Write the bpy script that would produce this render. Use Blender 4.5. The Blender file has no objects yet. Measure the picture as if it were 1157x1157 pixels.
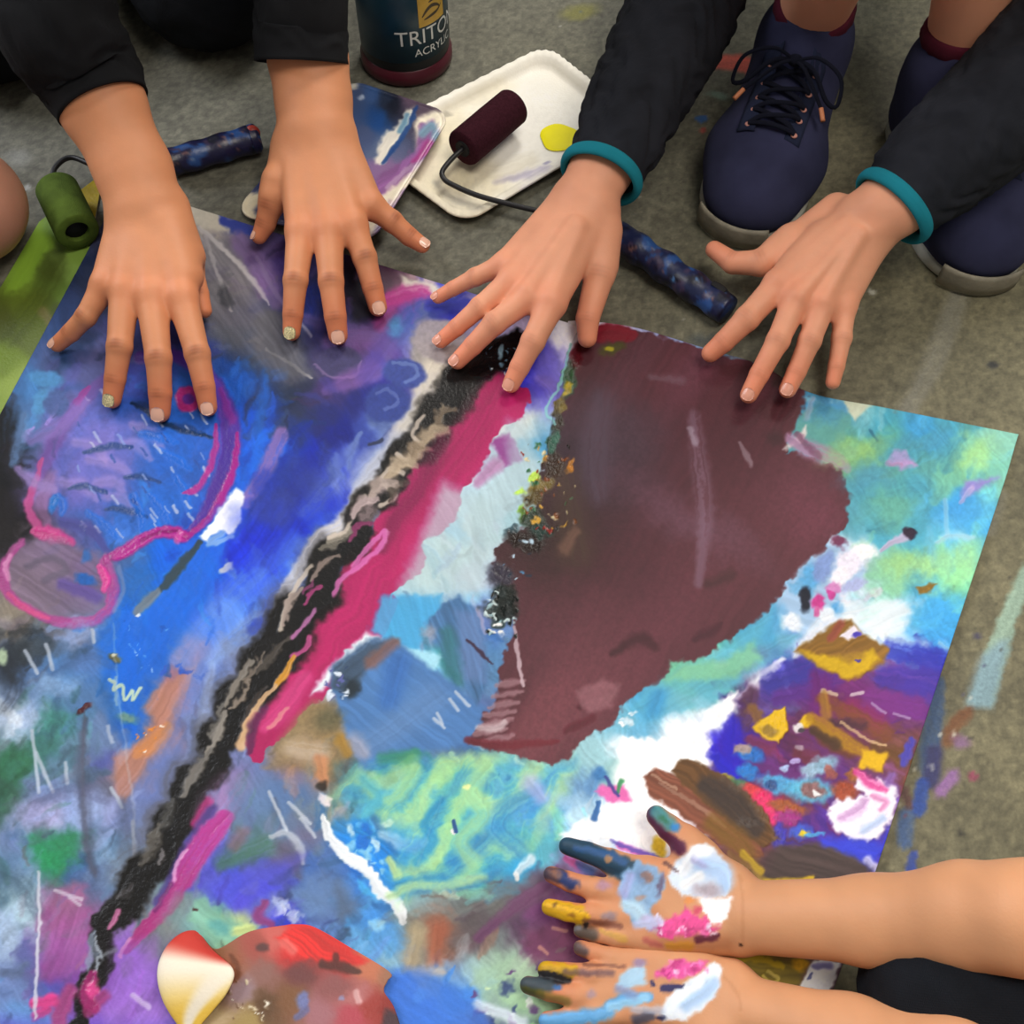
import bpy, bmesh, math, random
import numpy as np
from mathutils import Vector, Matrix

C = bpy.context.scene.collection
rng = np.random.RandomState(7)

# ------------------------------------------------------------------ camera model
CAM_H, PITCH, FPX, HALF = 0.72, math.radians(30), 1240.0, 578.5
SP, CP = math.sin(PITCH), math.cos(PITCH)

def at(px, py, z=0.0):
    """point of the place seen at photo position (px,py) when it lies at height z"""
    X = (px - HALF) / FPX; Y = (HALF - py) / FPX
    t = (CAM_H - z) / (CP - SP * Y)
    return np.array([X * t, (CP * Y + SP) * t, z])

def mpp(px, py, z=0.0):
    Y = (HALF - py) / FPX
    return (CAM_H - z) / (CP - SP * Y) / FPX

def project(V):
    x = V[:, 0]; y = V[:, 1]; z = V[:, 2] - CAM_H
    yu = y * CP + z * SP
    d = y * SP - z * CP
    return np.stack([HALF + FPX * x / d, HALF - FPX * yu / d], 1)

# ------------------------------------------------------------------ helpers
def lin(c):
    c = np.asarray(c, float)
    return np.where(c <= 0.04045, c / 12.92, ((c + 0.055) / 1.055) ** 2.4)

def hx(s):
    s = s.lstrip('#')
    if len(s) == 3: s = ''.join(ch * 2 for ch in s)
    return np.array([int(s[i:i + 2], 16) / 255 for i in (0, 2, 4)])

def smooth(a, b, x):
    t = np.clip((x - a) / (b - a), 0, 1)
    return t * t * (3 - 2 * t)

def _h(ix, iy, iz, seed):
    n = ix * 374761393 + iy * 668265263 + iz * 2147483647 + seed * 974634777
    n = (n ^ (n >> 13)) * 1274126177
    n = n ^ (n >> 16)
    return (n & 0xffffff) / float(0x7fffff) - 1.0

def vn(x, y, seed=0):
    ix = np.floor(x).astype(np.int64); iy = np.floor(y).astype(np.int64)
    fx = x - ix; fy = y - iy
    fx = fx * fx * (3 - 2 * fx); fy = fy * fy * (3 - 2 * fy)
    a = _h(ix, iy, 0, seed); b = _h(ix + 1, iy, 0, seed)
    c = _h(ix, iy + 1, 0, seed); d = _h(ix + 1, iy + 1, 0, seed)
    return (a + (b - a) * fx) * (1 - fy) + (c + (d - c) * fx) * fy

def fbm(x, y, seed=0, o=3):
    s = 0; a = 1; t = 0
    for i in range(o):
        s = s + a * vn(x * 2 ** i, y * 2 ** i, seed + i * 17); t += a; a *= .5
    return s / t

LOC = {}
def tag(o, label=None, cat=None, group=None, kind=None):
    if label: o['label'] = label
    if cat: o['category'] = cat
    if group: o['group'] = group
    if kind: o['kind'] = kind
    return o

def empty(name, loc):
    o = bpy.data.objects.new(name, None); C.objects.link(o)
    o.location = loc; o.empty_display_size = .02
    LOC[o] = np.array(loc, float)
    return o

def mk(name, V, F, mat, parent=None, loc=None, cols=None, wet=None, smooth_=True):
    """link world-space vertices V and faces F as ONE mesh object"""
    V = np.asarray(V, float)
    if parent is not None: base = LOC[parent]
    elif loc is not None: base = np.array(loc, float)
    else: base = np.zeros(3)
    me = bpy.data.meshes.new(name)
    Vl = V - base
    if isinstance(F, np.ndarray):
        nf, k = F.shape
        me.vertices.add(len(Vl)); me.vertices.foreach_set('co', Vl.astype(np.float32).ravel())
        me.loops.add(nf * k); me.loops.foreach_set('vertex_index', F.astype(np.int32).ravel())
        me.polygons.add(nf)
        me.polygons.foreach_set('loop_start', np.arange(0, nf * k, k, dtype=np.int32))
        me.update(calc_edges=True)
    else:
        me.from_pydata([tuple(v) for v in Vl], [], [tuple(int(i) for i in f) for f in F])
        me.update()
    if smooth_:
        me.polygons.foreach_set('use_smooth', np.ones(len(me.polygons), dtype=bool))
    if cols is not None:
        at_ = me.color_attributes.new('Col', 'FLOAT_COLOR', 'POINT')
        rgba = np.ones((len(V), 4), np.float32); rgba[:, :3] = lin(np.clip(cols, 0, 1))
        at_.data.foreach_set('color', rgba.ravel())
    if wet is not None:
        w_ = me.attributes.new('wet', 'FLOAT', 'POINT')
        w_.data.foreach_set('value', np.asarray(wet, np.float32))
    me.materials.append(mat)
    o = bpy.data.objects.new(name, me); C.objects.link(o)
    if parent is not None:
        o.parent = parent; LOC[o] = base
    else:
        o.location = base; LOC[o] = base
    return o

def grid_faces(n, m, wrap=False):
    """n rows of m verts"""
    i = np.arange(n - 1)[:, None]; j = np.arange(m if wrap else m - 1)[None, :]
    j2 = (j + 1) % m
    a = i * m + j; b = i * m + j2; c = (i + 1) * m + j2; d = (i + 1) * m + j
    return np.stack([a, b, c, d], -1).reshape(-1, 4)

def unit(v): 
    v = np.asarray(v, float); return v / (np.linalg.norm(v) + 1e-12)

def spline(pts, n):
    """Catmull-Rom through pts (rows), n samples, uniform in chord length"""
    P = np.asarray(pts, float)
    if len(P) == 2:
        t = np.linspace(0, 1, n)[:, None]; return P[0] * (1 - t) + P[1] * t
    Q = np.vstack([2 * P[0] - P[1], P, 2 * P[-1] - P[-2]])
    d = np.r_[0, np.cumsum(np.linalg.norm(np.diff(P[:, :3], axis=0), axis=1) + 1e-9)]
    u = np.linspace(0, d[-1], n); out = []
    for x in u:
        i = min(np.searchsorted(d, x, 'right') - 1, len(P) - 2)
        t = (x - d[i]) / (d[i + 1] - d[i])
        a, b, c, e = Q[i], Q[i + 1], Q[i + 2], Q[i + 3]
        out.append(.5 * (2 * b + (c - a) * t + (2 * a - 5 * b + 4 * c - e) * t * t + (3 * b - a - 3 * c + e) * t ** 3))
    return np.array(out)

def frames(P, up=(0, 0, 1)):
    T = np.gradient(P, axis=0); T /= np.linalg.norm(T, axis=1)[:, None] + 1e-12
    N = np.zeros_like(T); B = np.zeros_like(T)
    prev = np.array(up, float)
    for i in range(len(P)):
        n = prev - T[i] * np.dot(prev, T[i])
        if np.linalg.norm(n) < 1e-3: n = np.array([0, 1, 0]) - T[i] * T[i][1]
        n = unit(n); N[i] = n; B[i] = np.cross(T[i], n); prev = n
    return T, N, B

def tube(pts, r, seg=14, n=None, flat=1.0, caps=True, disp=None, up=(0, 0, 1)):
    """sweep along pts (n×3); r scalar or per-point; flat squeezes along the frame normal.
    returns V, F"""
    P = np.asarray(pts, float)
    R = np.full(len(P), r, float) if np.isscalar(r) else np.asarray(r, float)
    if n:
        D = spline(np.c_[P, R], n); P = D[:, :3]; R = D[:, 3]
    T, N, B = frames(P, up)
    th = np.linspace(0, 2 * np.pi, seg, endpoint=False)
    rr = np.repeat(R[:, None], seg, 1)
    if disp is not None:
        s = np.r_[0, np.cumsum(np.linalg.norm(np.diff(P, axis=0), axis=1))]
        rr = rr + disp(s[:, None] + 0 * th[None], th[None] + 0 * s[:, None])
    V = P[:, None] + B[:, None] * (np.cos(th)[None, :, None] * rr[..., None]) + N[:, None] * (np.sin(th)[None, :, None] * rr[..., None] * flat)
    m = len(P)
    F = [tuple(f[::-1]) for f in grid_faces(m, seg, True)]
    V = V.reshape(-1, 3)
    if caps:
        F.append(tuple(range(seg)))
        F.append(tuple(range(m * seg - 1, (m - 1) * seg - 1, -1)))
    return V, F

def merge(*parts):
    Vs, Fs, o = [], [], 0
    for V, F in parts:
        Vs.append(np.asarray(V, float)); Fs += [tuple(int(i) + o for i in f) for f in F]; o += len(V)
    return np.vstack(Vs), Fs

def lathe(profile, centre, seg=64, axis=(0, 0, 1), caps=True):
    a = unit(axis); u = unit(np.cross(a, [0, 1, 0]) if abs(a[1]) < .9 else np.cross(a, [1, 0, 0])); w = np.cross(a, u)
    th = np.linspace(0, 2 * np.pi, seg, endpoint=False)
    V = []
    for r, h in profile:
        V.append(np.asarray(centre) + a * h + r * (np.cos(th)[:, None] * u + np.sin(th)[:, None] * w))
    V = np.vstack(V); m = len(profile)
    F = [tuple(f) for f in grid_faces(m, seg, True)]
    if caps:
        F.append(tuple(range(seg - 1, -1, -1))); F.append(tuple(range((m - 1) * seg, m * seg)))
    return V, F

def ball(c, r, seg=12, rings=8):
    c = np.asarray(c, float); r = np.broadcast_to(np.asarray(r, float), (3,))
    V = [c + [0, 0, r[2]]]; F = []
    for i in range(1, rings):
        p = math.pi * i / rings
        for j in range(seg):
            q = 2 * math.pi * j / seg
            V.append(c + r * [math.sin(p) * math.cos(q), math.sin(p) * math.sin(q), math.cos(p)])
    V.append(c - [0, 0, r[2]])
    for j in range(seg): F.append((0, 1 + j, 1 + (j + 1) % seg))
    for i in range(rings - 2):
        for j in range(seg):
            a = 1 + i * seg + j; b = 1 + i * seg + (j + 1) % seg
            F.append((a, a + seg, b + seg, b))
    k = 1 + (rings - 2) * seg
    for j in range(seg): F.append((len(V) - 1, k + (j + 1) % seg, k + j))
    return np.array(V), F

# ------------------------------------------------------------------ materials
def mat(name, col=None, rough=.6, attr=False, bump=0, bscale=300, metal=0, wet=False, var=0, vscale=60, sss=0, sheen=0, coat=0, spec=.5):
    m = bpy.data.materials.new(name); m.use_nodes = True
    nt = m.node_tree; b = nt.nodes['Principled BSDF']; L = nt.links
    b.inputs['Roughness'].default_value = rough
    b.inputs['Metallic'].default_value = metal
    b.inputs['Specular IOR Level'].default_value = spec
    src = None
    if attr:
        a = nt.nodes.new('ShaderNodeAttribute'); a.attribute_name = 'Col'; src = a.outputs['Color']
    else:
        c = lin(hx(col)); b.inputs['Base Color'].default_value = (*c, 1)
    tc = nt.nodes.new('ShaderNodeTexCoord')
    if var:
        n = nt.nodes.new('ShaderNodeTexNoise'); n.inputs['Scale'].default_value = vscale; n.inputs['Detail'].default_value = 4
        L.new(tc.outputs['Object'], n.inputs['Vector'])
        hs = nt.nodes.new('ShaderNodeMix'); hs.data_type = 'RGBA'; hs.blend_type = 'MULTIPLY'
        hs.inputs[0].default_value = 1
        mr = nt.nodes.new('ShaderNodeMapRange')
        mr.inputs['From Min'].default_value = .3; mr.inputs['From Max'].default_value = .7
        mr.inputs['To Min'].default_value = 1 - var; mr.inputs['To Max'].default_value = 1 + var
        L.new(n.outputs['Fac'], mr.inputs['Value'])
        cc = nt.nodes.new('ShaderNodeCombineColor')
        for i in range(3): L.new(mr.outputs[0], cc.inputs[i])
        if src is not None: L.new(src, hs.inputs[6])
        else: hs.inputs[6].default_value = (*c, 1)
        L.new(cc.outputs[0], hs.inputs[7]); src = hs.outputs[2]
    if src is not None: L.new(src, b.inputs['Base Color'])
    if wet:
        a = nt.nodes.new('ShaderNodeAttribute'); a.attribute_name = 'wet'
        mr = nt.nodes.new('ShaderNodeMapRange')
        mr.inputs['To Min'].default_value = rough; mr.inputs['To Max'].default_value = .16
        L.new(a.outputs['Fac'], mr.inputs['Value']); L.new(mr.outputs[0], b.inputs['Roughness'])
    if bump:
        n = nt.nodes.new('ShaderNodeTexNoise'); n.inputs['Scale'].default_value = bscale; n.inputs['Detail'].default_value = 5
        L.new(tc.outputs['Object'], n.inputs['Vector'])
        bp = nt.nodes.new('ShaderNodeBump'); bp.inputs['Strength'].default_value = bump; bp.inputs['Distance'].default_value = .001
        L.new(n.outputs['Fac'], bp.inputs['Height']); L.new(bp.outputs[0], b.inputs['Normal'])
    if sss:
        b.inputs['Subsurface Weight'].default_value = sss; b.inputs['Subsurface Radius'].default_value = (1, .35, .2); b.inputs['Subsurface Scale'].default_value = .004
    if sheen: b.inputs['Sheen Weight'].default_value = sheen
    if coat: b.inputs['Coat Weight'].default_value = coat; b.inputs['Coat Roughness'].default_value = .1
    return m

def knit(name, col, freq=900, rough=.9, var=.18, bump=.5, sheen=0):
    """woven / knitted cloth: fine crossed waves + blotchy wear"""
    m = mat(name, col, rough, var=var, vscale=35, sheen=sheen, spec=.2)
    nt = m.node_tree; b = nt.nodes['Principled BSDF']; L = nt.links
    tc = nt.nodes.new('ShaderNodeTexCoord'); hs = []
    for d in ('X', 'Y', 'Z'):
        w = nt.nodes.new('ShaderNodeTexWave'); w.bands_direction = d; w.inputs['Scale'].default_value = freq; w.inputs['Distortion'].default_value = 1.5
        L.new(tc.outputs['Object'], w.inputs['Vector']); hs.append(w.outputs['Fac'])
    a = nt.nodes.new('ShaderNodeMath'); a.operation = 'ADD'; L.new(hs[0], a.inputs[0]); L.new(hs[1], a.inputs[1])
    a2 = nt.nodes.new('ShaderNodeMath'); a2.operation = 'ADD'; L.new(a.outputs[0], a2.inputs[0]); L.new(hs[2], a2.inputs[1])
    bp = nt.nodes.new('ShaderNodeBump'); bp.inputs['Strength'].default_value = bump; bp.inputs['Distance'].default_value = .0006
    L.new(a2.outputs[0], bp.inputs['Height']); L.new(bp.outputs[0], b.inputs['Normal'])
    return m

# ------------------------------------------------------------------ paint engine
class Paint:
    """lays brush marks on a set of surface points (N×2 layout coordinates)"""
    def __init__(s, P, base='#fff'):
        s.P = P; s.x = P[:, 0]; s.y = P[:, 1]; n = len(P)
        s.c = np.tile(hx(base), (n, 1)); s.h = np.zeros(n); s.w = np.zeros(n)
        s.f = (fbm(s.x / 7, s.y / 7, 1, 2), fbm(s.x / 7, s.y / 7, 2, 2))
        s.m = (fbm(s.x / 28, s.y / 28, 3, 3), fbm(s.x / 28, s.y / 28, 4, 3))
        s.fine = fbm(s.x / 3.2, s.y / 3.2, 9, 2)
        s.mask = np.ones(n)

    def ctrl(s, pts, sig=26, wm=16, wf=3, p=2.2):
        X = s.x + wm * s.m[0] + wf * s.f[0]; Y = s.y + wm * s.m[1] + wf * s.f[1]
        pc = np.array([[q[0], q[1]] for q in pts], float); col = np.array([hx(q[2]) for q in pts])
        out = np.zeros((len(X), 3))
        for i in range(0, len(X), 20000):
            d2 = (X[i:i + 20000, None] - pc[:, 0]) ** 2 + (Y[i:i + 20000, None] - pc[:, 1]) ** 2
            w = 1 / (d2 + sig * sig * .25) ** p
            w /= w.sum(1)[:, None]
            out[i:i + 20000] = w @ col
        s.c = out

    def _sel(s, x0, y0, x1, y1):
        return np.nonzero((s.x > x0) & (s.x < x1) & (s.y > y0) & (s.y < y1))[0]

    def _mix(s, i, a, col, var=0, tex=None, h=0, wet=None):
        a = a * s.mask[i]
        col = np.tile(col, (len(i), 1)) if col.ndim == 1 else col
        if var and tex is not None: col = col * (1 + var * tex[:, None])
        s.c[i] = s.c[i] * (1 - a[:, None]) + np.clip(col, 0, 1) * a[:, None]
        if h:
            s.h[i] = s.h[i] * (1 - .5 * a) + h * a * (1 + .8 * (tex if tex is not None else 0))
        if wet is not None: s.w[i] = s.w[i] * (1 - a) + wet * a

    def B(s, x, y, rx, ry=None, ang=0, col='#fff', soft=.35, op=1, wf=3, wm=0, var=.08, h=0, wet=None):
        ry = ry or rx; R = max(rx, ry) * (1 + soft) + wf * 1.2 + wm * 1.2 + 2
        i = s._sel(x - R, y - R, x + R, y + R)
        if not len(i): return
        X = s.x[i] - x + wf * s.f[0][i] + wm * s.m[0][i]; Y = s.y[i] - y + wf * s.f[1][i] + wm * s.m[1][i]
        c, n = math.cos(math.radians(ang)), math.sin(math.radians(ang))
        d = np.hypot((X * c + Y * n) / rx, (-X * n + Y * c) / ry)
        s._mix(i, op * (1 - smooth(1 - soft, 1 + soft, d)), hx(col), var, s.fine[i], h, wet)

    def S(s, pts, w, col, soft=.3, op=1, wf=2, wm=0, dry=0, var=.12, h=0, wet=None, sl=55, sw=2.4, col2=None, n=None):
        """brush stroke along pts; w half-width(s); col→col2 along the way; dry = broken bristle marks"""
        P = np.asarray(pts, float); W = np.full(len(P), w, float) if np.isscalar(w) else np.asarray(w, float)
        if len(P) > 2:
            D = spline(np.c_[P, np.zeros(len(P)), W], n or 6 * len(P)); P = D[:, :2]; W = D[:, 3]
        R = W.max() * (1 + soft) + 1.2 * (wf + wm) + 2
        i = s._sel(P[:, 0].min() - R, P[:, 1].min() - R, P[:, 0].max() + R, P[:, 1].max() + R)
        if not len(i): return
        X = s.x[i] + wf * s.f[0][i] + wm * s.m[0][i]; Y = s.y[i] + wf * s.f[1][i] + wm * s.m[1][i]
        best = np.full(len(i), 1e9); U = np.zeros(len(i)); V = np.zeros(len(i)); acc = 0; WW = np.ones(len(i))
        for k in range(len(P) - 1):
            a, b = P[k], P[k + 1]; ab = b - a; L = math.hypot(*ab) + 1e-9
            t = np.clip(((X - a[0]) * ab[0] + (Y - a[1]) * ab[1]) / L ** 2, 0, 1)
            dx = X - a[0] - t * ab[0]; dy = Y - a[1] - t * ab[1]
            d = np.hypot(dx, dy); ww = np.maximum(W[k] + (W[k + 1] - W[k]) * t, .3)
            q = d / ww; u = q < best
            best = np.where(u, q, best); U = np.where(u, acc + t * L, U)
            V = np.where(u, (ab[0] * dy - ab[1] * dx) / L, V); acc += L
        st = .65 * vn(V / sw + 31, U / sl, 21) + .35 * vn(V / (sw * 2.7), U / (sl * 1.6), 22)
        a = op * (1 - smooth(1 - soft, 1 + soft, best))
        if dry: a = a * np.clip(1 - dry * smooth(-.25, .35, st + .35 * s.fine[i]), 0, 1)
        col = hx(col)
        if col2 is not None:
            g = (U / acc)[:, None]; col = col[None] * (1 - g) + hx(col2)[None] * g
        s._mix(i, a, col, var, st, h, wet)

    def G(s, pts, col, soft=3, op=1, wf=3, wm=0, var=.08, h=0, wet=None, ang=None, sw=2.6, sl=60, dry=0, tex=None):
        """filled patch with outline pts; soft = edge width in layout units; ang = bristle direction"""
        P = np.asarray(pts, float); R = soft + 1.3 * (wf + wm) + 2
        i = s._sel(P[:, 0].min() - R, P[:, 1].min() - R, P[:, 0].max() + R, P[:, 1].max() + R)
        if not len(i): return
        X = s.x[i] + wf * s.f[0][i] + wm * s.m[0][i]; Y = s.y[i] + wf * s.f[1][i] + wm * s.m[1][i]
        ins = np.zeros(len(i), bool); dm = np.full(len(i), 1e9)
        for k in range(len(P)):
            a, b = P[k], P[(k + 1) % len(P)]; ab = b - a
            t = np.clip(((X - a[0]) * ab[0] + (Y - a[1]) * ab[1]) / (ab @ ab + 1e-9), 0, 1)
            dm = np.minimum(dm, np.hypot(X - a[0] - t * ab[0], Y - a[1] - t * ab[1]))
            c = (a[1] > Y) != (b[1] > Y)
            ins ^= c & (X < ab[0] * (Y - a[1]) / (ab[1] if abs(ab[1]) > 1e-9 else 1e-9) + a[0])
        sd = np.where(ins, -dm, dm)
        a = op * (1 - smooth(-soft, soft, sd))
        if ang is not None:
            c, n = math.cos(math.radians(ang)), math.sin(math.radians(ang))
            u = s.x[i] * c + s.y[i] * n; v = -s.x[i] * n + s.y[i] * c
            v = v + 6 * s.m[0][i]
            st = .6 * vn(v / sw, u / sl, 23) + .4 * vn(v / (sw * 3), u / (sl * 1.5), 24)
        else:
            st = .5 * s.m[0][i] + .5 * s.fine[i]
        if dry: a = a * np.clip(1 - dry * smooth(-.2, .4, st), 0, 1)
        if isinstance(col, (list, tuple)):      # palette picked by the flowing pattern
            pal = np.array([hx(q) for q in col]); v = np.clip((tex[i] if tex is not None else st) * .5 + .5, 0, .9999) * (len(pal) - 1)
            k = v.astype(int); f = (v - k)[:, None]; cc = pal[k] * (1 - f) + pal[k + 1] * f
        else: cc = hx(col)
        s._mix(i, a, cc, var, st, h, wet)

    def clip(s, pts, wf=5, wm=5):
        P = np.asarray(pts, float); X = s.x + wf * s.f[0] + wm * s.m[0]; Y = s.y + wf * s.f[1] + wm * s.m[1]
        ins = np.zeros(len(X), bool)
        for k in range(len(P)):
            a, b = P[k], P[(k + 1) % len(P)]; ab = b - a
            c = (a[1] > Y) != (b[1] > Y)
            ins ^= c & (X < ab[0] * (Y - a[1]) / (ab[1] if abs(ab[1]) > 1e-9 else 1e-9) + a[0])
        s.mask = ins.astype(float)

    def scumble(s, pts, n, box, seed, ang=-55, spread=70, wr=(2.5, 8), lr=(10, 42), op=(.3, .7), jump=26, gain=(.68, 1.28), h=.0002):
        """many small bristle marks carrying neighbouring colours across each other"""
        r = np.random.RandomState(seed); pc = np.array([q[:2] for q in pts], float); col = np.array([hx(q[2]) for q in pts])
        for _ in range(n):
            x = r.uniform(box[0], box[2]); y = r.uniform(box[1], box[3])
            a = math.radians(ang + spread * float(vn(np.array([x / 90.]), np.array([y / 90.]), 5)[0]) + r.uniform(-18, 18))
            l = r.uniform(*lr); w = r.uniform(*wr)
            q = np.array([x, y]) + r.normal(0, jump, 2)
            d2 = ((pc - q) ** 2).sum(1); k = 1 / (d2 + 60) ** 2.2; c = (k[:, None] * col).sum(0) / k.sum()
            g = r.uniform(*gain); c = np.clip((c - .5) * 1.15 + .5, 0, 1) * g + (g > 1) * (g - 1) * .35
            dx, dy = math.cos(a) * l / 2, math.sin(a) * l / 2; b = r.normal(0, l * .12)
            cs = '%02x%02x%02x' % tuple(int(round(v * 255)) for v in np.clip(c, 0, 1))
            s.S([(x - dx, y - dy), (x - dy / l * b * 2, y + dx / l * b * 2), (x + dx, y + dy)], [w * .5, w, w * .45], cs, soft=.6, op=r.uniform(*op), wf=3, dry=r.uniform(.1, .6), h=h * r.uniform(0, 1.4), sw=1.8, n=7)

    def lines(s, segs, w, col, op=.8, **k):
        for q in segs: s.S([q[:2], q[2:]], w, col, soft=.6, op=op, wf=1, **k)

    def spots(s, n, box, rr, cols, seed, op=1, poly=None, **k):
        r = np.random.RandomState(seed)
        for _ in range(n):
            x = r.uniform(box[0], box[2]); y = r.uniform(box[1], box[3]); q = r.uniform(*rr)
            s.B(x, y, q * 1.15, q * r.uniform(.35, .9), r.uniform(0, 180), cols[r.randint(len(cols))], op=op, **{**dict(wf=5, soft=.5), **k})
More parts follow.
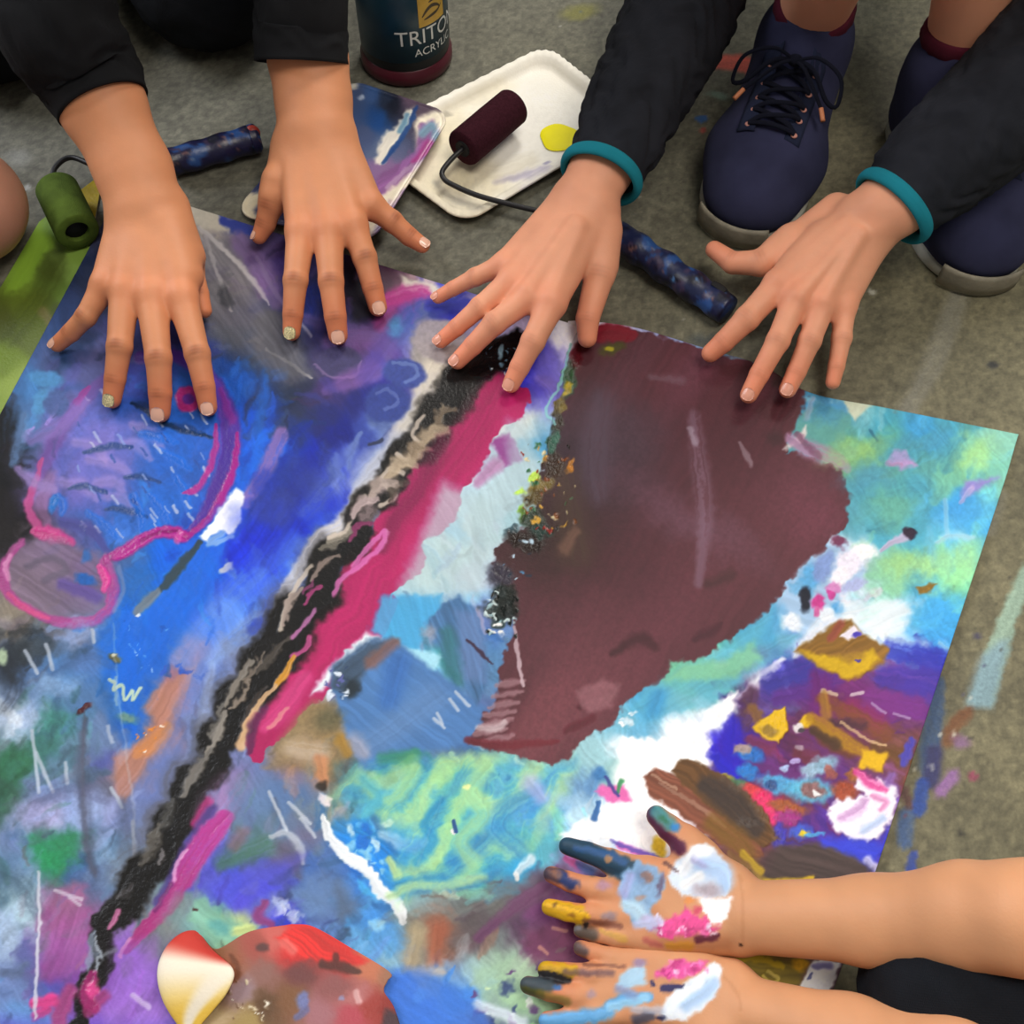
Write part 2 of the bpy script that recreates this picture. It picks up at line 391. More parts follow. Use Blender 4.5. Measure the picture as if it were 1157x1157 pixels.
# ------------------------------------------------------------------ the painting: colour laid down brush mark by brush mark
BASE = """
-60 520 1b1c22 10 490 15181a 30 480 5a7fb0 45 440 4a86c0 70 445 4a5f96 85 470 7b68b0 60 500 8a74bc 30 520 55628a 5 540 1a1c20 10 580 2a2830 40 550 8f7cc0 28 590 1c1a1c 65 520 6a66b0
90 510 5b5cb0 110 490 8577c0 110 530 5a66b4 150 500 3a62b8 140 460 3350a8 190 480 1a5cc0 200 520 2060c0 170 540 3a60b0 120 560 7a6fbf 90 560 7468b4 150 590 3a6cc0 190 560 2468c8
225 540 3058b0 60 620 7d6f90 100 600 58609c 130 590 3c6cba 215 440 1f58b0 260 440 1559b5 280 430 2157a8 290 480 1050c0 270 530 0f62d0 285 570 3a50c0 290 590 1a34c0 285 640 1530d0
240 640 0a62d8 180 640 0f6ade 160 660 2a6cb8 140 640 4a6aa0 60 650 7a6f7c 35 660 8a7f80 90 650 5f4f90 200 690 0a6ce8 230 690 3060d0 280 680 4f86f0 260 700 5a8ae8 20 690 9a8f80
90 420 5a5f90 110 400 6a6c9c 60 420 52608e 160 430 4a3f98 130 400 5c5a9c 190 420 3a4898 120 330 26334f 90 370 2c4068 75 390 34507c 150 380 48508a 180 380 4a4c90 230 400 3a4a98
20 700 8a8378 50 720 4a5868 90 710 7d90b8 110 730 5f84c0 15 750 2a3038 40 770 5878a8 70 760 5a88c0 20 800 9ab0d8 5 815 c8d8f0 60 820 4a8a80 40 840 4a7a88 20 860 3a7050 5 900 2a6048
90 800 5a7fae 110 830 7088b0 80 860 6a90a8 50 890 8098c8 40 920 8a98c8 80 910 88a0d8 120 860 5560a8 120 890 606070 140 890 8a7890 135 870 a08078 160 700 0a70e8 150 730 0a6ce0 150 760 1068d8
150 820 1a5ab8 145 800 2a6ab0 190 730 2a68d0 215 735 a08aa8 180 790 c08068 170 830 c88868 150 860 b08070 190 820 b07868 200 780 a87888 230 760 6a88d0 250 690 6a98f0 280 700 88b0f8 240 790 7090d8
215 830 5f78b8 190 870 6878b0 170 900 6878b0 150 920 7080b0 230 820 98b0e8 225 850 6a80b8 290 660 3a60e0 275 730 98a8d8 210 890 6878a0 180 930 8a98b8
10 900 405848 30 940 a0a8c8 20 950 7888c0 60 970 2a8a5a 80 950 2f7f5a 50 955 309060 90 985 3f5f90 20 990 6888b0 15 1010 4a6878 30 1030 a8c8d8 20 1050 98b8d8 10 1070 9ab0d0 20 1110 7088b8
25 1140 6a98d0 35 1085 6068a0 70 1020 8a6070 60 1040 8a5078 60 1070 9a58a8 75 1050 b058a0 55 1095 8a3890 70 1110 7a4898 130 960 6a90b8 110 950 5a7090 140 970 7090b0 100 930 9ab0e0 130 920 a0a8d8
150 900 8088b0 60 920 a8a0c8 150 1080 8f60c0 140 1120 9a68c8 160 1100 9a70d0 150 1140 a880d8 130 1100 8a50b8 180 1040 8a8878 175 1055 787080 20 1180 6a88d0 100 1180 8a50b8 160 1200 a070d0
240 980 5f58d0 265 1000 4a5ae0 225 960 7068d0 250 1010 5560e0 275 1020 5a50d8 215 1020 7a9098 220 1035 8ab8b0 240 1040 70b098 260 1055 98c898 275 1050 c8d890 200 1030 70a0a8
270 890 5f7fb0 290 900 6a88b8 300 930 5a7890 285 940 4f7868 320 910 5878a8 340 900 4f6c9c 335 930 6a7088 310 955 7888a0 325 970 706078 350 950 7a6078 270 960 6a70a0 255 975 4a6890 300 985 5a62b8
350 980 2a58b8 300 1010 4a50d8 325 1000 5058a0 345 1010 6888c0 375 1010 5a7098 390 1025 4a5870 310 1030 8088c0 320 1040 3038c0 365 1035 6a90d0 400 1000 3a80d8 390 970 4a70c0 420 1040 4a90d8
440 1060 5a98d0 420 1065 6aa8d8 445 1090 90b8c8 360 910 8a9088 375 925 a0a078 390 870 48707a 440 880 70b0b8 420 900 88c8a0 450 920 98d0a8
270 620 1434d0 260 660 3058d8 280 690 5088f0 320 640 5080e0 260 712 4f80e8 300 700 2848d8 295 725 6080d8 350 800 a08868 370 815 606050 340 840 b8a898 355 850 c0a090 330 820 8a7860 385 840 a88040
365 870 c08868 330 870 907080 290 870 7080b0 320 890 5878b0 270 880 9080b0 380 790 7a8aa8 400 770 3a4858 420 750 6a7078 395 755 2c4464 400 780 303840 440 760 3868b0 450 790 3a70b8 470 780 4a7ab8
420 800 5a80b8 400 830 9098b0 440 830 5a88b0 490 830 506898 500 800 4a6898 470 850 608098 450 860 2f8060 420 860 4a5a80 520 830 3f5a90 530 790 6070a0 500 700 5f98c8 510 690 3a6aa8 490 720 8090b0
530 720 4a78b8 510 740 2f7878 520 760 3f6f8a 540 700 7080b8 540 760 5f88b0 450 700 48a8d8 480 690 50a0d0 435 720 58b8e8 460 730 50a8e0 470 740 88d0f0 480 750 a8d8e8 490 745 78c8e0 400 730 c8e0f0
385 740 e0eaf0 360 770 d8e8f8 500 640 b8d0d0 480 650 b8d0cf 520 620 b0c8c8 540 640 b0b8c8 530 660 c0c0d0 470 670 a0c8d8 550 600 a8c0c8 540 830 4a6a98
590 470 c8d0c8 580 480 d8d8d8 600 480 98b8c8 610 500 4a90b8 590 520 b0c8d0 560 560 b0c8d0 540 580 b0c8d8 520 600 78b0d8 570 590 a0c0c8 545 620 b8c8d0 530 680 98c8e0 560 640 a0a8c8
600 400 3a38c0 590 420 2f30b8 620 400 6a60c0 600 440 5a50c0 615 430 8070c0 630 380 e0e0f0 645 370 e8e8f0 590 375 d8c8e0 560 370 b0a8c8
900 500 5a96b0 930 460 4a98c8 950 470 60a0c8 960 455 c8d8c0 990 480 50a0b8 1040 480 4a9ac8 1080 485 58a8c0 1130 500 90c8b8 1100 520 98d098 950 500 78b890 970 520 88b878 1000 500 60a8a0
1050 500 58a0b8 1080 530 78b8a0 1130 540 80c0b0 980 560 5aa0b0 1010 570 60a8a0 1050 570 50a0c8 1080 580 4aa0d8 1110 600 58b0e0 990 600 58a8c0 1040 610 58a8c0 1070 610 80c8e0 1020 640 90c890
1050 640 a0d898 1080 650 90d8a0 1000 650 80c0a8 1030 670 60b0c0 1060 680 50b0e0 1070 700 48a8e0 960 580 60a0b0
930 640 78b0d8 950 640 f0e8f8 960 632 ffffff 920 660 60a8d8 900 690 d0e0f0 940 660 e8c8e0 970 650 d0d8f0 880 650 80b8d8 870 720 60a8c8 850 720 50a0c0 830 740 60b0b0 810 750 70b898 850 700 58a8d0
880 700 70b0d8 820 780 68b0c0 800 770 60a8b0 990 690 e8f0f8 1010 700 d8ecf8 1000 720 f0f4ff 980 680 a0d0d8 1030 690 60b0d8 1050 720 48a0e0 1020 730 90c8f0 860 770 e0e8f0 770 770 78c098 745 800 68a8c0
890 760 4038a0 920 760 5a3090 870 780 3838a0 850 780 4a3060 940 780 6a2070 960 780 7a3070 1000 780 7a3878 1030 760 4838b0 1050 750 3a40b8 1030 800 6a3090 1000 800 803088 970 800 7a2f50 960 830 7a4838
1010 830 705028 900 840 6a3840 880 850 5a2a70 840 840 2a20a0 830 860 2018b0 820 850 2a1cd0 850 850 4a1880 900 870 602a70 920 870 703878 1020 850 8a6028 1010 875 7a4830 1000 890 8058a0
850 900 d03848 870 920 e03068 830 890 607040 900 910 8a4a38 880 940 7a2a80 900 950 3040b8 920 940 4a30a0 950 930 4a38b0 960 960 3040d0 985 970 3a48e0 900 970 5a4048 930 975 4a3838 960 980 4a3a3a
860 960 5a3860 840 950 7a4a38 870 985 c8a020 830 1000 8a7020 900 1010 6a5038
650 890 7098c0 720 880 ffffff 740 920 ffffff 700 930 e8f0fc 660 930 b8d8e8 710 850 f4f6fc 770 830 f4f6fc 800 800 f0f4fa 750 860 ffffff 680 850 98c0c8 700 820 70b0c8 730 800 50a0c8 720 830 68a8c8 660 960 a8c0e0
430 880 60b0c8 470 890 90d0a8 500 880 98d898 540 880 a8d8a0 580 890 88c8b8 610 880 98c8c0 640 870 98c0b8 600 910 a0b8e0 610 920 4a90d8 560 930 70c0b0 520 940 88d0a0 540 960 3a88c8 580 950 80c8a0
620 960 60b0c0 450 950 4aa0e0 400 930 40a0e0 390 960 2080d8 430 970 2a80d8 480 960 68b8c8 500 980 a8d898 460 1000 b0d8a0 430 1010 60a8d8 540 990 58b0b0 590 980 3aa0d0 640 980 a0a0d0
480 1020 88a8b0 520 1020 707878 560 1020 707070 490 1060 b08868 470 1060 a8a080 500 1050 a05840 530 1050 605058 550 1040 584858 580 1040 5a4058 600 1020 7a4878 620 1010 704068 560 1060 707878
580 1080 90a898 560 1090 98b0a0 600 1070 6a3860 640 1060 7a4060 640 1090 6a4058 480 1090 b0a090 500 1110 6a90c0 450 1110 3a70d0 520 1130 4a88d8 480 1140 4a80d8 540 1110 a0c0c8 570 1120 a8d0a0
560 1150 505080 600 1140 a8d898 700 1050 7a5068 760 1060 806040 480 1200 4a80d8 600 1210 6080a0 720 1150 705060 820 1080 907828
250 260 a8a090 230 245 b0a898 260 250 303a88 250 290 6a6870 270 270 5a5470 230 290 7a7878 260 320 787478 290 290 6a5a88 300 320 6a4c80 250 350 4a4a58 240 340 606068 280 350 50506a 260 380 404858
240 400 3a4478 270 400 2a3a60 300 370 505058 320 400 3a3e50 300 420 283450 260 420 1a4890 340 430 2a3048 330 440 202c40 310 450 22345a 350 340 20307a 400 330 2a2838 410 350 282a38 390 360 2a2a60
440 310 4a3448 460 320 b8a8a8 480 325 d0c8c0 450 335 b83c90 470 335 a83f90 430 360 8a3c78 460 350 4a5098 480 360 3f4c98 450 370 3f6fb0 440 370 4a70a8 500 340 3038a8 420 390 6a4880 440 400 5a4a90
400 400 5a4a78 380 410 3f3858 410 430 6a5088 390 440 403868 430 430 3a3c90 400 460 282e70 370 440 4a3a6a 420 450 28307a 440 480 2f4080 340 470 303850 360 480 2a3068 330 490 2c3c70 380 490 1e2a80
300 480 1c4aa8 320 300 4a3a78 360 300 34305a 190 240 8a8488 170 230 4a4c70 200 270 6a6874 480 400 9a948e
300 500 1a52b8 340 510 1a38a8 350 520 1828a8 380 500 202870 410 490 3a4a98 430 500 6078b0 420 510 8898c0 440 490 8898b8 390 520 4a5ab0 400 530 5868b8 370 540 2838b0 360 550 3a4a9a 380 545 8898c8
320 560 1a2898 310 580 28388a 330 570 24308a 370 560 1c30b8 350 590 1834c0 370 600 3a58c0 300 610 1828a8 280 610 1a2cc0 340 620 3a60d8 330 640 6890e8 360 620 8098c8 310 640 2040d0
"""
def base_points():
    q = BASE.split(); return [(float(q[i]), float(q[i + 1]), q[i + 2]) for i in range(0, len(q), 3)]

def paint_picture(p):
    bp = base_points(); p.ctrl(bp)
    S, B, G = p.S, p.B, p.G
    p.c = np.clip(.47 + (p.c - .47) * 1.16 - .015, 0, 1)
    p.B(150, 930, 300, 260, 0, '4a5878', .9, .16, var=0); p.scumble(bp, 420, (-20, 700, 420, 1157), 1, -62, 60, gain=(.55, 1.18))
    p.scumble(bp, 200, (0, 400, 330, 720), 2, -40, 80)
    p.scumble(bp, 240, (215, 230, 580, 640), 3, -50, 80, gain=(.7, 1.2))
    p.scumble(bp, 150, (420, 560, 640, 880), 4, 60, 60)
    p.scumble(bp, 150, (380, 860, 700, 1157), 5, -35, 90)
    p.scumble(bp, 130, (880, 445, 1150, 740), 6, -20, 80, gain=(.8, 1.15), wr=(4, 11))
    p.scumble(bp, 260, (800, 730, 1070, 1000), 7, 20, 90, gain=(.7, 1.35))
    # broken bristle texture over everything
    st = .6 * vn((p.x - .62 * p.y) / 3.0 + 4 * p.m[0], (p.y + .62 * p.x) / 46, 51) + .4 * p.fine
    p.c = np.clip(p.c * (1 + .10 * st[:, None]), 0, 1); p.h += .00005 * st
    # ---- far left corner: canvas, plastic-like grey sweeps, dark smears
    G([(206, 226), (262, 248), (258, 262), (222, 256)], 'b8b2a4', 3)
    G([(246, 243), (285, 254), (290, 268), (262, 262), (248, 252)], '2c3a8c', 3)
    G([(225, 262), (262, 268), (330, 390), (358, 425), (322, 436), (240, 380), (222, 310)], '6c6a70', 14, op=.55, ang=55, var=.25)
    S([(226, 258), (262, 290), (292, 325), (304, 345)], [2, 3, 3, 1], 'b8b4b6', .7, .8)
    S([(232, 268), (250, 320), (262, 352)], [1.5, 2, 1], 'a8a4a8', .7, .6)
    S([(290, 290), (312, 332), (352, 380)], [2, 2.5, 1.5], 'a09cb0', .7, .6)
    S([(270, 272), (300, 310), (312, 340)], [10, 12, 8], '745c8e', .5, .7)
    S([(300, 395), (330, 412), (352, 428)], [1.2, 2, 1.2], 'a8a4a4', .6, .8)
    G([(300, 350), (330, 370), (350, 425), (330, 432), (296, 400)], '52525a', 8, op=.7, ang=60, var=.2)
    B(255, 335, 7, 14, -25, '2a2c34', op=.7)
    S([(345, 360), (395, 372), (450, 378)], [6, 10, 8], '5a4a84', .6, .6)
    S([(372, 385), (420, 380), (440, 395)], [9, 14, 10], '705090', .6, .7, dry=.3)
    B(381, 409, 27, 17, -8, '3c3860', .12, .95, wf=1); 
    S([(356, 412), (372, 425), (400, 425), (408, 408)], 1.4, '8a70a0', .6, .6)
    S([(388, 432), (420, 420)], [10, 12], '7a5496', .5, .7)
    S([(440, 388), (412, 425)], [14, 10], '50429a', .7, .5)
    G([(395, 330), (420, 300), (440, 318), (425, 355), (400, 365)], '242433', 6, ang=60)
    G([(430, 305), (470, 316), (440, 330), (428, 328)], '5a4454', 4, op=.8)
    G([(452, 312), (505, 326), (512, 334), (478, 332), (456, 326)], 'd6cfc8', 3)
    S([(432, 340), (452, 334), (478, 330), (486, 338)], [8, 10, 7, 3], 'b43a8c', .5, .95, dry=.3)
    S([(430, 366), (444, 352)], [8, 6], '983c80', .6, .7)
    S([(452, 372), (470, 352), (510, 340)], [13, 12, 8], '4258a6', .6, .7, dry=.3)
    B(447, 369, 8, 10, 20, '4a86ba', .7, .8)
    S([(488, 345), (530, 342)], [7, 5], '3238a8', .5, .9)
    # ---- fish
    G([(160, 412), (215, 410), (246, 440), (250, 500), (236, 560), (215, 590), (150, 600), (70, 590), (60, 545), (80, 480), (130, 425)], '2a62bc', 14, op=.45, wm=8, var=.2)
    G([(95, 480), (150, 470), (160, 520), (120, 560), (80, 575), (62, 550)], '8a72c2', 16, op=.5, wm=10)
    for a in [(70, 545, 110, 565), (100, 520, 150, 540), (120, 560, 150, 580), (150, 480, 185, 510), (85, 500, 120, 520), (140, 500, 170, 520), (110, 545, 140, 555)]:
        S([a[:2], ((a[0] + a[2]) / 2 + 4, (a[1] + a[3]) / 2 - 6), a[2:]], [5, 7, 3], 'a48cd2', .6, .5, h=.0004, wet=.7)
    for a in [(150, 455, 180, 470), (185, 480, 235, 494), (95, 512, 150, 505), (140, 540, 180, 545), (120, 575, 165, 585), (78, 552, 120, 556)]:
        S([a[:2], ((a[0] + a[2]) / 2, (a[1] + a[3]) / 2 - 4), a[2:]], [2, 4, 2], '1c3c74', .6, .75, h=.0004, wet=.9)
    for a in [(160, 490, 200, 500), (180, 510, 215, 530), (170, 560, 195, 600), (200, 540, 214, 580), (150, 560, 160, 600), (100, 580, 130, 606), (66, 560, 70, 580)]:
        S([a[:2], ((a[0] + a[2]) / 2 + 3, (a[1] + a[3]) / 2), a[2:]], [4, 6, 3], '1668d8', .5, .7, h=.0005, wet=.9)
    r = np.random.RandomState(4)
    for _ in range(46):
        x = r.uniform(85, 235); y = r.uniform(440, 600); l = r.uniform(4, 9)
        S([(x, y), (x + l * .8, y + l * 1.2)], r.uniform(.8, 1.7), ['b8c4f0', '8aa4ea', 'd0d4f4', '2a50a8'][r.randint(4)], .6, .75, h=.0005, wet=.8)
    ring = [(160, 404), (195, 402), (230, 420), (252, 452), (260, 485), (258, 520), (245, 556), (228, 588), (207, 607)]
    S(ring, [8, 8, 9, 10, 12, 12, 10, 7, 4], '5a2f92', .3, .85, h=.0003, wet=.8)
    S([(268, 490), (266, 520), (252, 560), (234, 588), (210, 608)], [2, 4, 5, 4, 3], 'a82888', .5, .9, h=.0004, wet=.8)
    S([(244, 480), (243, 510), (234, 535), (222, 552), (206, 558)], [2, 4, 4, 4, 1], 'b42a86', .5, .85, h=.0004, wet=.8)
    S([(249, 440), (262, 475)], [3, 5], '7a2c8e', .6, .8)
    S([(207, 607), (196, 602), (178, 602), (158, 612), (138, 625), (122, 630)], [7, 8, 6, 7, 7, 6], 'b02c8a', .3, .95, h=.0008, wet=.9)
    S([(200, 601), (180, 602), (160, 611)], 2, '8a2070', .6, .8)
    S([(205, 603), (200, 612)], 3, 'd85ab0', .6, .8)
    S([(100, 438), (88, 455)], [3, 4], 'a82c84', .5, .9)
    S([(130, 420), (100, 445), (72, 480), (52, 520), (40, 548)], [6, 7, 8, 8, 6], '7a4ea4', .5, .6, dry=.3)
    S([(48, 518), (40, 545), (32, 572), (42, 595), (58, 606), (72, 610)], [2, 4, 5, 6, 8, 5], 'c0408c', .5, .85, h=.0004, wet=.7)
    S([(58, 540), (46, 570), (52, 590)], [7, 8, 5], '9a70a0', .6, .6)
    S([(40, 600), (58, 604), (80, 612)], [5, 9, 5], 'c83a88', .4, .95, dry=.3, h=.0005, wet=.8)
    B(60, 568, 5, 11, 20, '1a70c8', .4, .9, h=.0005, wet=.8)
    S([(72, 590), (95, 595), (110, 606), (120, 622)], [6, 7, 6, 4], '4a4a92', .5, .8)
    # tail
    G([(20, 610), (70, 612), (125, 628), (132, 665), (120, 692), (60, 700), (15, 680), (2, 645)], '7c6a86', 8, op=.75, wm=6, var=.2, ang=30)
    S([(30, 640), (60, 630), (75, 645), (50, 655)], 4, '5a5268', .6, .6, h=.0004, wet=.7)
    S([(70, 660), (95, 668), (110, 675)], 7, '5a4aa0', .6, .7)
    B(97, 655, 12, 6, 20, '1c60b8', .4, .9, h=.0004); B(98, 628, 5, 8, 10, '2a68b8', .5, .8)
    S([(118, 634), (126, 655), (128, 672), (122, 690), (102, 702), (70, 703), (40, 692), (14, 676), (3, 655), (8, 632), (24, 612)], [6, 7, 7, 6, 6, 6, 5, 6, 7, 5, 4], 'b43c92', .4, .85, dry=.25, h=.0005, wet=.8)
    S([(112, 640), (120, 655), (118, 666)], [3, 5, 4], 'e0409a', .5, .9, h=.0006, wet=.8)
    S([(8, 670), (30, 688), (55, 698)], [2, 4, 2], 'd84c8a', .6, .8)
    S([(10, 655), (6, 640), (12, 628)], 3, 'e8a0d0', .7, .7)
    S([(134, 640), (140, 665), (130, 690)], 2.2, '8090c0', .8, .6)
    B(212, 451, 14, 15, 0, 'b02878', .15, .95, wf=1.5, h=.0006, wet=.8); B(213, 451, 7, 6, 0, '5a2c90', .3, .95, wf=1)
    S([(150, 455), (176, 472), (205, 486), (240, 494)], [2, 3, 2.5, 1.5], '1c3050', .6, .8, h=.0004, wet=.9)
    # left rim, black and lilac
    for a in [((5, 470), (-10, 540), 14, '14161a'), ((12, 505), (20, 545), 9, '1e1d24'), ((0, 560), (14, 600), 12, '191719'), ((6, 600), (2, 615), 10, '201e20')]:
        S([a[0], a[1]], a[2], a[3], .6, .85, dry=.35, wm=6)
    S([(28, 470), (22, 500), (14, 525)], [5, 7, 4], '5f82b4', .6, .8, dry=.3)
    S([(35, 498), (70, 480), (96, 455)], [6, 10, 6], '8a74c0', .6, .7, dry=.35)
    S([(20, 530), (45, 548), (60, 552)], [4, 8, 5], '9884c6', .6, .8, dry=.3)
    B(52, 428, 20, 9, 5, '4c8cc4', .3, .9); B(46, 455, 8, 16, 10, '5494c8', .4, .8); B(64, 455, 14, 15, 0, '4a6098', .2, .85)
    # ---- bright blue field, white flash and black needle
    G([(300, 420), (285, 520), (255, 570), (205, 625), (160, 690), (125, 700), (110, 715), (120, 770), (135, 800), (140, 845), (165, 835), (172, 795), (200, 740), (240, 660), (262, 600), (300, 500)], '0a66dc', 9, op=.7, wm=6, var=.06, wet=.5, ang=-60)
    S([(318, 490), (298, 535), (276, 568)], [8, 9, 7], '8a6cb4', .4, .85, dry=.35)
    G([(268, 552), (276, 562), (272, 588), (260, 604), (248, 600), (234, 612), (225, 607), (240, 590), (254, 566)], 'f6f8fc', 2.2, h=.0003)
    S([(252, 602), (236, 615), (262, 606)], 3, 'a8c8f4', .6, .7)
    S([(226, 613), (208, 634), (192, 655), (182, 666)], [3, 5, 6, 3], '2c3f48', .4, .95)
    S([(178, 668), (166, 680), (155, 692)], [4, 6, 4], '76808a', .5, .9)
    B(256, 642, 10, 5, -35, 'c4c8d2', .3, .95); B(157, 695, 3, 2, 0, 'd8e4f4')
    p.spots(16, (135, 690, 190, 790), (.8, 2), ['5fa0f0', 'a8c8f8', '0a50b8'], 3, op=.7)
    B(130, 743, 7, 5, 20, '6a6438', .3, .95, h=.0012); B(130, 740, 3, 2, 0, 'c8c8b0', h=.001)
    S([(124, 768), (130, 772), (128, 780), (138, 774), (140, 792), (150, 780), (150, 792), (158, 778)], 1.8, 'c8dcc0', .5, .9, h=.0006)
    B(144, 812, 11, 5, 10, '6a9080', .6, .9, h=.0006); S([(130, 765), (132, 795)], 1.6, 'a8c4d0', .7, .6)
    # orange-brown flank
    G([(225, 745), (210, 760), (180, 775), (160, 800), (172, 812), (168, 830), (140, 848), (128, 855), (132, 900), (142, 905), (160, 870), (190, 830), (200, 800), (215, 775)], 'b8806e', 5, op=.85, dry=.2, ang=-60, var=.18)
    p.spots(16, (180, 745, 235, 765), (1.5, 4), ['2a56c0', '3050b0'], 8, op=.9)
    S([(190, 822), (170, 842), (155, 852)], [6, 9, 6], 'd08850', .5, .8, dry=.3); p.spots(12, (155, 820, 185, 850), (1, 2.6), ['f0e0d0', 'e08838'], 5, h=.0005)
    S([(235, 740), (222, 770), (205, 820), (175, 880), (150, 930)], [9, 12, 12, 12, 10], '6c84cc', .7, .6, dry=.4)
    S([(240, 750), (232, 800), (222, 840)], [4, 6, 3], 'a0b8ee', .7, .7)
    S([(205, 745), (240, 700), (290, 650), (330, 615)], [10, 16, 18, 12], '6898f0', .8, .5, dry=.4)
    S([(240, 745), (280, 710), (300, 700)], [8, 14, 8], '94b8f6', .8, .6, dry=.4)
    G([(262, 575), (330, 560), (350, 600), (300, 650), (262, 640)], '1730c4', 14, op=.5, wm=10, ang=-55, var=.25)
    B(310, 572, 26, 24, 0, '2c3c90', .3, .6); B(335, 540, 34, 24, -30, '28367c', .4, .5); B(300, 545, 16, 14, 0, '1c34a4', .5, .6)
    S([(305, 700), (285, 712)], 6, '1a3cd0', .6, .7); B(296, 704, 10, 6, 0, '1c3fd2', .5, .7)
    # ---- lower left cloudy field; film folds and their highlights painted as lines
    for x, y, rx, ry, c, o in [(20, 810, 30, 16, 'a8c0e4', .6), (8, 808, 12, 16, 'dce8f8', .8), (60, 775, 26, 12, '94b4dc', .6), (92, 715, 22, 12, '9aa6cc', .6), (40, 845, 28, 10, '3c7860', .5), (66, 815, 30, 8, '3f8478', .55),
                               (18, 870, 22, 16, '2c6a4c', .6), (95, 912, 30, 18, 'a6b8e8', .55), (45, 915, 24, 16, 'a09cc8', .6), (20, 945, 16, 12, '3f6a90', .5), (62, 968, 26, 18, '26905a', .75), (88, 950, 16, 14, '2f8458', .6),
                               (30, 1022, 18, 28, 'b0ccdc', .6), (12, 1055, 14, 20, 'a8bcd8', .6), (14, 745, 14, 18, '20262c', .7), (36, 735, 26, 14, '3a444c', .6), (125, 975, 16, 22, '8cb0d4', .5), (110, 995, 20, 14, '5a6a92', .6)]:
        B(x, y, rx, ry, -12, c, .8, o, wf=8, wm=12, var=.12)
    G([(46, 1005), (95, 1000), (100, 1060), (95, 1095), (44, 1110), (44, 1040)], '985890', 10, op=.55, ang=-70, var=.2)
    G([(36, 1108), (70, 1112), (70, 1130), (36, 1130)], '4a50b0', 6, op=.7)
    S([(40, 1134), (60, 1130)], [6, 8], 'd83c88', .4, .95, h=.0005); S([(40, 1148), (52, 1142)], [5, 6], 'c83a80', .5, .9)
    G([(-20, 1150), (200, 1155), (200, 1260), (-20, 1260)], '5a50c4', 14, op=.6)
    p.lines([(28, 735, 42, 760), (52, 728, 60, 756), (104, 712, 106, 725), (36, 825, 44, 895), (40, 850, 60, 895), (74, 862, 76, 885), (126, 890, 138, 912), (150, 928, 152, 988)], 2, 'c4d0e4', .8)
    S([(97, 812), (93, 860), (97, 930), (106, 985)], [3, 6, 7, 4], '3c4256', .8, .55, dry=.3); S([(92, 830), (88, 880)], [4, 6], '5a6480', .9, .5)
    S([(128, 705), (133, 780), (150, 905), (155, 990)], [1.2, 1.2, 1.6, 1], 'c4cee2', .7, .28); S([(140, 905), (150, 960), (158, 995)], [6, 12, 8], '4a5064', .9, .45, dry=.3)
    S([(8, 735), (18, 775), (6, 800)], [8, 12, 8], '2c3440', .9, .6, dry=.3); S([(60, 760), (100, 740), (128, 752)], [5, 9, 5], '3f5c8c', .9, .5, dry=.4); S([(40, 905), (80, 890), (120, 905)], [6, 9, 6], '5a5f86', .9, .5, dry=.4); S([(0, 985), (25, 1000), (40, 1030)], [8, 10, 8], '3c566a', .9, .5, dry=.4); S([(5, 1095), (30, 1100), (42, 1120)], [8, 12, 8], '50648c', .9, .5, dry=.3)
    S([(43, 985), (45, 1040), (42, 1075), (40, 1150)], 1.8, 'd8dcea', .6, .8, h=.0004)
    S([(122, 820), (127, 838)], 2, 'c0cce4', .7, .7); S([(96, 805), (93, 860), (98, 960), (108, 990)], [1, 2, 3.5, 2], '56586c', .9, .5)
    B(95, 801, 9, 4, -40, '4a1c22', .3, .95, h=.0016, wet=.6); B(3, 742, 5, 9, 0, 'b0c8a8', .4, .9)
    p.lines([(62, 1006, 92, 1016), (78, 1014, 90, 1022)], 2, 'd8d0e4', .7)
    # ---- cream band beside the black band
    S([(508, 372), (500, 395), (482, 440), (470, 470), (452, 495), (425, 530), (405, 565), (388, 592), (360, 612), (340, 640), (322, 670), (312, 700)], [10, 13, 14, 11, 12, 13, 10, 9, 8, 8, 7, 6], 'cdc3ae', .4, .95, wm=5, dry=.1, col2='d8d8e0', h=.0003)
    S([(450, 500), (425, 520), (400, 545)], [12, 14, 9], 'a0accc', .7, .6)
    B(458, 422, 24, 17, 10, '36468c', .15, .95, wf=2, h=.0003); B(437, 455, 25, 22, 0, '2f3f86', .15, .92, wf=2, h=.0003)
    S([(445, 410), (465, 412), (472, 424), (458, 432)], 2, '6a80bc', .6, .7); S([(425, 445), (440, 440), (450, 455), (435, 462)], 2, '6274b4', .6, .6)
    B(498, 386, 34, 24, 25, '988f92', .15, .93, wf=2)
    S([(418, 502), (432, 497)], 2.2, '2c3450', .5, .9)
    S([(395, 515), (375, 545), (345, 580)], [10, 14, 8], '5a70c0', .8, .5, dry=.4)
    # ---- black band
    blk = [(585, 388), (550, 405), (522, 432), (499, 468), (468, 507), (440, 542), (416, 577), (396, 610), (370, 645), (345, 690), (318, 725), (292, 762), (268, 800), (246, 842), (222, 885), (202, 925), (182, 960), (160, 995), (138, 1020), (122, 1050), (112, 1085), (104, 1115), (84, 1150), (60, 1180)]
    def ripple(pts, amp, wl, ph=0, lo=0):
        Q = spline(np.array(pts, float), 90); T = np.gradient(Q, axis=0); T /= np.linalg.norm(T, axis=1)[:, None]
        d = np.r_[0, np.cumsum(np.linalg.norm(np.diff(Q, axis=0), axis=1))]
        o = amp * np.sin(2 * np.pi * d / wl + ph + 1.6 * np.sin(d / 90)) * smooth(0, 60, d - lo)
        return Q + np.stack([-T[:, 1], T[:, 0]], 1) * o[:, None]
    bw = np.interp(np.linspace(0, 1, 90), np.linspace(0, 1, 24), [10, 22, 26, 24, 20, 18, 17, 17, 19, 23, 27, 26, 24, 21, 19, 18, 21, 23, 20, 16, 14, 12, 10, 10])
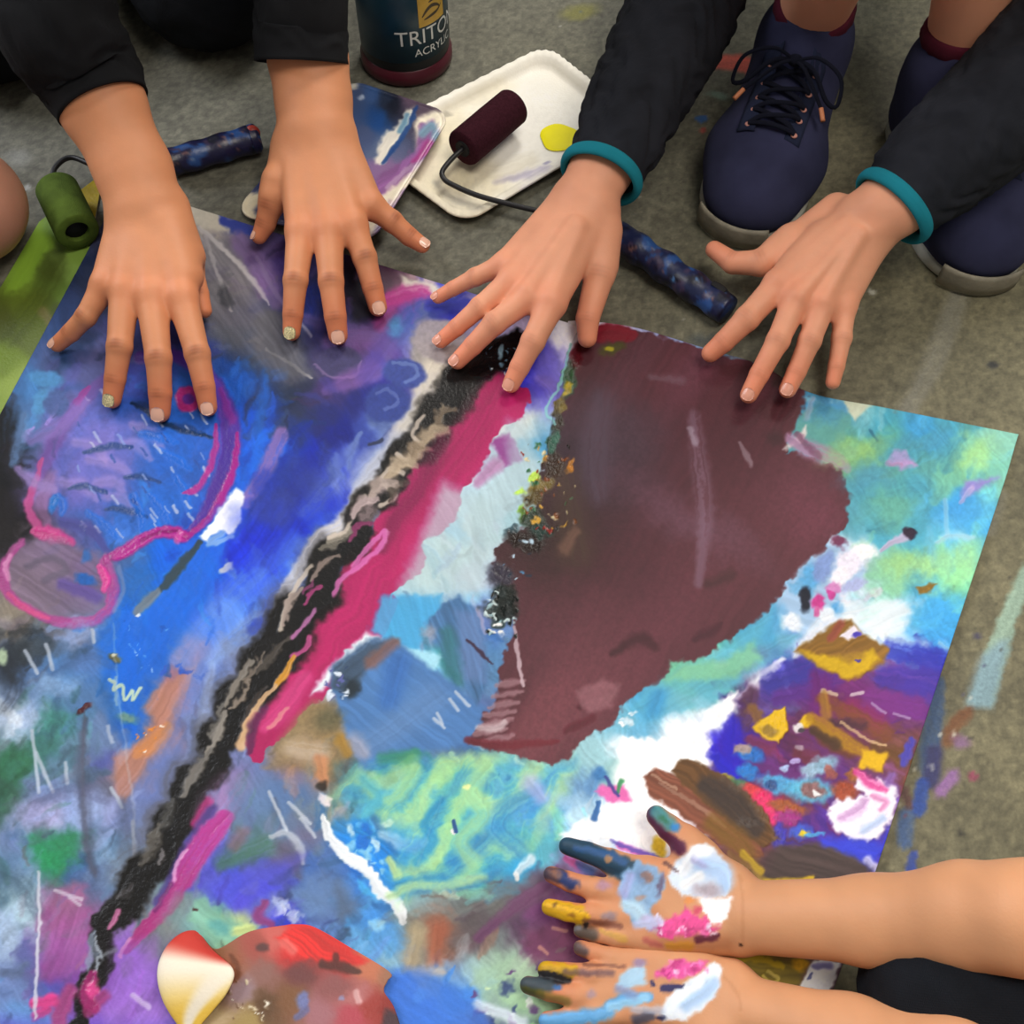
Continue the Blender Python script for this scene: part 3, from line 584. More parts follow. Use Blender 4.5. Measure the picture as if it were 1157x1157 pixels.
    blk0 = blk; blk = [tuple(q) for q in ripple(blk, 6.5, 62, 0, 60)]
    S([(q[0] - 12, q[1] - 8) for q in blk[30:70]], bw[30:70] * .95, '5c5a60', .7, .7, wm=8, dry=.3)
    mag = [(572, 445), (545, 462), (528, 495), (502, 530), (480, 572), (452, 608), (430, 642), (408, 680), (384, 712), (360, 748), (335, 782), (310, 815), (290, 848)]
    mag = [tuple(q) for q in ripple(mag, 4, 66, 1.0, 30)]; mw = np.interp(np.linspace(0, 1, 90), np.linspace(0, 1, 13), [22, 27, 30, 33, 32, 32, 34, 34, 30, 26, 24, 21, 12])
    S(mag, mw, 'b0185c', .05, .98, wm=9, wf=4, h=.00022, wet=.3, sw=5, var=.1)
    S(blk, bw, '0d0b09', .25, .97, wm=7, wf=4, h=.00035, wet=.6, sw=6, sl=40, var=.25)
    for a in [((500, 460), (478, 500), 6, 'a8977e'), ((470, 500), (452, 530), 10, '8c7a66'), ((445, 525), (432, 548), 7, 'a08e7e'), ((436, 545), (420, 560), 6, 'b4a0a0'), ((420, 572), (408, 586), 9, '9a8688'),
              ((395, 600), (372, 612), 6, 'b0a898'), ((385, 615), (360, 620), 4, '8a8478'), ((355, 655), (342, 668), 3, '9a4478'), ((280, 770), (262, 800), 4, 'b0a090'), ((296, 735), (276, 770), 3, '8f8276'), ((250, 800), (238, 830), 5, '8a8680'),
              ((228, 850), (205, 900), 6, '4c4c50'), ((196, 905), (175, 945), 7, '5a5a58'), ((178, 935), (160, 975), 7, '6a6660'), ((182, 960), (178, 975), 3, '8a868a'), ((150, 1000), (135, 1015), 5, '4a474a'), ((105, 1055), (98, 1095), 6, '8a9ab0'), ((110, 1060), (108, 1098), 3, 'b8c4d4'), ((128, 1070), (118, 1080), 5, '7a8088')]:
        S([a[0], ((a[0][0] + a[1][0]) / 2 + 4, (a[0][1] + a[1][1]) / 2), a[1]], [a[2] * .5, a[2], a[2] * .6], a[3], .6, .75, wf=5, dry=.35, h=.0004, wet=.6)
    for q, w in [([(478, 470), (466, 492), (478, 505), (462, 520), (448, 512)], 2.4), ([(456, 536), (440, 530), (432, 545), (446, 560), (430, 572)], 2.6), ([(412, 560), (398, 580), (390, 600), (372, 608)], 2.4), ([(352, 640), (336, 660), (322, 690), (318, 712)], 2.4)]:
        S(q, w, 'd4c6b8', .6, .8, h=.0006, wet=.6)
    B(404, 570, 8, 12, 25, '2a2422', .4, .9); B(394, 584, 4, 8, 25, '1a1618', .4, .9)
    G([(545, 395), (582, 372), (600, 385), (575, 420), (545, 432), (528, 420)], '0c0c0e', 4, h=.0012, wet=1, wm=4)
    p.spots(14, (548, 388, 590, 425), (1, 3), ['5a7a90', '38485a', 'c8d8e0'], 12, h=.0012, wet=1)  # pale spots and streak: glints on the wet black, painted in
    B(565, 398, 3, 8, 15, '7a9aac', .4, .9, h=.001, wet=1)
    for q in [((512, 462), (494, 470), (500, 486), 5, '6a5c4c'), ((505, 486), (482, 492), (474, 512), 8, 'a08e76'), ((488, 508), (470, 508), (462, 526), 7, '8a7862'), ((470, 528), (452, 522), (440, 540), 8, 'b09e86'), ((460, 545), (446, 550), (440, 566), 5, '4a4038'), ((446, 548), (428, 548), (416, 566), 7, 'a89890'), ((426, 566), (410, 566), (398, 584), 6, 'b8a4a4'), ((420, 590), (404, 596), (396, 612), 4, '8a3464'),
              ((384, 628), (366, 636), (352, 655), 4, '8c7c74'), ((340, 665), (326, 684), (322, 705), 4, 'a4948c'), ((362, 662), (350, 672), (344, 684), 3, 'a83c78'), ((326, 720), (306, 742), (290, 762), 5, '4c4640'), ((284, 748), (266, 775), (254, 800), 5, '8c857c'), ((300, 776), (284, 800), (270, 830), 4, '3c3430'), ((256, 806), (244, 834), (232, 856), 5, '9a948c'), ((240, 848), (222, 872), (206, 900), 6, '77736e')]:
        S(q[:3], [q[3] * .5, q[3], q[3] * .4], q[4], .55, .9, wf=4, h=.0004, wet=.5)
    # ---- magenta band
    S([(560, 440), (530, 490), (500, 530)], [14, 18, 14], '8e1a4e', .8, .6, dry=.3)
    S([(500, 500), (488, 520), (470, 555), (450, 580), (432, 620)], [8, 10, 12, 10, 6], '6a1440', .8, .6)
    S([(400, 640), (410, 625), (435, 600), (430, 618), (404, 640), (385, 655), (378, 672)], 3, 'd470b4', .5, .85, h=.0007, wet=.7)
    S([(356, 690), (345, 705), (330, 720)], 2.5, 'd080c0', .6, .8); S([(350, 720), (346, 732), (330, 742)], 3, 'd85ca0', .5, .8)
    S([(332, 742), (324, 758), (312, 775)], [2, 4, 3], 'd89a38', .4, .95, h=.0007, wet=.6)
    S([(312, 775), (296, 792), (280, 818), (272, 842)], [2.5, 3, 4, 6], 'dcb488', .4, .9, h=.0006, wet=.5)
    S([(300, 800), (286, 822), (282, 850)], [4, 6, 4], '54204c', .5, .8)
    S([(345, 765), (320, 800), (300, 822)], [8, 12, 6], 'd8488a', .7, .7); S([(325, 800), (305, 822)], [2, 3], 'e8a098', .6, .7)
    S([(404, 758), (430, 716), (450, 680)], [5, 5, 4], 'b81a5c', .3, .9, wm=8)
    G([(556, 500), (575, 490), (592, 518), (570, 528)], '8c3884', 3, op=.9); S([(560, 525), (540, 545)], [9, 6], 'b870a4', .7, .7)
    G([(572, 475), (600, 480), (612, 520), (590, 560), (566, 590), (540, 600), (524, 600), (540, 560), (575, 530)], 'b4ccd2', 8, op=.6, ang=70)
    # ---- pink / violet run below
    S([(262, 890), (246, 915), (236, 935)], [16, 20, 12], 'b080b8', .8, .6, dry=.5); S([(236, 905), (222, 930)], [5, 6], 'b8307c', .6, .8)
    S([(240, 915), (215, 955), (196, 990), (176, 1020)], [6, 7, 6, 4], '4c3a86', .6, .85)
    S([(254, 925), (236, 945), (218, 972), (203, 1000), (188, 1025), (165, 1048), (142, 1075)], [10, 14, 13, 11, 10, 8, 5], 'c0409a', .25, .95, dry=.15, h=.0006, wet=.7, col2='a83278')
    S([(212, 960), (200, 978), (196, 995)], 2, 'e8a8dc', .6, .8, h=.0005); S([(192, 1000), (176, 1028)], 3, '6c2468', .6, .7)
    S([(146, 1062), (136, 1080)], 2.4, 'e090c0', .5, .8); S([(134, 1030), (124, 1048)], 3, 'd478ac', .5, .85, h=.0006)
    S([(105, 1100), (98, 1125), (108, 1140)], [5, 9, 6], 'a03070', .4, .9, h=.0008, wet=.8); S([(80, 1120), (68, 1145), (66, 1165)], [8, 9, 8], 'a04078', .5, .85, wet=.6); S([(118, 1125), (100, 1142)], 7, '982f68', .5, .8, h=.0005)
    B(105, 1118, 7, 10, 15, 'd84a90', .4, .9, h=.001, wet=.9)
    G([(130, 1065), (176, 1060), (186, 1160), (120, 1165)], '9868cc', 12, op=.5, ang=-60, var=.15)
    p.lines([(150, 1125, 168, 1138)], 3, 'd8c8f0', .7)
    # ---- pale patch and blue-grey wedges (centre)
    G([(500, 545), (560, 570), (570, 620), (545, 665), (505, 680), (450, 668), (470, 620)], 'b8d0d4', 10, op=.7, ang=65, var=.06)
    G([(432, 674), (500, 672), (490, 700), (470, 735), (445, 728), (418, 712)], '4aa6da', 4, op=.9, ang=70)
    G([(415, 715), (440, 725), (400, 745), (375, 765), (365, 780), (350, 785), (366, 760)], 'e4eef6', 4)
    G([(448, 728), (478, 735), (500, 742), (492, 756), (478, 752)], 'a4dcf0', 3)
    G([(376, 752), (420, 722), (446, 722), (548, 800), (536, 842), (470, 850), (410, 870), (392, 830), (380, 790), (372, 775)], '4c7ab4', 5, ang=40, var=.1, sl=90)
    G([(378, 752), (418, 724), (440, 724), (412, 760), (396, 790), (374, 776)], '3a4a5c', 6, op=.85, ang=-40, var=.3)
    S([(446, 726), (420, 748)], [6, 8], '845a50', .6, .8); B(398, 778, 9, 11, 0, '1c2830', .5, .9)
    p.spots(18, (368, 752, 395, 790), (1.5, 4), ['d8e4f4', '2a3c60', '5a60a0'], 31)
    S([(450, 750), (440, 790)], [14, 12], '3468b4', .8, .7); S([(490, 790), (420, 840)], [18, 14], '7090bc', .8, .4)
    S([(400, 838), (410, 850)], [10, 8], 'b0aab8', .8, .7); S([(435, 858), (470, 852)], [8, 6], '2e845c', .7, .8)
    p.lines([(515, 782, 530, 798), (508, 790, 518, 803), (490, 812, 502, 822), (494, 806, 500, 818)], 1.8, 'ccd8ea', .8)
    G([(480, 705), (502, 680), (520, 672), (540, 690), (548, 730), (552, 775), (538, 795), (505, 750), (488, 722)], '46709e', 4, ang=70, var=.25)
    G([(516, 690), (545, 690), (550, 770), (520, 770)], '6a82b4', 8, op=.6, ang=80); S([(506, 715), (510, 750), (520, 770)], [8, 10, 5], '2e706c', .8, .6)
    S([(528, 724), (545, 740), (556, 750)], [1.5, 2.2, 1], '3a2438', .5, .9); S([(540, 690), (548, 715)], 2, 'c0b4d0', .7, .6); B(484, 714, 8, 8, 0, '9498a8', .6, .8)
    # tan patch
    G([(350, 790), (378, 795), (390, 830), (395, 855), (375, 880), (340, 872), (300, 866), (320, 835)], '8c7650', 8, op=.75, wm=6, var=.2)
    S([(330, 845), (360, 850)], [10, 12], 'd0bca8', .8, .7, dry=.5); S([(362, 860), (366, 885)], [8, 5], 'cc8a60', .6, .8); B(372, 812, 16, 12, 0, '55553e', .7, .6); S([(384, 835), (392, 850)], 6, 'b08430', .7, .7)
    B(364, 888, 6, 6, 0, '24201c', .4, .9); G([(360, 896), (376, 902), (372, 912), (362, 906)], 'f0e4e8', 2)
    # blue-grey dome below
    G([(258, 880), (350, 872), (372, 930), (396, 1000), (402, 1030), (360, 1046), (330, 1010), (340, 980), (300, 960), (262, 975), (262, 930)], '6682a8', 10, op=.45, ang=60, var=.08, sl=90)
    S([(250, 975), (275, 965), (300, 955)], [8, 12, 12], '44785e', .8, .7, dry=.3); S([(265, 955), (275, 940)], 7, '9a6a68', .8, .5)
    S([(305, 945), (325, 942), (338, 958), (343, 975)], [2, 4, 5, 2], 'ccd4e0', .7, .75, h=.0004); S([(318, 958), (332, 968), (338, 990)], [8, 9, 5], '5c5468', .8, .6)
    p.lines([(304, 895, 324, 938), (326, 907, 350, 930), (340, 925, 356, 945)], 2, 'd4dcea', .75)
    G([(262, 985), (345, 965), (320, 1000), (288, 1018), (300, 1042), (250, 1020), (225, 1000)], '5450d8', 10, op=.55, ang=-35)
    S([(300, 1020), (292, 1035), (308, 1045)], [4, 6, 4], '943c78', .6, .85); p.spots(16, (312, 1015, 345, 1042), (2, 6), ['c8d0ec', 'a8b8e4', '8a88c0'], 41, op=.7)
    G([(345, 985), (400, 1000), (402, 1028), (370, 1040), (338, 1035)], '6484b4', 10, op=.6); G([(380, 995), (402, 1030), (385, 1040), (378, 1020)], '505c70', 8, op=.6)
    G([(218, 1018), (232, 1012), (250, 1035), (285, 1045), (282, 1056), (258, 1066), (235, 1058), (212, 1040)], '86c0a8', 4, op=.9, ang=30, var=.12); S([(268, 1052), (282, 1048)], 6, 'd0e090', .5, .9); B(220, 1026, 3, 2, 0, '4a3030'); B(248, 1048, 12, 7, 20, '4a98a0', .6, .6)
    S([(205, 1020), (190, 1050)], [10, 12], '808c8c', .8, .6)
    # ---- white diagonal and blue
    G([(380, 925), (420, 925), (450, 950), (460, 990), (440, 1010), (410, 985), (385, 960), (368, 935)], '1c80d8', 8, op=.75, ang=35, var=.2, wet=.5)
    p.spots(22, (385, 930, 440, 985), (3, 8), ['90d0f0', '58b0ec', '1a6cd0', 'd8f0f8'], 51, op=.75, h=.0004)
    S([(366, 925), (372, 945), (390, 965), (415, 985), (430, 1005), (448, 1022), (455, 1040)], [4, 6, 7, 6, 7, 8, 5], 'f4f8fc', .25, .95, h=.0005, wf=4)
    S([(420, 920), (440, 950), (448, 965)], [4, 5, 3], '2a6cae', .5, .8); S([(440, 970), (450, 990)], [4, 6], 'c4dc98', .5, .9); S([(432, 942), (460, 955), (480, 952)], [5, 8, 5], 'a8d4f4', .6, .8, h=.0004)
    # ---- swirls of turquoise and green
    a = math.radians(-38); fx = (p.x - 500) / 1; fy = (p.y - 930) / 1
    u = fx * math.cos(a) + fy * math.sin(a); v = -fx * math.sin(a) + fy * math.cos(a)
    tex = np.sin((v + 16 * np.sin(u / 19 + v / 60) + 14 * p.m[0] + 3 * p.f[0]) / 8.5) * .8 + .35 * vn(v / 3 + 8 * p.m[1], u / 60, 77)
    G([(372, 898), (420, 862), (470, 855), (530, 848), (560, 856), (620, 866), (650, 858), (640, 905), (610, 950), (560, 990), (500, 1005), (452, 1022), (440, 985), (452, 950), (420, 915)],
      ['2a88cc', '3aa0cc', '60b8c0', '8cd0a8', 'a8dca0', 'b4e098'], 12, op=.62, wm=6, tex=tex, h=.0005, wet=.45)
    for q in [([(600, 900), (575, 912), (560, 935), (585, 960)], 12, '3a8ec8'), ([(545, 950), (530, 965), (515, 975)], 11, '2a80c4'), ([(500, 905), (480, 930), (490, 950), (470, 975)], 5, '2a90c8'), ([(410, 880), (430, 900), (415, 920)], 6, '58b8cc'), ([(450, 1000), (490, 992), (520, 1000), (560, 985)], 6, '2c88c0'), ([(440, 1012), (470, 1000), (505, 1000), (545, 990)], 5, 'b8e0a0'), ([(470, 870), (455, 895), (440, 905)], 7, 'a4dca0'), ([(550, 868), (530, 895), (545, 920), (520, 950), (535, 975)], 9, 'a4dca4')]:
        S(q[0], q[1], q[2], .7, .75, dry=.25, h=.0005, wet=.5)
    S([(600, 885), (612, 900)], [10, 8], 'b0b4e8', .8, .7); B(528, 890, 4, 3, 0, 'e4f4a8'); S([(511, 938), (513, 942)], 2, 'ffffff'); S([(513, 928), (515, 940)], 2, '2a5a98')
    S([(585, 985), (600, 970)], [4, 5], 'eaf4fc', .6, .8); B(583, 990, 3, 5, 0, 'f4fcff')
    # ---- maroon field
    mar = [(664, 372), (680, 365), (720, 374), (800, 395), (858, 412), (914, 441), (905, 470), (896, 490), (886, 512), (920, 519), (952, 530), (961, 560), (955, 592), (930, 620), (906, 640), (886, 662), (876, 682), (836, 716), (802, 742), (760, 750), (750, 766), (722, 784), (700, 800), (690, 822), (662, 836), (640, 858), (624, 867), (588, 855), (560, 850), (526, 838), (536, 824), (556, 800), (562, 770), (572, 730), (581, 700), (572, 668), (560, 640), (558, 622), (575, 605), (602, 592), (604, 560), (612, 530), (628, 480), (640, 440), (650, 395)]
    G(mar, '522830', 2.5, wf=5, wm=5, ang=-62, var=.13, sw=4, sl=110, h=.0003, wet=.25)
    p.clip(mar)
    for x, y, rx, ry, c, o in [(700, 620, 110, 90, '45222a', .5), (620, 600, 60, 60, '2c1a18', .85), (640, 510, 40, 60, '2e2028', .8), (690, 520, 60, 60, '3c2a34', .6), (690, 480, 40, 60, '4c3a46', .5), (790, 410, 60, 18, '6a3a48', .7), (720, 400, 50, 24, '5a3540', .6), (900, 560, 50, 40, '6e3a48', .6), (930, 590, 30, 30, '74384a', .6), (640, 720, 60, 60, '5a3038', .6), (650, 800, 90, 50, '743c46', .65), (760, 700, 90, 40, '6c3642', .5), (600, 830, 60, 25, '7a4048', .6), (850, 620, 70, 60, '5e2f38', .5), (780, 590, 20, 80, '6a4656', .6), (830, 490, 50, 50, '4a242c', .6)]:  # greyish blob at the upper left is glare put into the colour
        B(x, y, rx, ry, -60 if rx != ry else 0, c, .9, o, wf=6, wm=14, var=.1)
    p.mask = np.ones(len(p.x))
    # keep the field's own outline crisp again on the right and below
    G([(905, 470), (925, 455), (960, 470), (955, 520), (925, 519), (890, 510)], '62a49c', 4, op=.9, wm=5); G([(884, 508), (904, 490), (912, 480), (908, 500)], 'dcd8d4', 2)
    S([(893, 495), (915, 508), (945, 520), (958, 530)], [6, 10, 8, 4], 'b48aae', .5, .9, dry=.4); S([(900, 490), (925, 515)], [3, 5], '7a4a66', .5, .7, dry=.4)
    S([(784, 470), (790, 520), (796, 580), (790, 660)], [6, 9, 9, 5], '8a6c80', .8, .6, dry=.6); S([(780, 485), (786, 500)], [3, 4], 'b0a0b0', .7, .6, dry=.4); S([(836, 500), (848, 525)], [2, 3], '9a848e', .7, .7); S([(735, 425), (770, 430)], [3, 5], '7c6470', .8, .5, dry=.5)
    S([(680, 450), (672, 520), (676, 560)], [12, 18, 10], '5a4c5c', .8, .5, dry=.5)  # grey sheen on the maroon, painted as a stroke
    S([(690, 740), (720, 722), (740, 730)], [3, 7, 5], '38181e', .8, .7); S([(785, 722), (805, 712), (815, 704)], [4, 6, 2], '48202a', .5, .8); S([(800, 660), (825, 650)], [6, 7], '47272a', .7, .7); B(875, 495, 10, 8, 0, '3c2226', .6, .7); B(882, 432, 10, 8, 0, '3c2c28', .7, .7)
    S([(655, 800), (662, 788), (690, 780)], [3, 4, 3], '4a1822', .6, .8); G([(652, 782), (680, 766), (700, 775), (690, 800), (668, 806), (655, 795)], '8a5a62', 4, op=.8, var=.15); S([(640, 825), (668, 812)], [4, 5], '5a1c28', .6, .8)
    for y, x0, x1 in [(772, 560, 592), (784, 556, 590), (796, 552, 586), (806, 548, 582), (816, 542, 578), (826, 536, 572), (834, 546, 580)]:
        S([(x0, y + 3), ((x0 + x1) / 2, y), (x1, y - 3)], [2.5, 4, 2], 'a88088', .6, .7, dry=.35, h=.0004); 
    S([(540, 822), (560, 822), (570, 815)], [4, 5, 3], 'd8c8cc', .6, .7, dry=.3); S([(528, 836), (570, 842), (630, 838)], [4, 5, 3], '6a1c28', .6, .8)
    S([(581, 708), (586, 745), (591, 775)], [1.5, 2.4, 1.5], 'c0a8b0', .5, .9, h=.0004)
    # red corner, green and ochre edge
    S([(670, 378), (690, 374), (714, 380)], [9, 11, 7], '7e1226', .3, .95, wm=4); B(692, 394, 14, 7, -20, '4a4a18', .4, .85); B(688, 395, 5, 3, 0, 'a8a020')
    for x, y, rx, ry, an, c in [(652, 400, 8, 20, 15, '54121c'), (642, 430, 8, 20, 10, '24502c'), (639, 440, 5, 9, 10, 'b8a028'), (632, 460, 6, 12, 10, '6a5a18'), (632, 478, 6, 12, 0, '2c2418'), (626, 500, 7, 14, 10, '2a5a48'), (616, 520, 5, 5, 0, 'd89828'), (626, 526, 12, 14, 10, '2e1c10'), (644, 528, 4, 8, 20, 'c07a28'), (604, 540, 6, 8, 20, 'b8d848'), (612, 548, 16, 6, -20, '7a6830'), (588, 556, 8, 5, -20, 'b4dc50'), (604, 562, 14, 8, -30, '50401c'), (590, 580, 6, 8, 10, '88b838'), (600, 585, 14, 10, 0, '2a3628'), (610, 600, 14, 9, 0, '243a34'), (578, 600, 10, 6, -35, '3a5058'), (594, 612, 22, 10, 10, '241a16'), (565, 650, 16, 14, 30, '3a3844'), (570, 672, 16, 10, 0, '18201c'), (556, 690, 12, 10, 0, '26302c'), (574, 690, 12, 16, 10, '181c18'), (562, 704, 8, 8, 0, '2a3a38')]:
        B(x, y, rx, ry, an, c, .35, .92, wf=5, h=.0007, wet=.8, var=.2)
    p.spots(40, (590, 500, 650, 600), (1, 3.4), ['c89838', 'e0d0a0', '8a2018', '1a1410', '3a6a48', '784020'], 61, h=.001, wet=.9)
    p.spots(34, (548, 668, 585, 722), (1.5, 4), ['f0f0ec', 'c8d8d8', '101412', '0c1210', '98b8c0'], 62, h=.001, wet=.9)
    S([(645, 388), (634, 430), (618, 462), (628, 480)], 1.4, '8cd0d0', .5, .8); p.spots(12, (555, 610, 600, 660), (1, 3), ['4a80a8', '202838', 'b0c8d8'], 63)
    S([(640, 540), (650, 620)], [14, 20], '52422e', .9, .5, dry=.4); S([(650, 600), (638, 620)], [5, 7], '8a6450', .8, .5)
    # ---- right sheet marks
    G([(1001, 522), (1010, 510), (1024, 510), (1036, 526), (1018, 531)], 'bc9cd0', 3); S([(1003, 524), (1018, 526)], [3, 2], 'd888b4', .7, .6); G([(1090, 545), (1130, 538), (1108, 552), (1096, 560), (1086, 568)], '9484d0', 4, op=.9); S([(1086, 567), (1098, 552)], [2, 3], 'd0b8e8', .6, .8); S([(984, 486), (990, 498)], 1.5, '2a6a88', .6, .7)
    for x, y, rx, ry, c in [(965, 510, 30, 14, '98c478'), (1105, 512, 24, 16, 'a4d890'), (1060, 640, 60, 16, 'a8dc98'), (1015, 636, 20, 14, 'a0d088'), (1010, 575, 30, 18, '70b4a0'), (1090, 585, 34, 16, '48a0e0'), (930, 465, 14, 14, '4290d0'), (1060, 690, 22, 28, '44a4e4'), (1040, 500, 40, 10, '4c98b8'), (985, 540, 26, 16, '5298b8')]:
        B(x, y, rx, ry, -15, c, .9, .6, wf=6, wm=12)
    G([(954, 450), (985, 458), (975, 466), (968, 474), (958, 466)], 'd4dcc4', 3); S([(918, 450), (912, 470)], [3, 4], 'a8b8d8', .6, .6)
    p.lines([(1068, 565, 1070, 605)], 2.5, '90d0f0', .7); S([(1060, 612), (1075, 604), (1100, 608)], [3, 5, 3], 'b4e0f0', .7, .7, dry=.4)
    S([(995, 622), (1010, 612), (1026, 604)], [2, 4, 5], 'c8b8d8', .5, .9); B(1028, 602, 8, 6, 20, '2c1c30', .3, .95, h=.0008); G([(1036, 664), (1050, 659), (1060, 660), (1052, 668), (1038, 670)], '8a6a28', 2, var=.3, h=.0005)
    # pale blue / white cluster
    G([(876, 682), (905, 640), (940, 615), (955, 612), (978, 645), (970, 660), (948, 668), (950, 690), (920, 710), (884, 712)], 'a4c4e4', 5, ang=20, var=.12)
    for x, y, rx, ry, an, c in [(977, 624, 14, 8, -8, 'ffffff'), (958, 636, 14, 16, 20, 'f4ecfa'), (948, 652, 10, 12, 20, 'f8f4fc'), (915, 655, 12, 18, 20, '5aa8dc'), (900, 665, 10, 8, 0, '70b0dc'), (930, 640, 10, 18, 20, '8098d0'), (942, 664, 9, 7, -20, 'd080bc'), (938, 672, 4, 6, 0, 'c83c90'), (893, 702, 14, 9, 10, 'ecf2fa'), (945, 690, 10, 9, 0, '58a4dc'), (932, 692, 10, 8, 0, 'e8f0f8'), (910, 677, 7, 13, 10, '141420'), (925, 681, 7, 8, -20, 'cc3488'), (922, 692, 4, 6, 0, 'd05c9c'), (948, 612, 6, 9, -30, '703050'), (965, 660, 14, 7, -20, 'b0b8e4')]:
        B(x, y, rx, ry, an, c, .35, .93, wf=4, h=.0003)
    G([(950, 680), (1022, 678), (1030, 690), (1020, 722), (985, 715), (950, 700)], 'e8f2f8', 5, op=.9, ang=-20, dry=.3); S([(900, 740), (930, 705), (960, 700)], [5, 8, 6], 'f0f4fa', .6, .85, dry=.3); S([(1010, 722), (1045, 728)], [6, 5], 'bcdcf4', .8, .7, dry=.4)
    G([(836, 716), (876, 684), (886, 712), (905, 718), (880, 745), (850, 760), (800, 800), (745, 808), (712, 800), (735, 775), (770, 752), (805, 742)], '5cacc6', 5, op=.65, ang=-30, var=.12)
    G([(750, 768), (775, 750), (820, 745), (850, 725), (860, 745), (830, 765), (790, 770)], '84c494', 6, op=.75); S([(745, 785), (740, 800)], [8, 10], '3a92cc', .8, .7); S([(880, 690), (868, 720)], [8, 8], '4aa2d8', .8, .5)
    # white paper showing
    G([(700, 845), (720, 832), (775, 838), (802, 800), (835, 780), (832, 800), (822, 812), (800, 830), (806, 850), (800, 876), (780, 880), (760, 930), (745, 945), (700, 950), (640, 952), (630, 945), (670, 920), (695, 905), (690, 880)], 'fbfcff', 4, wf=5)
    S([(835, 790), (860, 768), (884, 745)], [3, 5, 3], 'f4f8fc', .7, .8); p.spots(8, (700, 800, 720, 850), (2, 5), ['f8fafc', 'c8e0ec'], 71)
    S([(693, 862), (686, 880), (692, 900)], [6, 8, 5], '88c0c0', .7, .6); S([(675, 872), (668, 890)], [6, 8], '5c8cc0', .6, .7); G([(672, 895), (680, 888), (706, 886), (712, 905), (690, 908)], 'e868b4', 3, op=.95); S([(676, 908), (672, 925)], [3, 4], '2c64a8', .4, .9); S([(702, 882), (698, 896)], [3, 2], '3f9a60', .5, .9); B(678, 876, 8, 9, 30, '3c78b4', .5, .9); S([(684, 878), (698, 900)], 2, '3a3c90', .5, .8); B(640, 905, 10, 8, 0, 'a0c4e4', .8, .6)
    # purple / ochre clump
    G([(836, 780), (880, 762), (905, 745), (1010, 745), (1062, 735), (1068, 760), (1040, 850), (1012, 900), (990, 990), (880, 998), (800, 960), (800, 870), (808, 850), (825, 815)], '5c2c68', 6, op=.45, ang=25, var=.3, sl=40)
    pur = [((870, 770), (920, 755), 14, '3a389c'), ((880, 790), (940, 770), 10, '5a2c88'), ((925, 765), (930, 800), 14, '6a2070'), ((1010, 735), (1058, 745), 14, '3038b8'), ((1000, 765), (1050, 770), 16, '4634a4'), ((985, 790), (1035, 800), 14, '7c3088'), ((960, 800), (990, 815), 12, '8a2860'), ((850, 785), (840, 815), 10, '54304c'), ((830, 820), (826, 870), 13, '2a1cc4'), ((808, 855), (830, 880), 9, '2420c8'), ((850, 860), (905, 880), 8, '6a2f78'), ((848, 836), (870, 845), 8, '7a3058'), ((900, 850), (930, 862), 8, '703040'), ((860, 818), (850, 800), 7, '8a6030'),
           ((930, 790), (1000, 830), 10, '80482c'), ((990, 845), (1030, 860), 10, '6c4824'), ((930, 835), (960, 850), 8, '6a3a2c'), ((940, 815), (975, 820), 6, '4c2c3a'), ((1030, 835), (1022, 862), 5, '4a48c8'), ((1008, 880), (1004, 900), 8, '9068b8')]
    for a, b, w, c in pur: S([a, b], [w * .8, w], c, .5, .85, dry=.25, wf=4, h=.0003)
    G([(898, 735), (945, 702), (962, 700), (975, 715), (1004, 732), (998, 750), (970, 766), (955, 768), (925, 752)], '8c6428', 3, h=.0006, var=.2, ang=-30); G([(905, 736), (940, 742), (985, 735), (995, 745), (972, 764), (956, 768), (925, 752)], 'd8b018', 4, op=.9, h=.0008); S([(950, 705), (938, 722)], [5, 4], '9a4a40', .6, .8); G([(948, 720), (965, 706), (975, 716), (958, 724)], 'ece4f0', 2); B(968, 717, 6, 3, -20, '4a3cb0'); B(962, 740, 14, 8, 0, '8c6430', .7, .7); B(970, 748, 4, 2, 0, '504090')
    G([(888, 798), (889, 826), (880, 840), (862, 834), (850, 822), (864, 812)], 'e0b414', 2, h=.001, wet=.6); B(868, 826, 10, 5, 15, '8a6c28', .4, .85); B(911, 816, 9, 8, -20, 'e4b818', .3, .95, h=.0009); B(902, 823, 7, 5, 0, 'e8e4e4', .3, .9); B(906, 826, 4, 2, 0, '4a4048')
    S([(918, 812), (945, 832), (975, 850)], [7, 9, 7], 'b4841c', .4, .9, dry=.25, h=.0005); S([(920, 826), (945, 842)], [5, 6], '4c3424', .5, .9); G([(975, 848), (1002, 852), (996, 874), (970, 866)], 'e4b418', 3, h=.0006); S([(950, 816), (985, 838), (1000, 842)], 1.6, 'd8b488', .5, .8); S([(928, 780), (945, 786)], 2, 'e0c8a8', .5, .8); S([(930, 785), (934, 808)], [5, 6], 'a8782c', .6, .8); S([(962, 786), (975, 782)], 1.8, 'e4d4d8', .5, .8); p.lines([(985, 795, 1000, 806), (1010, 806, 1028, 812)], 1.4, 'b898c8', .8)
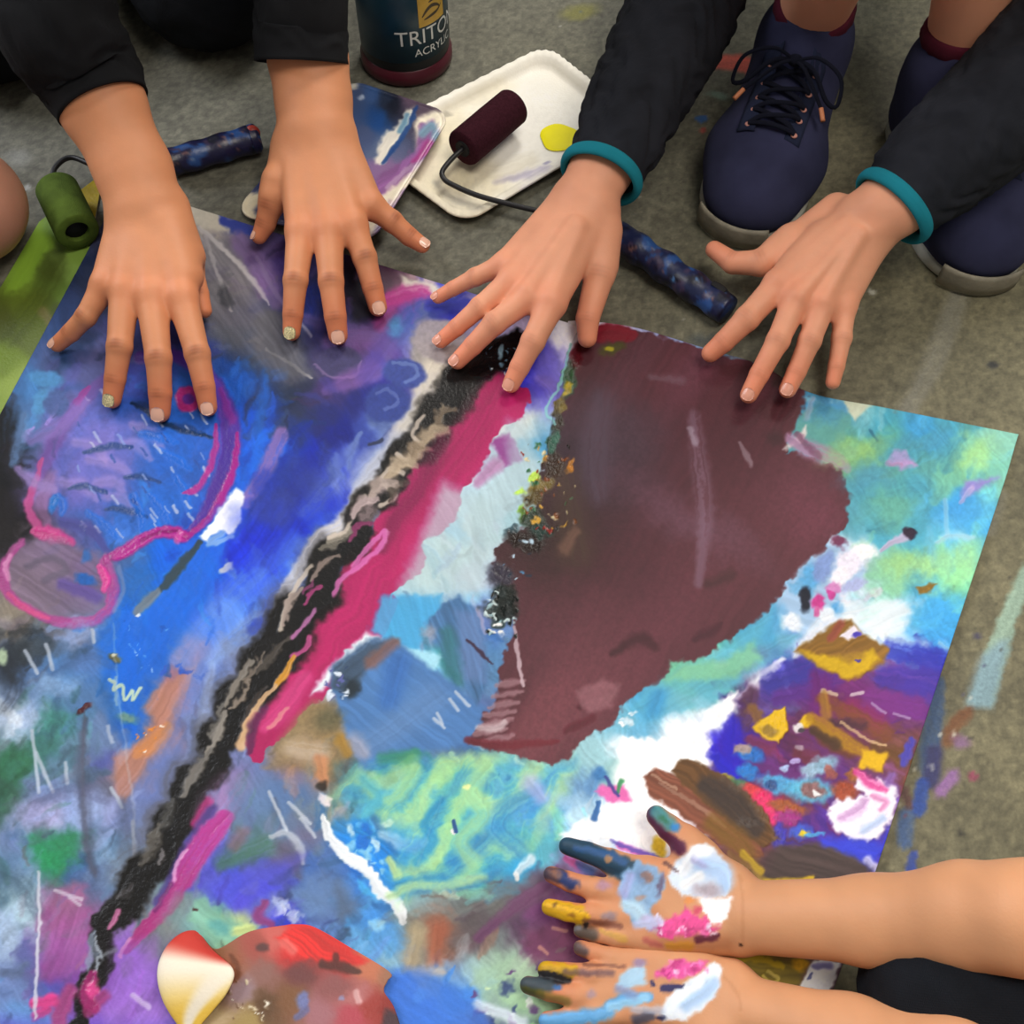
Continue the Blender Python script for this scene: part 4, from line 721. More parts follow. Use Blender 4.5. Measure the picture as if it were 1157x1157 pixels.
    for x, y, rx, ry, an, c in [(848, 853, 16, 9, 10, '1c70c4'), (838, 846, 10, 6, 0, 'a89088'), (845, 872, 12, 8, 20, '1878c8'), (880, 887, 24, 11, 15, '4aa4d8'), (872, 888, 8, 6, 0, '2c4a80'), (916, 893, 26, 14, 5, '58b4d4'), (918, 893, 14, 9, 5, '8a5a58'), (922, 896, 5, 3, 30, 'f4f8f8'), (930, 865, 18, 10, -20, '88b4cc'), (915, 872, 10, 9, 0, '98b8d0'), (938, 872, 6, 8, 0, '9a5048'), (898, 860, 5, 4, 0, 'b0a0d8'), (888, 868, 5, 4, 0, 'a8c0e8'), (902, 846, 6, 4, 0, 'a08898'), (955, 893, 16, 12, 10, 'a04420'), (965, 875, 8, 8, 0, '9a5a28'), (820, 880, 10, 5, 10, 'a89828'), (834, 886, 12, 7, 10, '4a7a50'), (848, 894, 14, 8, 25, 'd83a40'), (862, 908, 14, 14, 30, 'e82a68'), (868, 922, 12, 10, 0, 'e42c70'), (890, 912, 22, 7, 10, 'a05428'), (890, 924, 14, 9, 0, 'a02880'), (845, 928, 12, 5, 10, 'e08840'), (840, 932, 8, 3, 10, 'f0d070'), (905, 940, 14, 8, 0, '3858c8'), (908, 942, 6, 5, 0, 'e8c818'), (920, 943, 10, 3, -10, '48a0d8'), (880, 945, 8, 14, 0, '3a38b8')]:
        B(x, y, rx, ry, an, c, .35, .92, wf=4, h=.0005, wet=.5, var=.15)
    G([(965, 868), (985, 880), (1010, 890), (1014, 902), (1006, 930), (985, 950), (960, 950), (940, 935), (934, 915), (950, 902), (978, 900), (968, 888)], 'f2ecf8', 3, wf=5, h=.0009, wet=.5); S([(968, 872), (985, 886), (1000, 892)], [5, 6, 4], 'e03a90', .5, .85, dry=.3); S([(978, 906), (965, 918), (950, 925)], [4, 6, 4], 'c890cc', .7, .75, dry=.3); S([(975, 938), (998, 925)], [5, 4], 'a8c4f0', .7, .7); S([(985, 900), (1000, 905), (995, 915)], [3, 4, 3], 'e078b8', .7, .7)
    G([(925, 945), (980, 950), (1000, 955), (985, 985), (965, 978), (930, 962)], '3444d8', 5, op=.85, ang=15); S([(980, 972), (990, 980)], 5, 'd8d4f4', .6, .8)
    G([(850, 975), (890, 955), (925, 950), (960, 965), (985, 985), (988, 1000), (860, 1002)], '483a38', 5, ang=15, var=.2, wm=5); S([(800, 975), (840, 985), (865, 1000)], [10, 9, 6], 'b49420', .6, .85, dry=.2, h=.0006, wet=.6); S([(865, 998), (900, 996), (918, 992)], [5, 4, 3], 'e0b820', .5, .85); B(840, 983, 5, 3, 20, 'e8e0d8', h=.001, wet=1); B(847, 984, 3, 2, 0, '141008')
    S([(860, 950), (850, 975)], [16, 14], '5a3440', .8, .6)
    # brown brush drags above the thumb
    G([(727, 880), (741, 867), (770, 880), (812, 905), (856, 940), (862, 968), (838, 966), (800, 945), (762, 915), (735, 898)], '7e4a38', 2, wf=3, ang=33, var=.22, h=.0005, sl=140, sw=2)
    G([(758, 872), (768, 857), (784, 858), (826, 882), (864, 916), (880, 948), (862, 958), (820, 930), (786, 900)], '664628', 2, wf=3, ang=38, var=.18, h=.0006, sl=140, sw=2)
    S([(800, 888), (825, 905), (852, 935)], [12, 17, 12], '3d3330', .5, .92, dry=.12); S([(745, 885), (790, 912), (820, 935)], [1.5, 2.4, 1.5], 'a8806c', .5, .7); S([(738, 876), (765, 892)], 1.5, 'b89078', .5, .8); S([(805, 930), (835, 955), (850, 985)], [10, 14, 10], '7c5a24', .6, .85, dry=.25); S([(840, 965), (860, 985)], [4, 4], 'c0a028', .5, .85)
    # around and under the small hands
    G([(690, 1080), (830, 1080), (910, 1086), (905, 1112), (880, 1118), (820, 1110), (800, 1090)], '8a7824', 5, op=.85, ang=5, var=.25); S([(815, 1084), (855, 1084), (885, 1092)], [5, 4, 3], 'c8a81c', .5, .9); S([(868, 1098), (880, 1106), (870, 1110), (862, 1102)], 2, 'e0c860', .5, .9, h=.0008); B(905, 1090, 9, 6, 0, 'e0a818', .5, .9)
    G([(918, 1086), (950, 1086), (938, 1122), (904, 1116)], 'fafaff', 2); S([(920, 1092), (938, 1092)], [3, 4], '8078c0', .6, .8); S([(914, 1105), (918, 1100)], 1.2, '5058a0', .5, .8)
    G([(600, 985), (640, 975), (690, 985), (690, 1030), (620, 1045), (580, 1030)], '6c3a64', 8, op=.65, ang=-30); S([(640, 960), (655, 985), (640, 1000)], [6, 9, 6], 'a888cc', .7, .7); S([(640, 970), (655, 980)], [4, 5], 'e068b0', .5, .9); S([(655, 978), (668, 985)], 5, '5a80d0', .6, .8); S([(700, 955), (730, 968)], [4, 5], 'e86cc0', .5, .9); S([(690, 950), (720, 962), (750, 972)], [2, 3, 3], '5a50b8', .5, .8); B(745, 957, 8, 12, -20, 'd8b018', .4, .9); S([(650, 960), (685, 955)], [5, 7], 'e4eef4', .7, .85, dry=.3)
    S([(655, 1010), (690, 1020)], [8, 8], '9c5a94', .6, .8)
    G([(455, 1040), (480, 1032), (510, 1030), (540, 1010), (600, 985), (640, 985), (620, 1010), (560, 1045), (520, 1070), (480, 1085), (458, 1092)], '68645f', 10, op=.5, ang=-28, var=.2); S([(492, 1080), (495, 1050)], [10, 12], 'a85a40', .8, .75); S([(465, 1085), (472, 1055)], [9, 10], 'b8a480', .8, .7); S([(540, 1060), (580, 1025), (625, 995)], [5, 7, 6], '6a3c62', .5, .85, dry=.25); S([(470, 1100), (500, 1098)], [5, 4], 'd0bca8', .7, .7, dry=.3)
    G([(536, 1095), (580, 1078), (610, 1085), (640, 1105), (620, 1157), (560, 1160), (540, 1130)], 'a0c4a4', 8, op=.7, wm=6); p.spots(20, (535, 1095, 640, 1157), (3, 8), ['4a4880', '5a3870', '2c3c70', 'c8e0b0', 'e8f0e8'], 81, op=.85); G([(590, 1050), (660, 1045), (650, 1090), (600, 1090)], '743c5c', 8, op=.6, ang=-20); p.lines([(625, 1048, 640, 1052), (610, 1070, 618, 1078)], 2, 'd89c88', .7)
    G([(430, 1095), (480, 1095), (540, 1135), (560, 1165), (420, 1165)], '3c74d8', 8, op=.7, ang=30); S([(540, 1135), (590, 1155)], [5, 7], 'd8e4f4', .7, .8)
# ------------------------------------------------------------------ smooth bodies: signed distance fields meshed by surface nets
class Field:
    def __init__(s, lo, hi, h):
        s.lo = np.array(lo, float); s.h = h
        s.n = np.ceil((np.array(hi) - s.lo) / h).astype(int) + 1
        s.D = np.full(s.n, .03, np.float32)

    def _box(s, pts, m):
        pts = np.asarray(pts)
        a = np.clip(np.floor((pts.min(0) - m - s.lo) / s.h).astype(int), 0, s.n)
        b = np.clip(np.ceil((pts.max(0) + m - s.lo) / s.h).astype(int) + 1, 0, s.n)
        ax = [(s.lo[i] + np.arange(a[i], b[i]) * s.h).astype(np.float32) for i in range(3)]
        return (slice(a[0], b[0]), slice(a[1], b[1]), slice(a[2], b[2])), ax[0][:, None, None], ax[1][None, :, None], ax[2][None, None, :]

    def _dist(s, a, b, ra, rb, X, Y, Z, n, f):
        ab = b - a; L2 = float(ab @ ab) + 1e-12
        px, py, pz = X - a[0], Y - a[1], Z - a[2]
        t = np.clip((px * ab[0] + py * ab[1] + pz * ab[2]) / L2, 0, 1)
        dx, dy, dz = px - t * ab[0], py - t * ab[1], pz - t * ab[2]
        if n is not None:
            q = (dx * n[0] + dy * n[1] + dz * n[2]) * (1 / f - 1)
            dx = dx + q * n[0]; dy = dy + q * n[1]; dz = dz + q * n[2]
        return np.sqrt(dx * dx + dy * dy + dz * dz) - (ra + (rb - ra) * t)

    def cone(s, a, b, ra, rb=None, k=.004, n=None, f=1.):
        rb = ra if rb is None else rb; a = np.asarray(a, float); b = np.asarray(b, float)
        sl, X, Y, Z = s._box([a, b], max(ra, rb) * max(1, f) + k + 4 * s.h)
        if min(i.stop - i.start for i in sl) <= 0: return
        d = s._dist(a, b, ra, rb, X, Y, Z, n, f)
        D = s.D[sl]
        g = np.clip(.5 + .5 * (D - d) / k, 0, 1)
        s.D[sl] = D + (d - D) * g - k * g * (1 - g)

    def cut(s, a, b, ra, rb=None, k=.002):
        rb = ra if rb is None else rb; a = np.asarray(a, float); b = np.asarray(b, float)
        sl, X, Y, Z = s._box([a, b], max(ra, rb) + k + 4 * s.h)
        if min(i.stop - i.start for i in sl) <= 0: return
        d = -s._dist(a, b, ra, rb, X, Y, Z, None, 1)
        D = s.D[sl]; g = np.clip(.5 - .5 * (D - d) / k, 0, 1)
        s.D[sl] = D + (d - D) * g + k * g * (1 - g)

    def chain(s, P, R, k=.003, k0=None, n=None, f=1.):
        for i in range(len(P) - 1):
            s.cone(P[i], P[i + 1], R[i], R[i + 1], k0 if (i == 0 and k0) else k, n, f)

    def floor(s, z):
        Z = s.lo[2] + np.arange(s.n[2]) * s.h
        s.D = np.maximum(s.D, (z - Z)[None, None, :]).astype(np.float32)

    def mesh(s):
        D = s.D; N = D < 0
        c = [(0, 0, 0), (1, 0, 0), (0, 1, 0), (1, 1, 0), (0, 0, 1), (1, 0, 1), (0, 1, 1), (1, 1, 1)]
        nx, ny, nz = np.array(D.shape) - 1
        cnt = np.zeros((nx, ny, nz), np.int8)
        for q in c: cnt += N[q[0]:q[0] + nx, q[1]:q[1] + ny, q[2]:q[2] + nz]
        act = np.argwhere((cnt > 0) & (cnt < 8)); idx = -np.ones((nx, ny, nz), np.int32)
        idx[act[:, 0], act[:, 1], act[:, 2]] = np.arange(len(act))
        v = np.stack([D[act[:, 0] + q[0], act[:, 1] + q[1], act[:, 2] + q[2]] for q in c], 1)
        acc = np.zeros((len(act), 3)); m = np.zeros(len(act)); ca = np.array(c, float)
        for i in range(8):
            for j in range(i + 1, 8):
                if np.abs(ca[i] - ca[j]).sum() != 1: continue
                x = (v[:, i] < 0) != (v[:, j] < 0)
                t = v[x, i] / (v[x, i] - v[x, j])
                acc[x] += ca[i] + (ca[j] - ca[i]) * t[:, None]; m[x] += 1
        V = (act + acc / m[:, None]) * s.h + s.lo
        F = []
        for ax in range(3):
            o = [1, 1, 1]; o[ax] = 0
            a = N[:-1 or None]; 
            s0 = [slice(0, -1)] * 3; s0 = [slice(0, D.shape[i] - 1) for i in range(3)]; s1 = list(s0); s1[ax] = slice(1, D.shape[ax])
            e = N[tuple(s0)] != N[tuple(s1)]
            p = np.argwhere(e); u, w = [(1, 2), (2, 0), (0, 1)][ax]
            p = p[(p[:, u] > 0) & (p[:, w] > 0)]
            if not len(p): continue
            def at_(du, dw):
                q = p.copy(); q[:, u] -= du; q[:, w] -= dw; return idx[q[:, 0], q[:, 1], q[:, 2]]
            f = np.stack([at_(1, 1), at_(0, 1), at_(0, 0), at_(1, 0)], 1)
            ins = N[p[:, 0], p[:, 1], p[:, 2]]
            f[~ins] = f[~ins][:, ::-1]
            F.append(f[(f >= 0).all(1)])
        return V, np.vstack(F)

def normals(V, F):
    n = np.cross(V[F[:, 2]] - V[F[:, 0]], V[F[:, 3]] - V[F[:, 1]])
    N = np.zeros_like(V)
    for i in range(4): np.add.at(N, F[:, i], n)
    return N / (np.linalg.norm(N, axis=1)[:, None] + 1e-12)

def relax(V, F, it=2, lam=.5):
    for _ in range(it):
        S = np.zeros_like(V); c = np.zeros(len(V))
        for i in range(4):
            j = (i + 1) % 4
            np.add.at(S, F[:, i], V[F[:, j]]); np.add.at(c, F[:, i], 1); np.add.at(S, F[:, j], V[F[:, i]]); np.add.at(c, F[:, j], 1)
        V = V + lam * (S / c[:, None] - V)
    return V

def pxj(j):
    """(px,py,z,r_px) → world point, radius in metres"""
    return at(j[0], j[1], j[2]), j[3] * mpp(j[0], j[1], j[2])

UP = np.array([0, 0, 1.])

def hand(spec, h=.0013):
    """one hand and forearm as a single smooth surface.
    spec: fingers (list of 4-joint chains, thumb first), palm (cones), arm (chain), flat"""
    parts = []
    def conv(ch):
        P, R = zip(*[pxj(j) for j in ch]); return [np.array(p) for p in P], list(R)
    fing = [conv(c) for c in spec['fingers']]; arm = conv(spec['arm'])
    if 'elbow' in spec:
        arm[0].append(np.array(spec['elbow'][:3])); arm[1].append(spec['elbow'][3])
    palm = [(pxj(a), pxj(b)) for a, b in spec['palm']]
    bumps = [pxj(b) for b in spec.get('bumps', [])]
    allp = [p for P, R in fing for p in P] + arm[0] + [q[0] for ab in palm for q in ab]
    lo = np.min(allp, 0) - .05; hi = np.max(allp, 0) + .05
    fd = Field(lo, hi, h)
    dorsal = spec.get('dorsal', 1)
    nrm = unit(np.cross(arm[0][0] - arm[0][1], [1, 0, 0])); nrm = nrm if nrm[2] > 0 else -nrm
    fl = spec.get('flat', .8)
    ad = unit(arm[0][1] - arm[0][0]); an = unit(UP - ad * (UP @ ad))
    for i in range(len(arm[0]) - 1):
        fd.cone(arm[0][i], arm[0][i + 1], arm[1][i], arm[1][i + 1], .01, an, fl)
    pn = spec.get('pn'); 
    for (a, ra), (b, rb) in palm: fd.cone(a, b, ra, rb, spec.get('pk', .010), UP if pn else None, pn or 1)
    for b, rb in bumps: fd.cone(b, b + 1e-4, rb, rb, .006)
    for P, R in fing:
        fd.chain(P, R, .0014, .006)
        fd.cone(P[1], P[1] + 1e-4, R[1] * .97, R[1] * .97, .003)      # knuckle swelling
    for a, b in spec.get('tendons', []):
        (a, ra), (b, rb) = pxj(a), pxj(b); fd.cone(a, b, ra, rb, .006)
    V, F = fd.mesh(); V = relax(V, F, 2, .5); N = normals(V, F)
    # ---- skin colour
    tone = hx(spec['tone']); n = len(V); c = np.tile(tone, (n, 1))
    blot = fbm(V[:, 0] * 60, V[:, 1] * 60 + V[:, 2] * 40, 5, 3)
    c = c * (1 + .035 * blot[:, None])
    red = np.array([1.04, .86, .82])
    for k, (P, R) in enumerate(fing):
        tip, r = P[-1], R[-1]
        w = np.exp(-(np.linalg.norm(V - tip, axis=1) / (r * 4.0)) ** 2) * .55
        c = c * (1 - w[:, None]) + c * red * w[:, None]
        for i, amt in ((1, .55), (2, .3)):
            d = unit(P[i + 1] - P[i - 1]); q = V - P[i]; s = q @ d; lat = np.linalg.norm(q - s[:, None] * d, axis=1)
            up_ = N @ unit(UP - d * (UP @ d))
            side = np.cross(d, UP); x = q @ unit(side)
            w = np.exp(-(s / (R[i] * .42)) ** 2 - (x / (R[i] * .62)) ** 2) * (lat < R[i] * 2) * np.clip(up_ * dorsal, 0, 1) * amt * spec.get('crease', 1)
            c = c * (1 - w[:, None]) + c * np.array([.72, .58, .52]) * w[:, None]
            w2 = sum(np.exp(-((s - o * R[i]) / (R[i] * .09)) ** 2) for o in (-.3, 0, .28)) * np.exp(-(x / (R[i] * .7)) ** 2) * (lat < R[i] * 2) * np.clip(up_ * dorsal, 0, 1) * .3 * spec.get('crease', 1)
            c = c * (1 - w2[:, None] * .35)
            V -= N * (w2 * .0007)[:, None]
    for P, R in fing[1:]:
        w = np.exp(-(np.linalg.norm(V - P[0], axis=1) / (R[0] * 1.3)) ** 2) * .35
        c = c * (1 - w[:, None]) + c * red * w[:, None]
    info = dict(fing=fing, arm=arm, N=N)
    return V, F, c, info

def nail(P, R, width=.72, length=1.25, up=UP):
    """curved finger-nail shell seated on the back of a fingertip"""
    d = unit(P[-1] - P[-2]); n = unit(up - d * (up @ d)); s = np.cross(d, n); r = R[-1]
    nu, nv = 9, 9; V = []
    for i in range(nv):
        t = i / (nv - 1) * 2 - 1
        for j in range(nu):
            u = (j / (nu - 1) * 2 - 1)
            # superellipse outline
            e = (1 - abs(t) ** 3.2) ** (1 / 2.4) if abs(t) < 1 else 0.12
            e = max(e, .25)
            a = u * width * e * 1.0
            y = t * length * .55
            lift = .97 + .055
            V.append(P[-1] + d * r * (.12 + y) + s * r * math.sin(a) * 1.0 + n * r * (math.cos(a) * lift - .12 * max(0, t) ** 2 - .0))
    V = np.array(V); F = [tuple(f) for f in grid_faces(nv, nu)]
    top = len(V); V2 = np.vstack([V + n * r * .02, V - n * r * .10])
    Fb = [tuple(i + top for i in f[::-1]) for f in F]
    rim = list(range(nu)) + [i * nu + nu - 1 for i in range(1, nv)] + [(nv - 1) * nu + j for j in range(nu - 2, -1, -1)] + [i * nu for i in range(nv - 2, 0, -1)]
    Fr = [(rim[i], rim[i] + top, rim[(i + 1) % len(rim)] + top, rim[(i + 1) % len(rim)]) for i in range(len(rim))]
    return V2, F + Fb + [f[::-1] for f in Fr]

def body(J, tone, h=.007, bare_leg=True):
    """rest of a figure: head with face, neck, trunk, upper arms, legs as one field"""
    P = {k: np.array(v, float) for k, v in J.items()}
    pts = np.array(list(P.values())); fd = Field(pts.min(0) - .16, pts.max(0) + .16, h)
    fw = unit(np.array(J['face'], float) - P['head'])
    side = unit(np.cross(fw, UP)); upv = np.cross(side, fw)
    H = P['head']; r = .078
    fd.cone(H + upv * .02 - fw * .012, H + upv * .025 + fw * .008, r, r * .98, .01)
    fd.cone(H - upv * .03 + fw * .015, H - upv * .065 + fw * .032, .056, .032, .03)
    fd.cone(H + upv * .005 + fw * .075, H - upv * .022 + fw * .092, .008, .012, .012)     # nose
    fd.cone(H - upv * .05 + fw * .066 - side * .016, H - upv * .05 + fw * .066 + side * .016, .008, .008, .008)  # lips
    for q in (-1, 1):
        fd.cone(H + side * q * .078 - upv * .005, H + side * q * .082 + upv * .025, .010, .013, .008)
        fd.cut(H + side * q * .03 + upv * .012 + fw * .092, H + side * q * .03 + upv * .012 + fw * .093, .018, .018, .01)
    fd.cone(H - upv * .05 - fw * .02, P['neck'], .036, .042, .02)
    fd.cone(P['neck'], P['chest'], .045, .09, .03); fd.cone(P['chest'], P['hips'], .095, .10, .03)
    for q in ('L', 'R'):
        fd.cone(P['sh' + q], P['chest'], .05, .08, .03)
        fd.cone(P['sh' + q], P['el' + q], .042, .033, .02)
        if 'kn' + q in P:
            fd.cone(P['hips'] + .4 * (P['kn' + q] - P['hips']), P['kn' + q], .062, .046, .03)
            fd.cone(P['hips'], P['hips'] + .4 * (P['kn' + q] - P['hips']), .085, .062, .03)
            fd.cone(P['kn' + q], .6 * P['kn' + q] + .4 * P['an' + q], .044, .044, .02)
            fd.cone(.6 * P['kn' + q] + .4 * P['an' + q], P['an' + q], .044, .030, .01)
            if 'to' + q in P: fd.cone(P['an' + q] - [0, 0, .02], P['to' + q], .03, .022, .02)
    V, F = fd.mesh(); V = relax(V, F, 2, .5)
    c = np.tile(hx(tone), (len(V), 1)) * (1 + .04 * fbm(V[:, 0] * 40, V[:, 1] * 40 + V[:, 2] * 30, 6, 3))[:, None]
    return V, F, c, (H, fw, side, upv)

def join(parts):
    Vs, Fs, Cs, o = [], [], [], 0
    for V, F, c in parts:
        Vs.append(V); Fs.append(np.asarray(F) + o); Cs.append(c); o += len(V)
    return np.vstack(Vs), np.vstack(Fs), np.vstack(Cs)

def hair_and_eyes(person, hd, mhair, mw, mi):
    H, fw, side, upv = hd
    fd = Field(H - .14, H + .14, .005)
    fd.cone(H + upv * .028 - fw * .02, H + upv * .03, .088, .086, .01)
    fd.cone(H - upv * .03 - fw * .04, H - upv * .07 - fw * .045, .06, .05, .02)
    fd.cut(H - upv * .05 + fw * .10, H + upv * .005 + fw * .105, .085, .07, .01)
    V, F = fd.mesh(); V = relax(V, F, 2)
    N = normals(V, F); V = V + N * (.003 * vn(V[:, 0] * 220, V[:, 2] * 60 + V[:, 1] * 60, 3))[:, None]
    mk('hair', V, F, mhair, person)
    for q in (-1, 1):
        e = H + side * q * .03 + upv * .012 + fw * .068
        V, F = ball(e, .0115); o = mk('eye', V, F, mw, person)
        V, F = ball(e + fw * .0075, .006); mk('iris', V, F, mi, o)

def cloth(name, cones, m, parent, h=.005, wr=.0025, cuts=(), k=.03, scale=38, zmin=None):
    pts = np.array([c[i] for c in cones for i in (0, 1)])
    fd = Field(pts.min(0) - .15, pts.max(0) + .15, h)
    for c in cones: fd.cone(c[0], c[1], c[2], c[3], k)
    for c in cuts: fd.cut(*c)
    if zmin is not None: fd.floor(zmin)
    V, F = fd.mesh(); V = relax(V, F, 2)
    N = normals(V, F)
    w = fbm(V[:, 0] * scale + V[:, 2] * scale * .4, V[:, 1] * scale * .7 + V[:, 2] * scale, 8, 3)
    V = V + N * (wr * (1 - 2 * np.abs(w)))[:, None]
    if zmin is not None: V[:, 2] = np.maximum(V[:, 2], zmin)
    return mk(name, V, F, m, parent)

def sleeve(name, pts, radii, m, parent, seed=1, wr=.003, flat=.95, lip=.0025, step=.0025, seg=72, ridge=60):
    """open sleeve: pts[0] is the cuff; outer wall, turned edge and inner wall"""
    P = np.asarray(pts, float); R = np.asarray(radii, float)
    L = np.linalg.norm(np.diff(P, axis=0), axis=1).sum(); n = max(12, int(L / step))
    D = spline(np.c_[P, R], n); Q = D[:, :3]; r = D[:, 3]
    T, N, B = frames(Q); th = np.linspace(0, 2 * np.pi, seg, endpoint=False)
    s = np.linspace(0, L, n)[:, None]; cx = np.cos(th)[None]; sy = np.sin(th)[None]
    w = fbm(s * ridge + 1.3 * cx + 20 * seed + .9 * vn(cx * 2 + seed, sy * 2), sy * 1.6 + cx * 1.1 + seed, seed, 3)
    amp = wr * smooth(0, .02, s) 
    rr = r[:, None] + amp * (1 - 2.2 * np.abs(w)) + .0006 * np.exp(-((s - .0) / .004) ** 2)
    V = Q[:, None] + B[:, None] * (cx * rr)[..., None] + N[:, None] * (sy * rr * flat)[..., None]
    inner = [];
    for off, d in ((0, lip * .4), (.0005, lip), (.012, lip * 1.1), (.03, lip * 1.3)):
        i = min(int(off / step), n - 1); q = rr[i] - d
        inner.append(Q[i] + B[i] * (np.cos(th) * q)[:, None] + N[i] * (np.sin(th) * q * flat)[:, None])
    Vi = np.array(inner)[::-1]
    A = np.concatenate([Vi, V], 0); rows = len(A)
    return mk(name, A.reshape(-1, 3), grid_faces(rows, seg, True)[:, ::-1].copy(), m, parent)

def cuff(name, c, axis, r, w, t, m, parent, flat=.95, seg=72, up=UP):
    """rounded knitted band around axis at c"""
    a = unit(axis); n = unit(up - a * (up @ a)); b = np.cross(a, n)
    th = np.linspace(0, 2 * np.pi, seg, endpoint=False); ring = np.linspace(0, 2 * np.pi, 16, endpoint=False)
    V = []
    for q in ring:
        rr = r + t * math.cos(q) * (1.0) + .0004 * np.sin(th * 36) * (math.cos(q) > 0)
        V.append(np.asarray(c) + a * (w * math.sin(q)) + b * (np.cos(th) * rr)[:, None] + n * (np.sin(th) * rr * flat)[:, None])
    V = np.array(V); rows = len(ring)
    V = np.concatenate([V, V[:1]], 0)
    return mk(name, V.reshape(-1, 3), grid_faces(rows + 1, seg, True), m, parent)
# ------------------------------------------------------------------ materials of the place
M = {}
M['paint'] = mat('acrylic_paint', attr=True, rough=.6, spec=.3, wet=True, bump=.35, bscale=420)
M['skin'] = mat('skin', attr=True, rough=.55, bump=.12, bscale=520, sss=.12, spec=.35)
M['black'] = knit('black_cotton', '17181b', 700, var=.25)
M['grey'] = knit('charcoal_jersey', '25272e', 650, var=.25)
M['teal'] = knit('teal_rib', '1e8a9c', 900, var=.1)
M['dark'] = knit('dark_trouser_cloth', '14171d', 500, var=.25)
M['shoe'] = knit('navy_mesh_fabric', '3f4162', 1100, var=.16, bump=.7)
M['shoedark'] = knit('dark_navy_fabric', '242a42', 900, var=.15)
M['sock'] = knit('maroon_knit', '54182a', 1000, var=.2)
M['sole'] = mat('pale_rubber', 'a8a89c', .7, var=.15, bump=.3)
M['toe'] = mat('worn_rubber', '8a8474', .7, var=.3, bump=.4)
M['lace'] = knit('navy_cord', '1a1d30', 2500, var=.2, bump=.8)
M['eyelet'] = mat('salmon_stitching', 'c88c80', .6)
M['aglet'] = mat('orange_cord', 'c07850', .6)
M['hair'] = mat('dark_hair', '2a1c14', .5, var=.3, vscale=200)
M['fair'] = mat('fair_hair', '6a4a2c', .5, var=.3, vscale=200)
M['white'] = mat('eye_white', 'e8e4de', .2)
M['iris'] = mat('eye_iris', '3a2818', .15)
M['nail'] = mat('pearl_pink_varnish', 'e8b49c', .22, coat=.5)
M['barenail'] = mat('bare_nail', 'e4a088', .35, coat=.2)
M['glitter'] = mat('gold_glitter_varnish', 'dcd09c', .3, metal=.4, var=.45, vscale=900, bump=1, bscale=1500)
M['board'] = mat('paperboard', attr=True, rough=.75, wet=True, bump=.25, bscale=500)
M['foam'] = mat('maroon_foam', '3c1a24', .95, var=.25, vscale=400, bump=1, bscale=1400, spec=.1)
M['greenfoam'] = mat('green_foam', '4f6424', .9, var=.3, vscale=60, bump=.8, bscale=1300, spec=.2)
M['wire'] = mat('black_wire', '17161a', .45)
M['hole'] = mat('near_black_fill', '0c0d10', .8)
M['navy'] = mat('navy_plastic', attr=True, rough=.38, bump=.5, bscale=160)
M['red'] = mat('red_plastic', 'a83428', .5, var=.15)
M['bottle'] = mat('maroon_paint_bottle', '521a28', .35)
M['label'] = mat('dark_teal_label', '0b3444', .38, var=.06)
M['band'] = mat('near_black_band', '14161c', .4)
M['letter'] = mat('pale_print', 'd4d8d4', .5)
M['gold'] = mat('gold_print', 'c09a38', .5, var=.12, vscale=80)
M['ink'] = mat('brown_print', '3a2c10', .5)
M['yellow'] = mat('yellow_paint', 'fbf018', .5, var=.03, bump=.1, bscale=200, spec=.2)

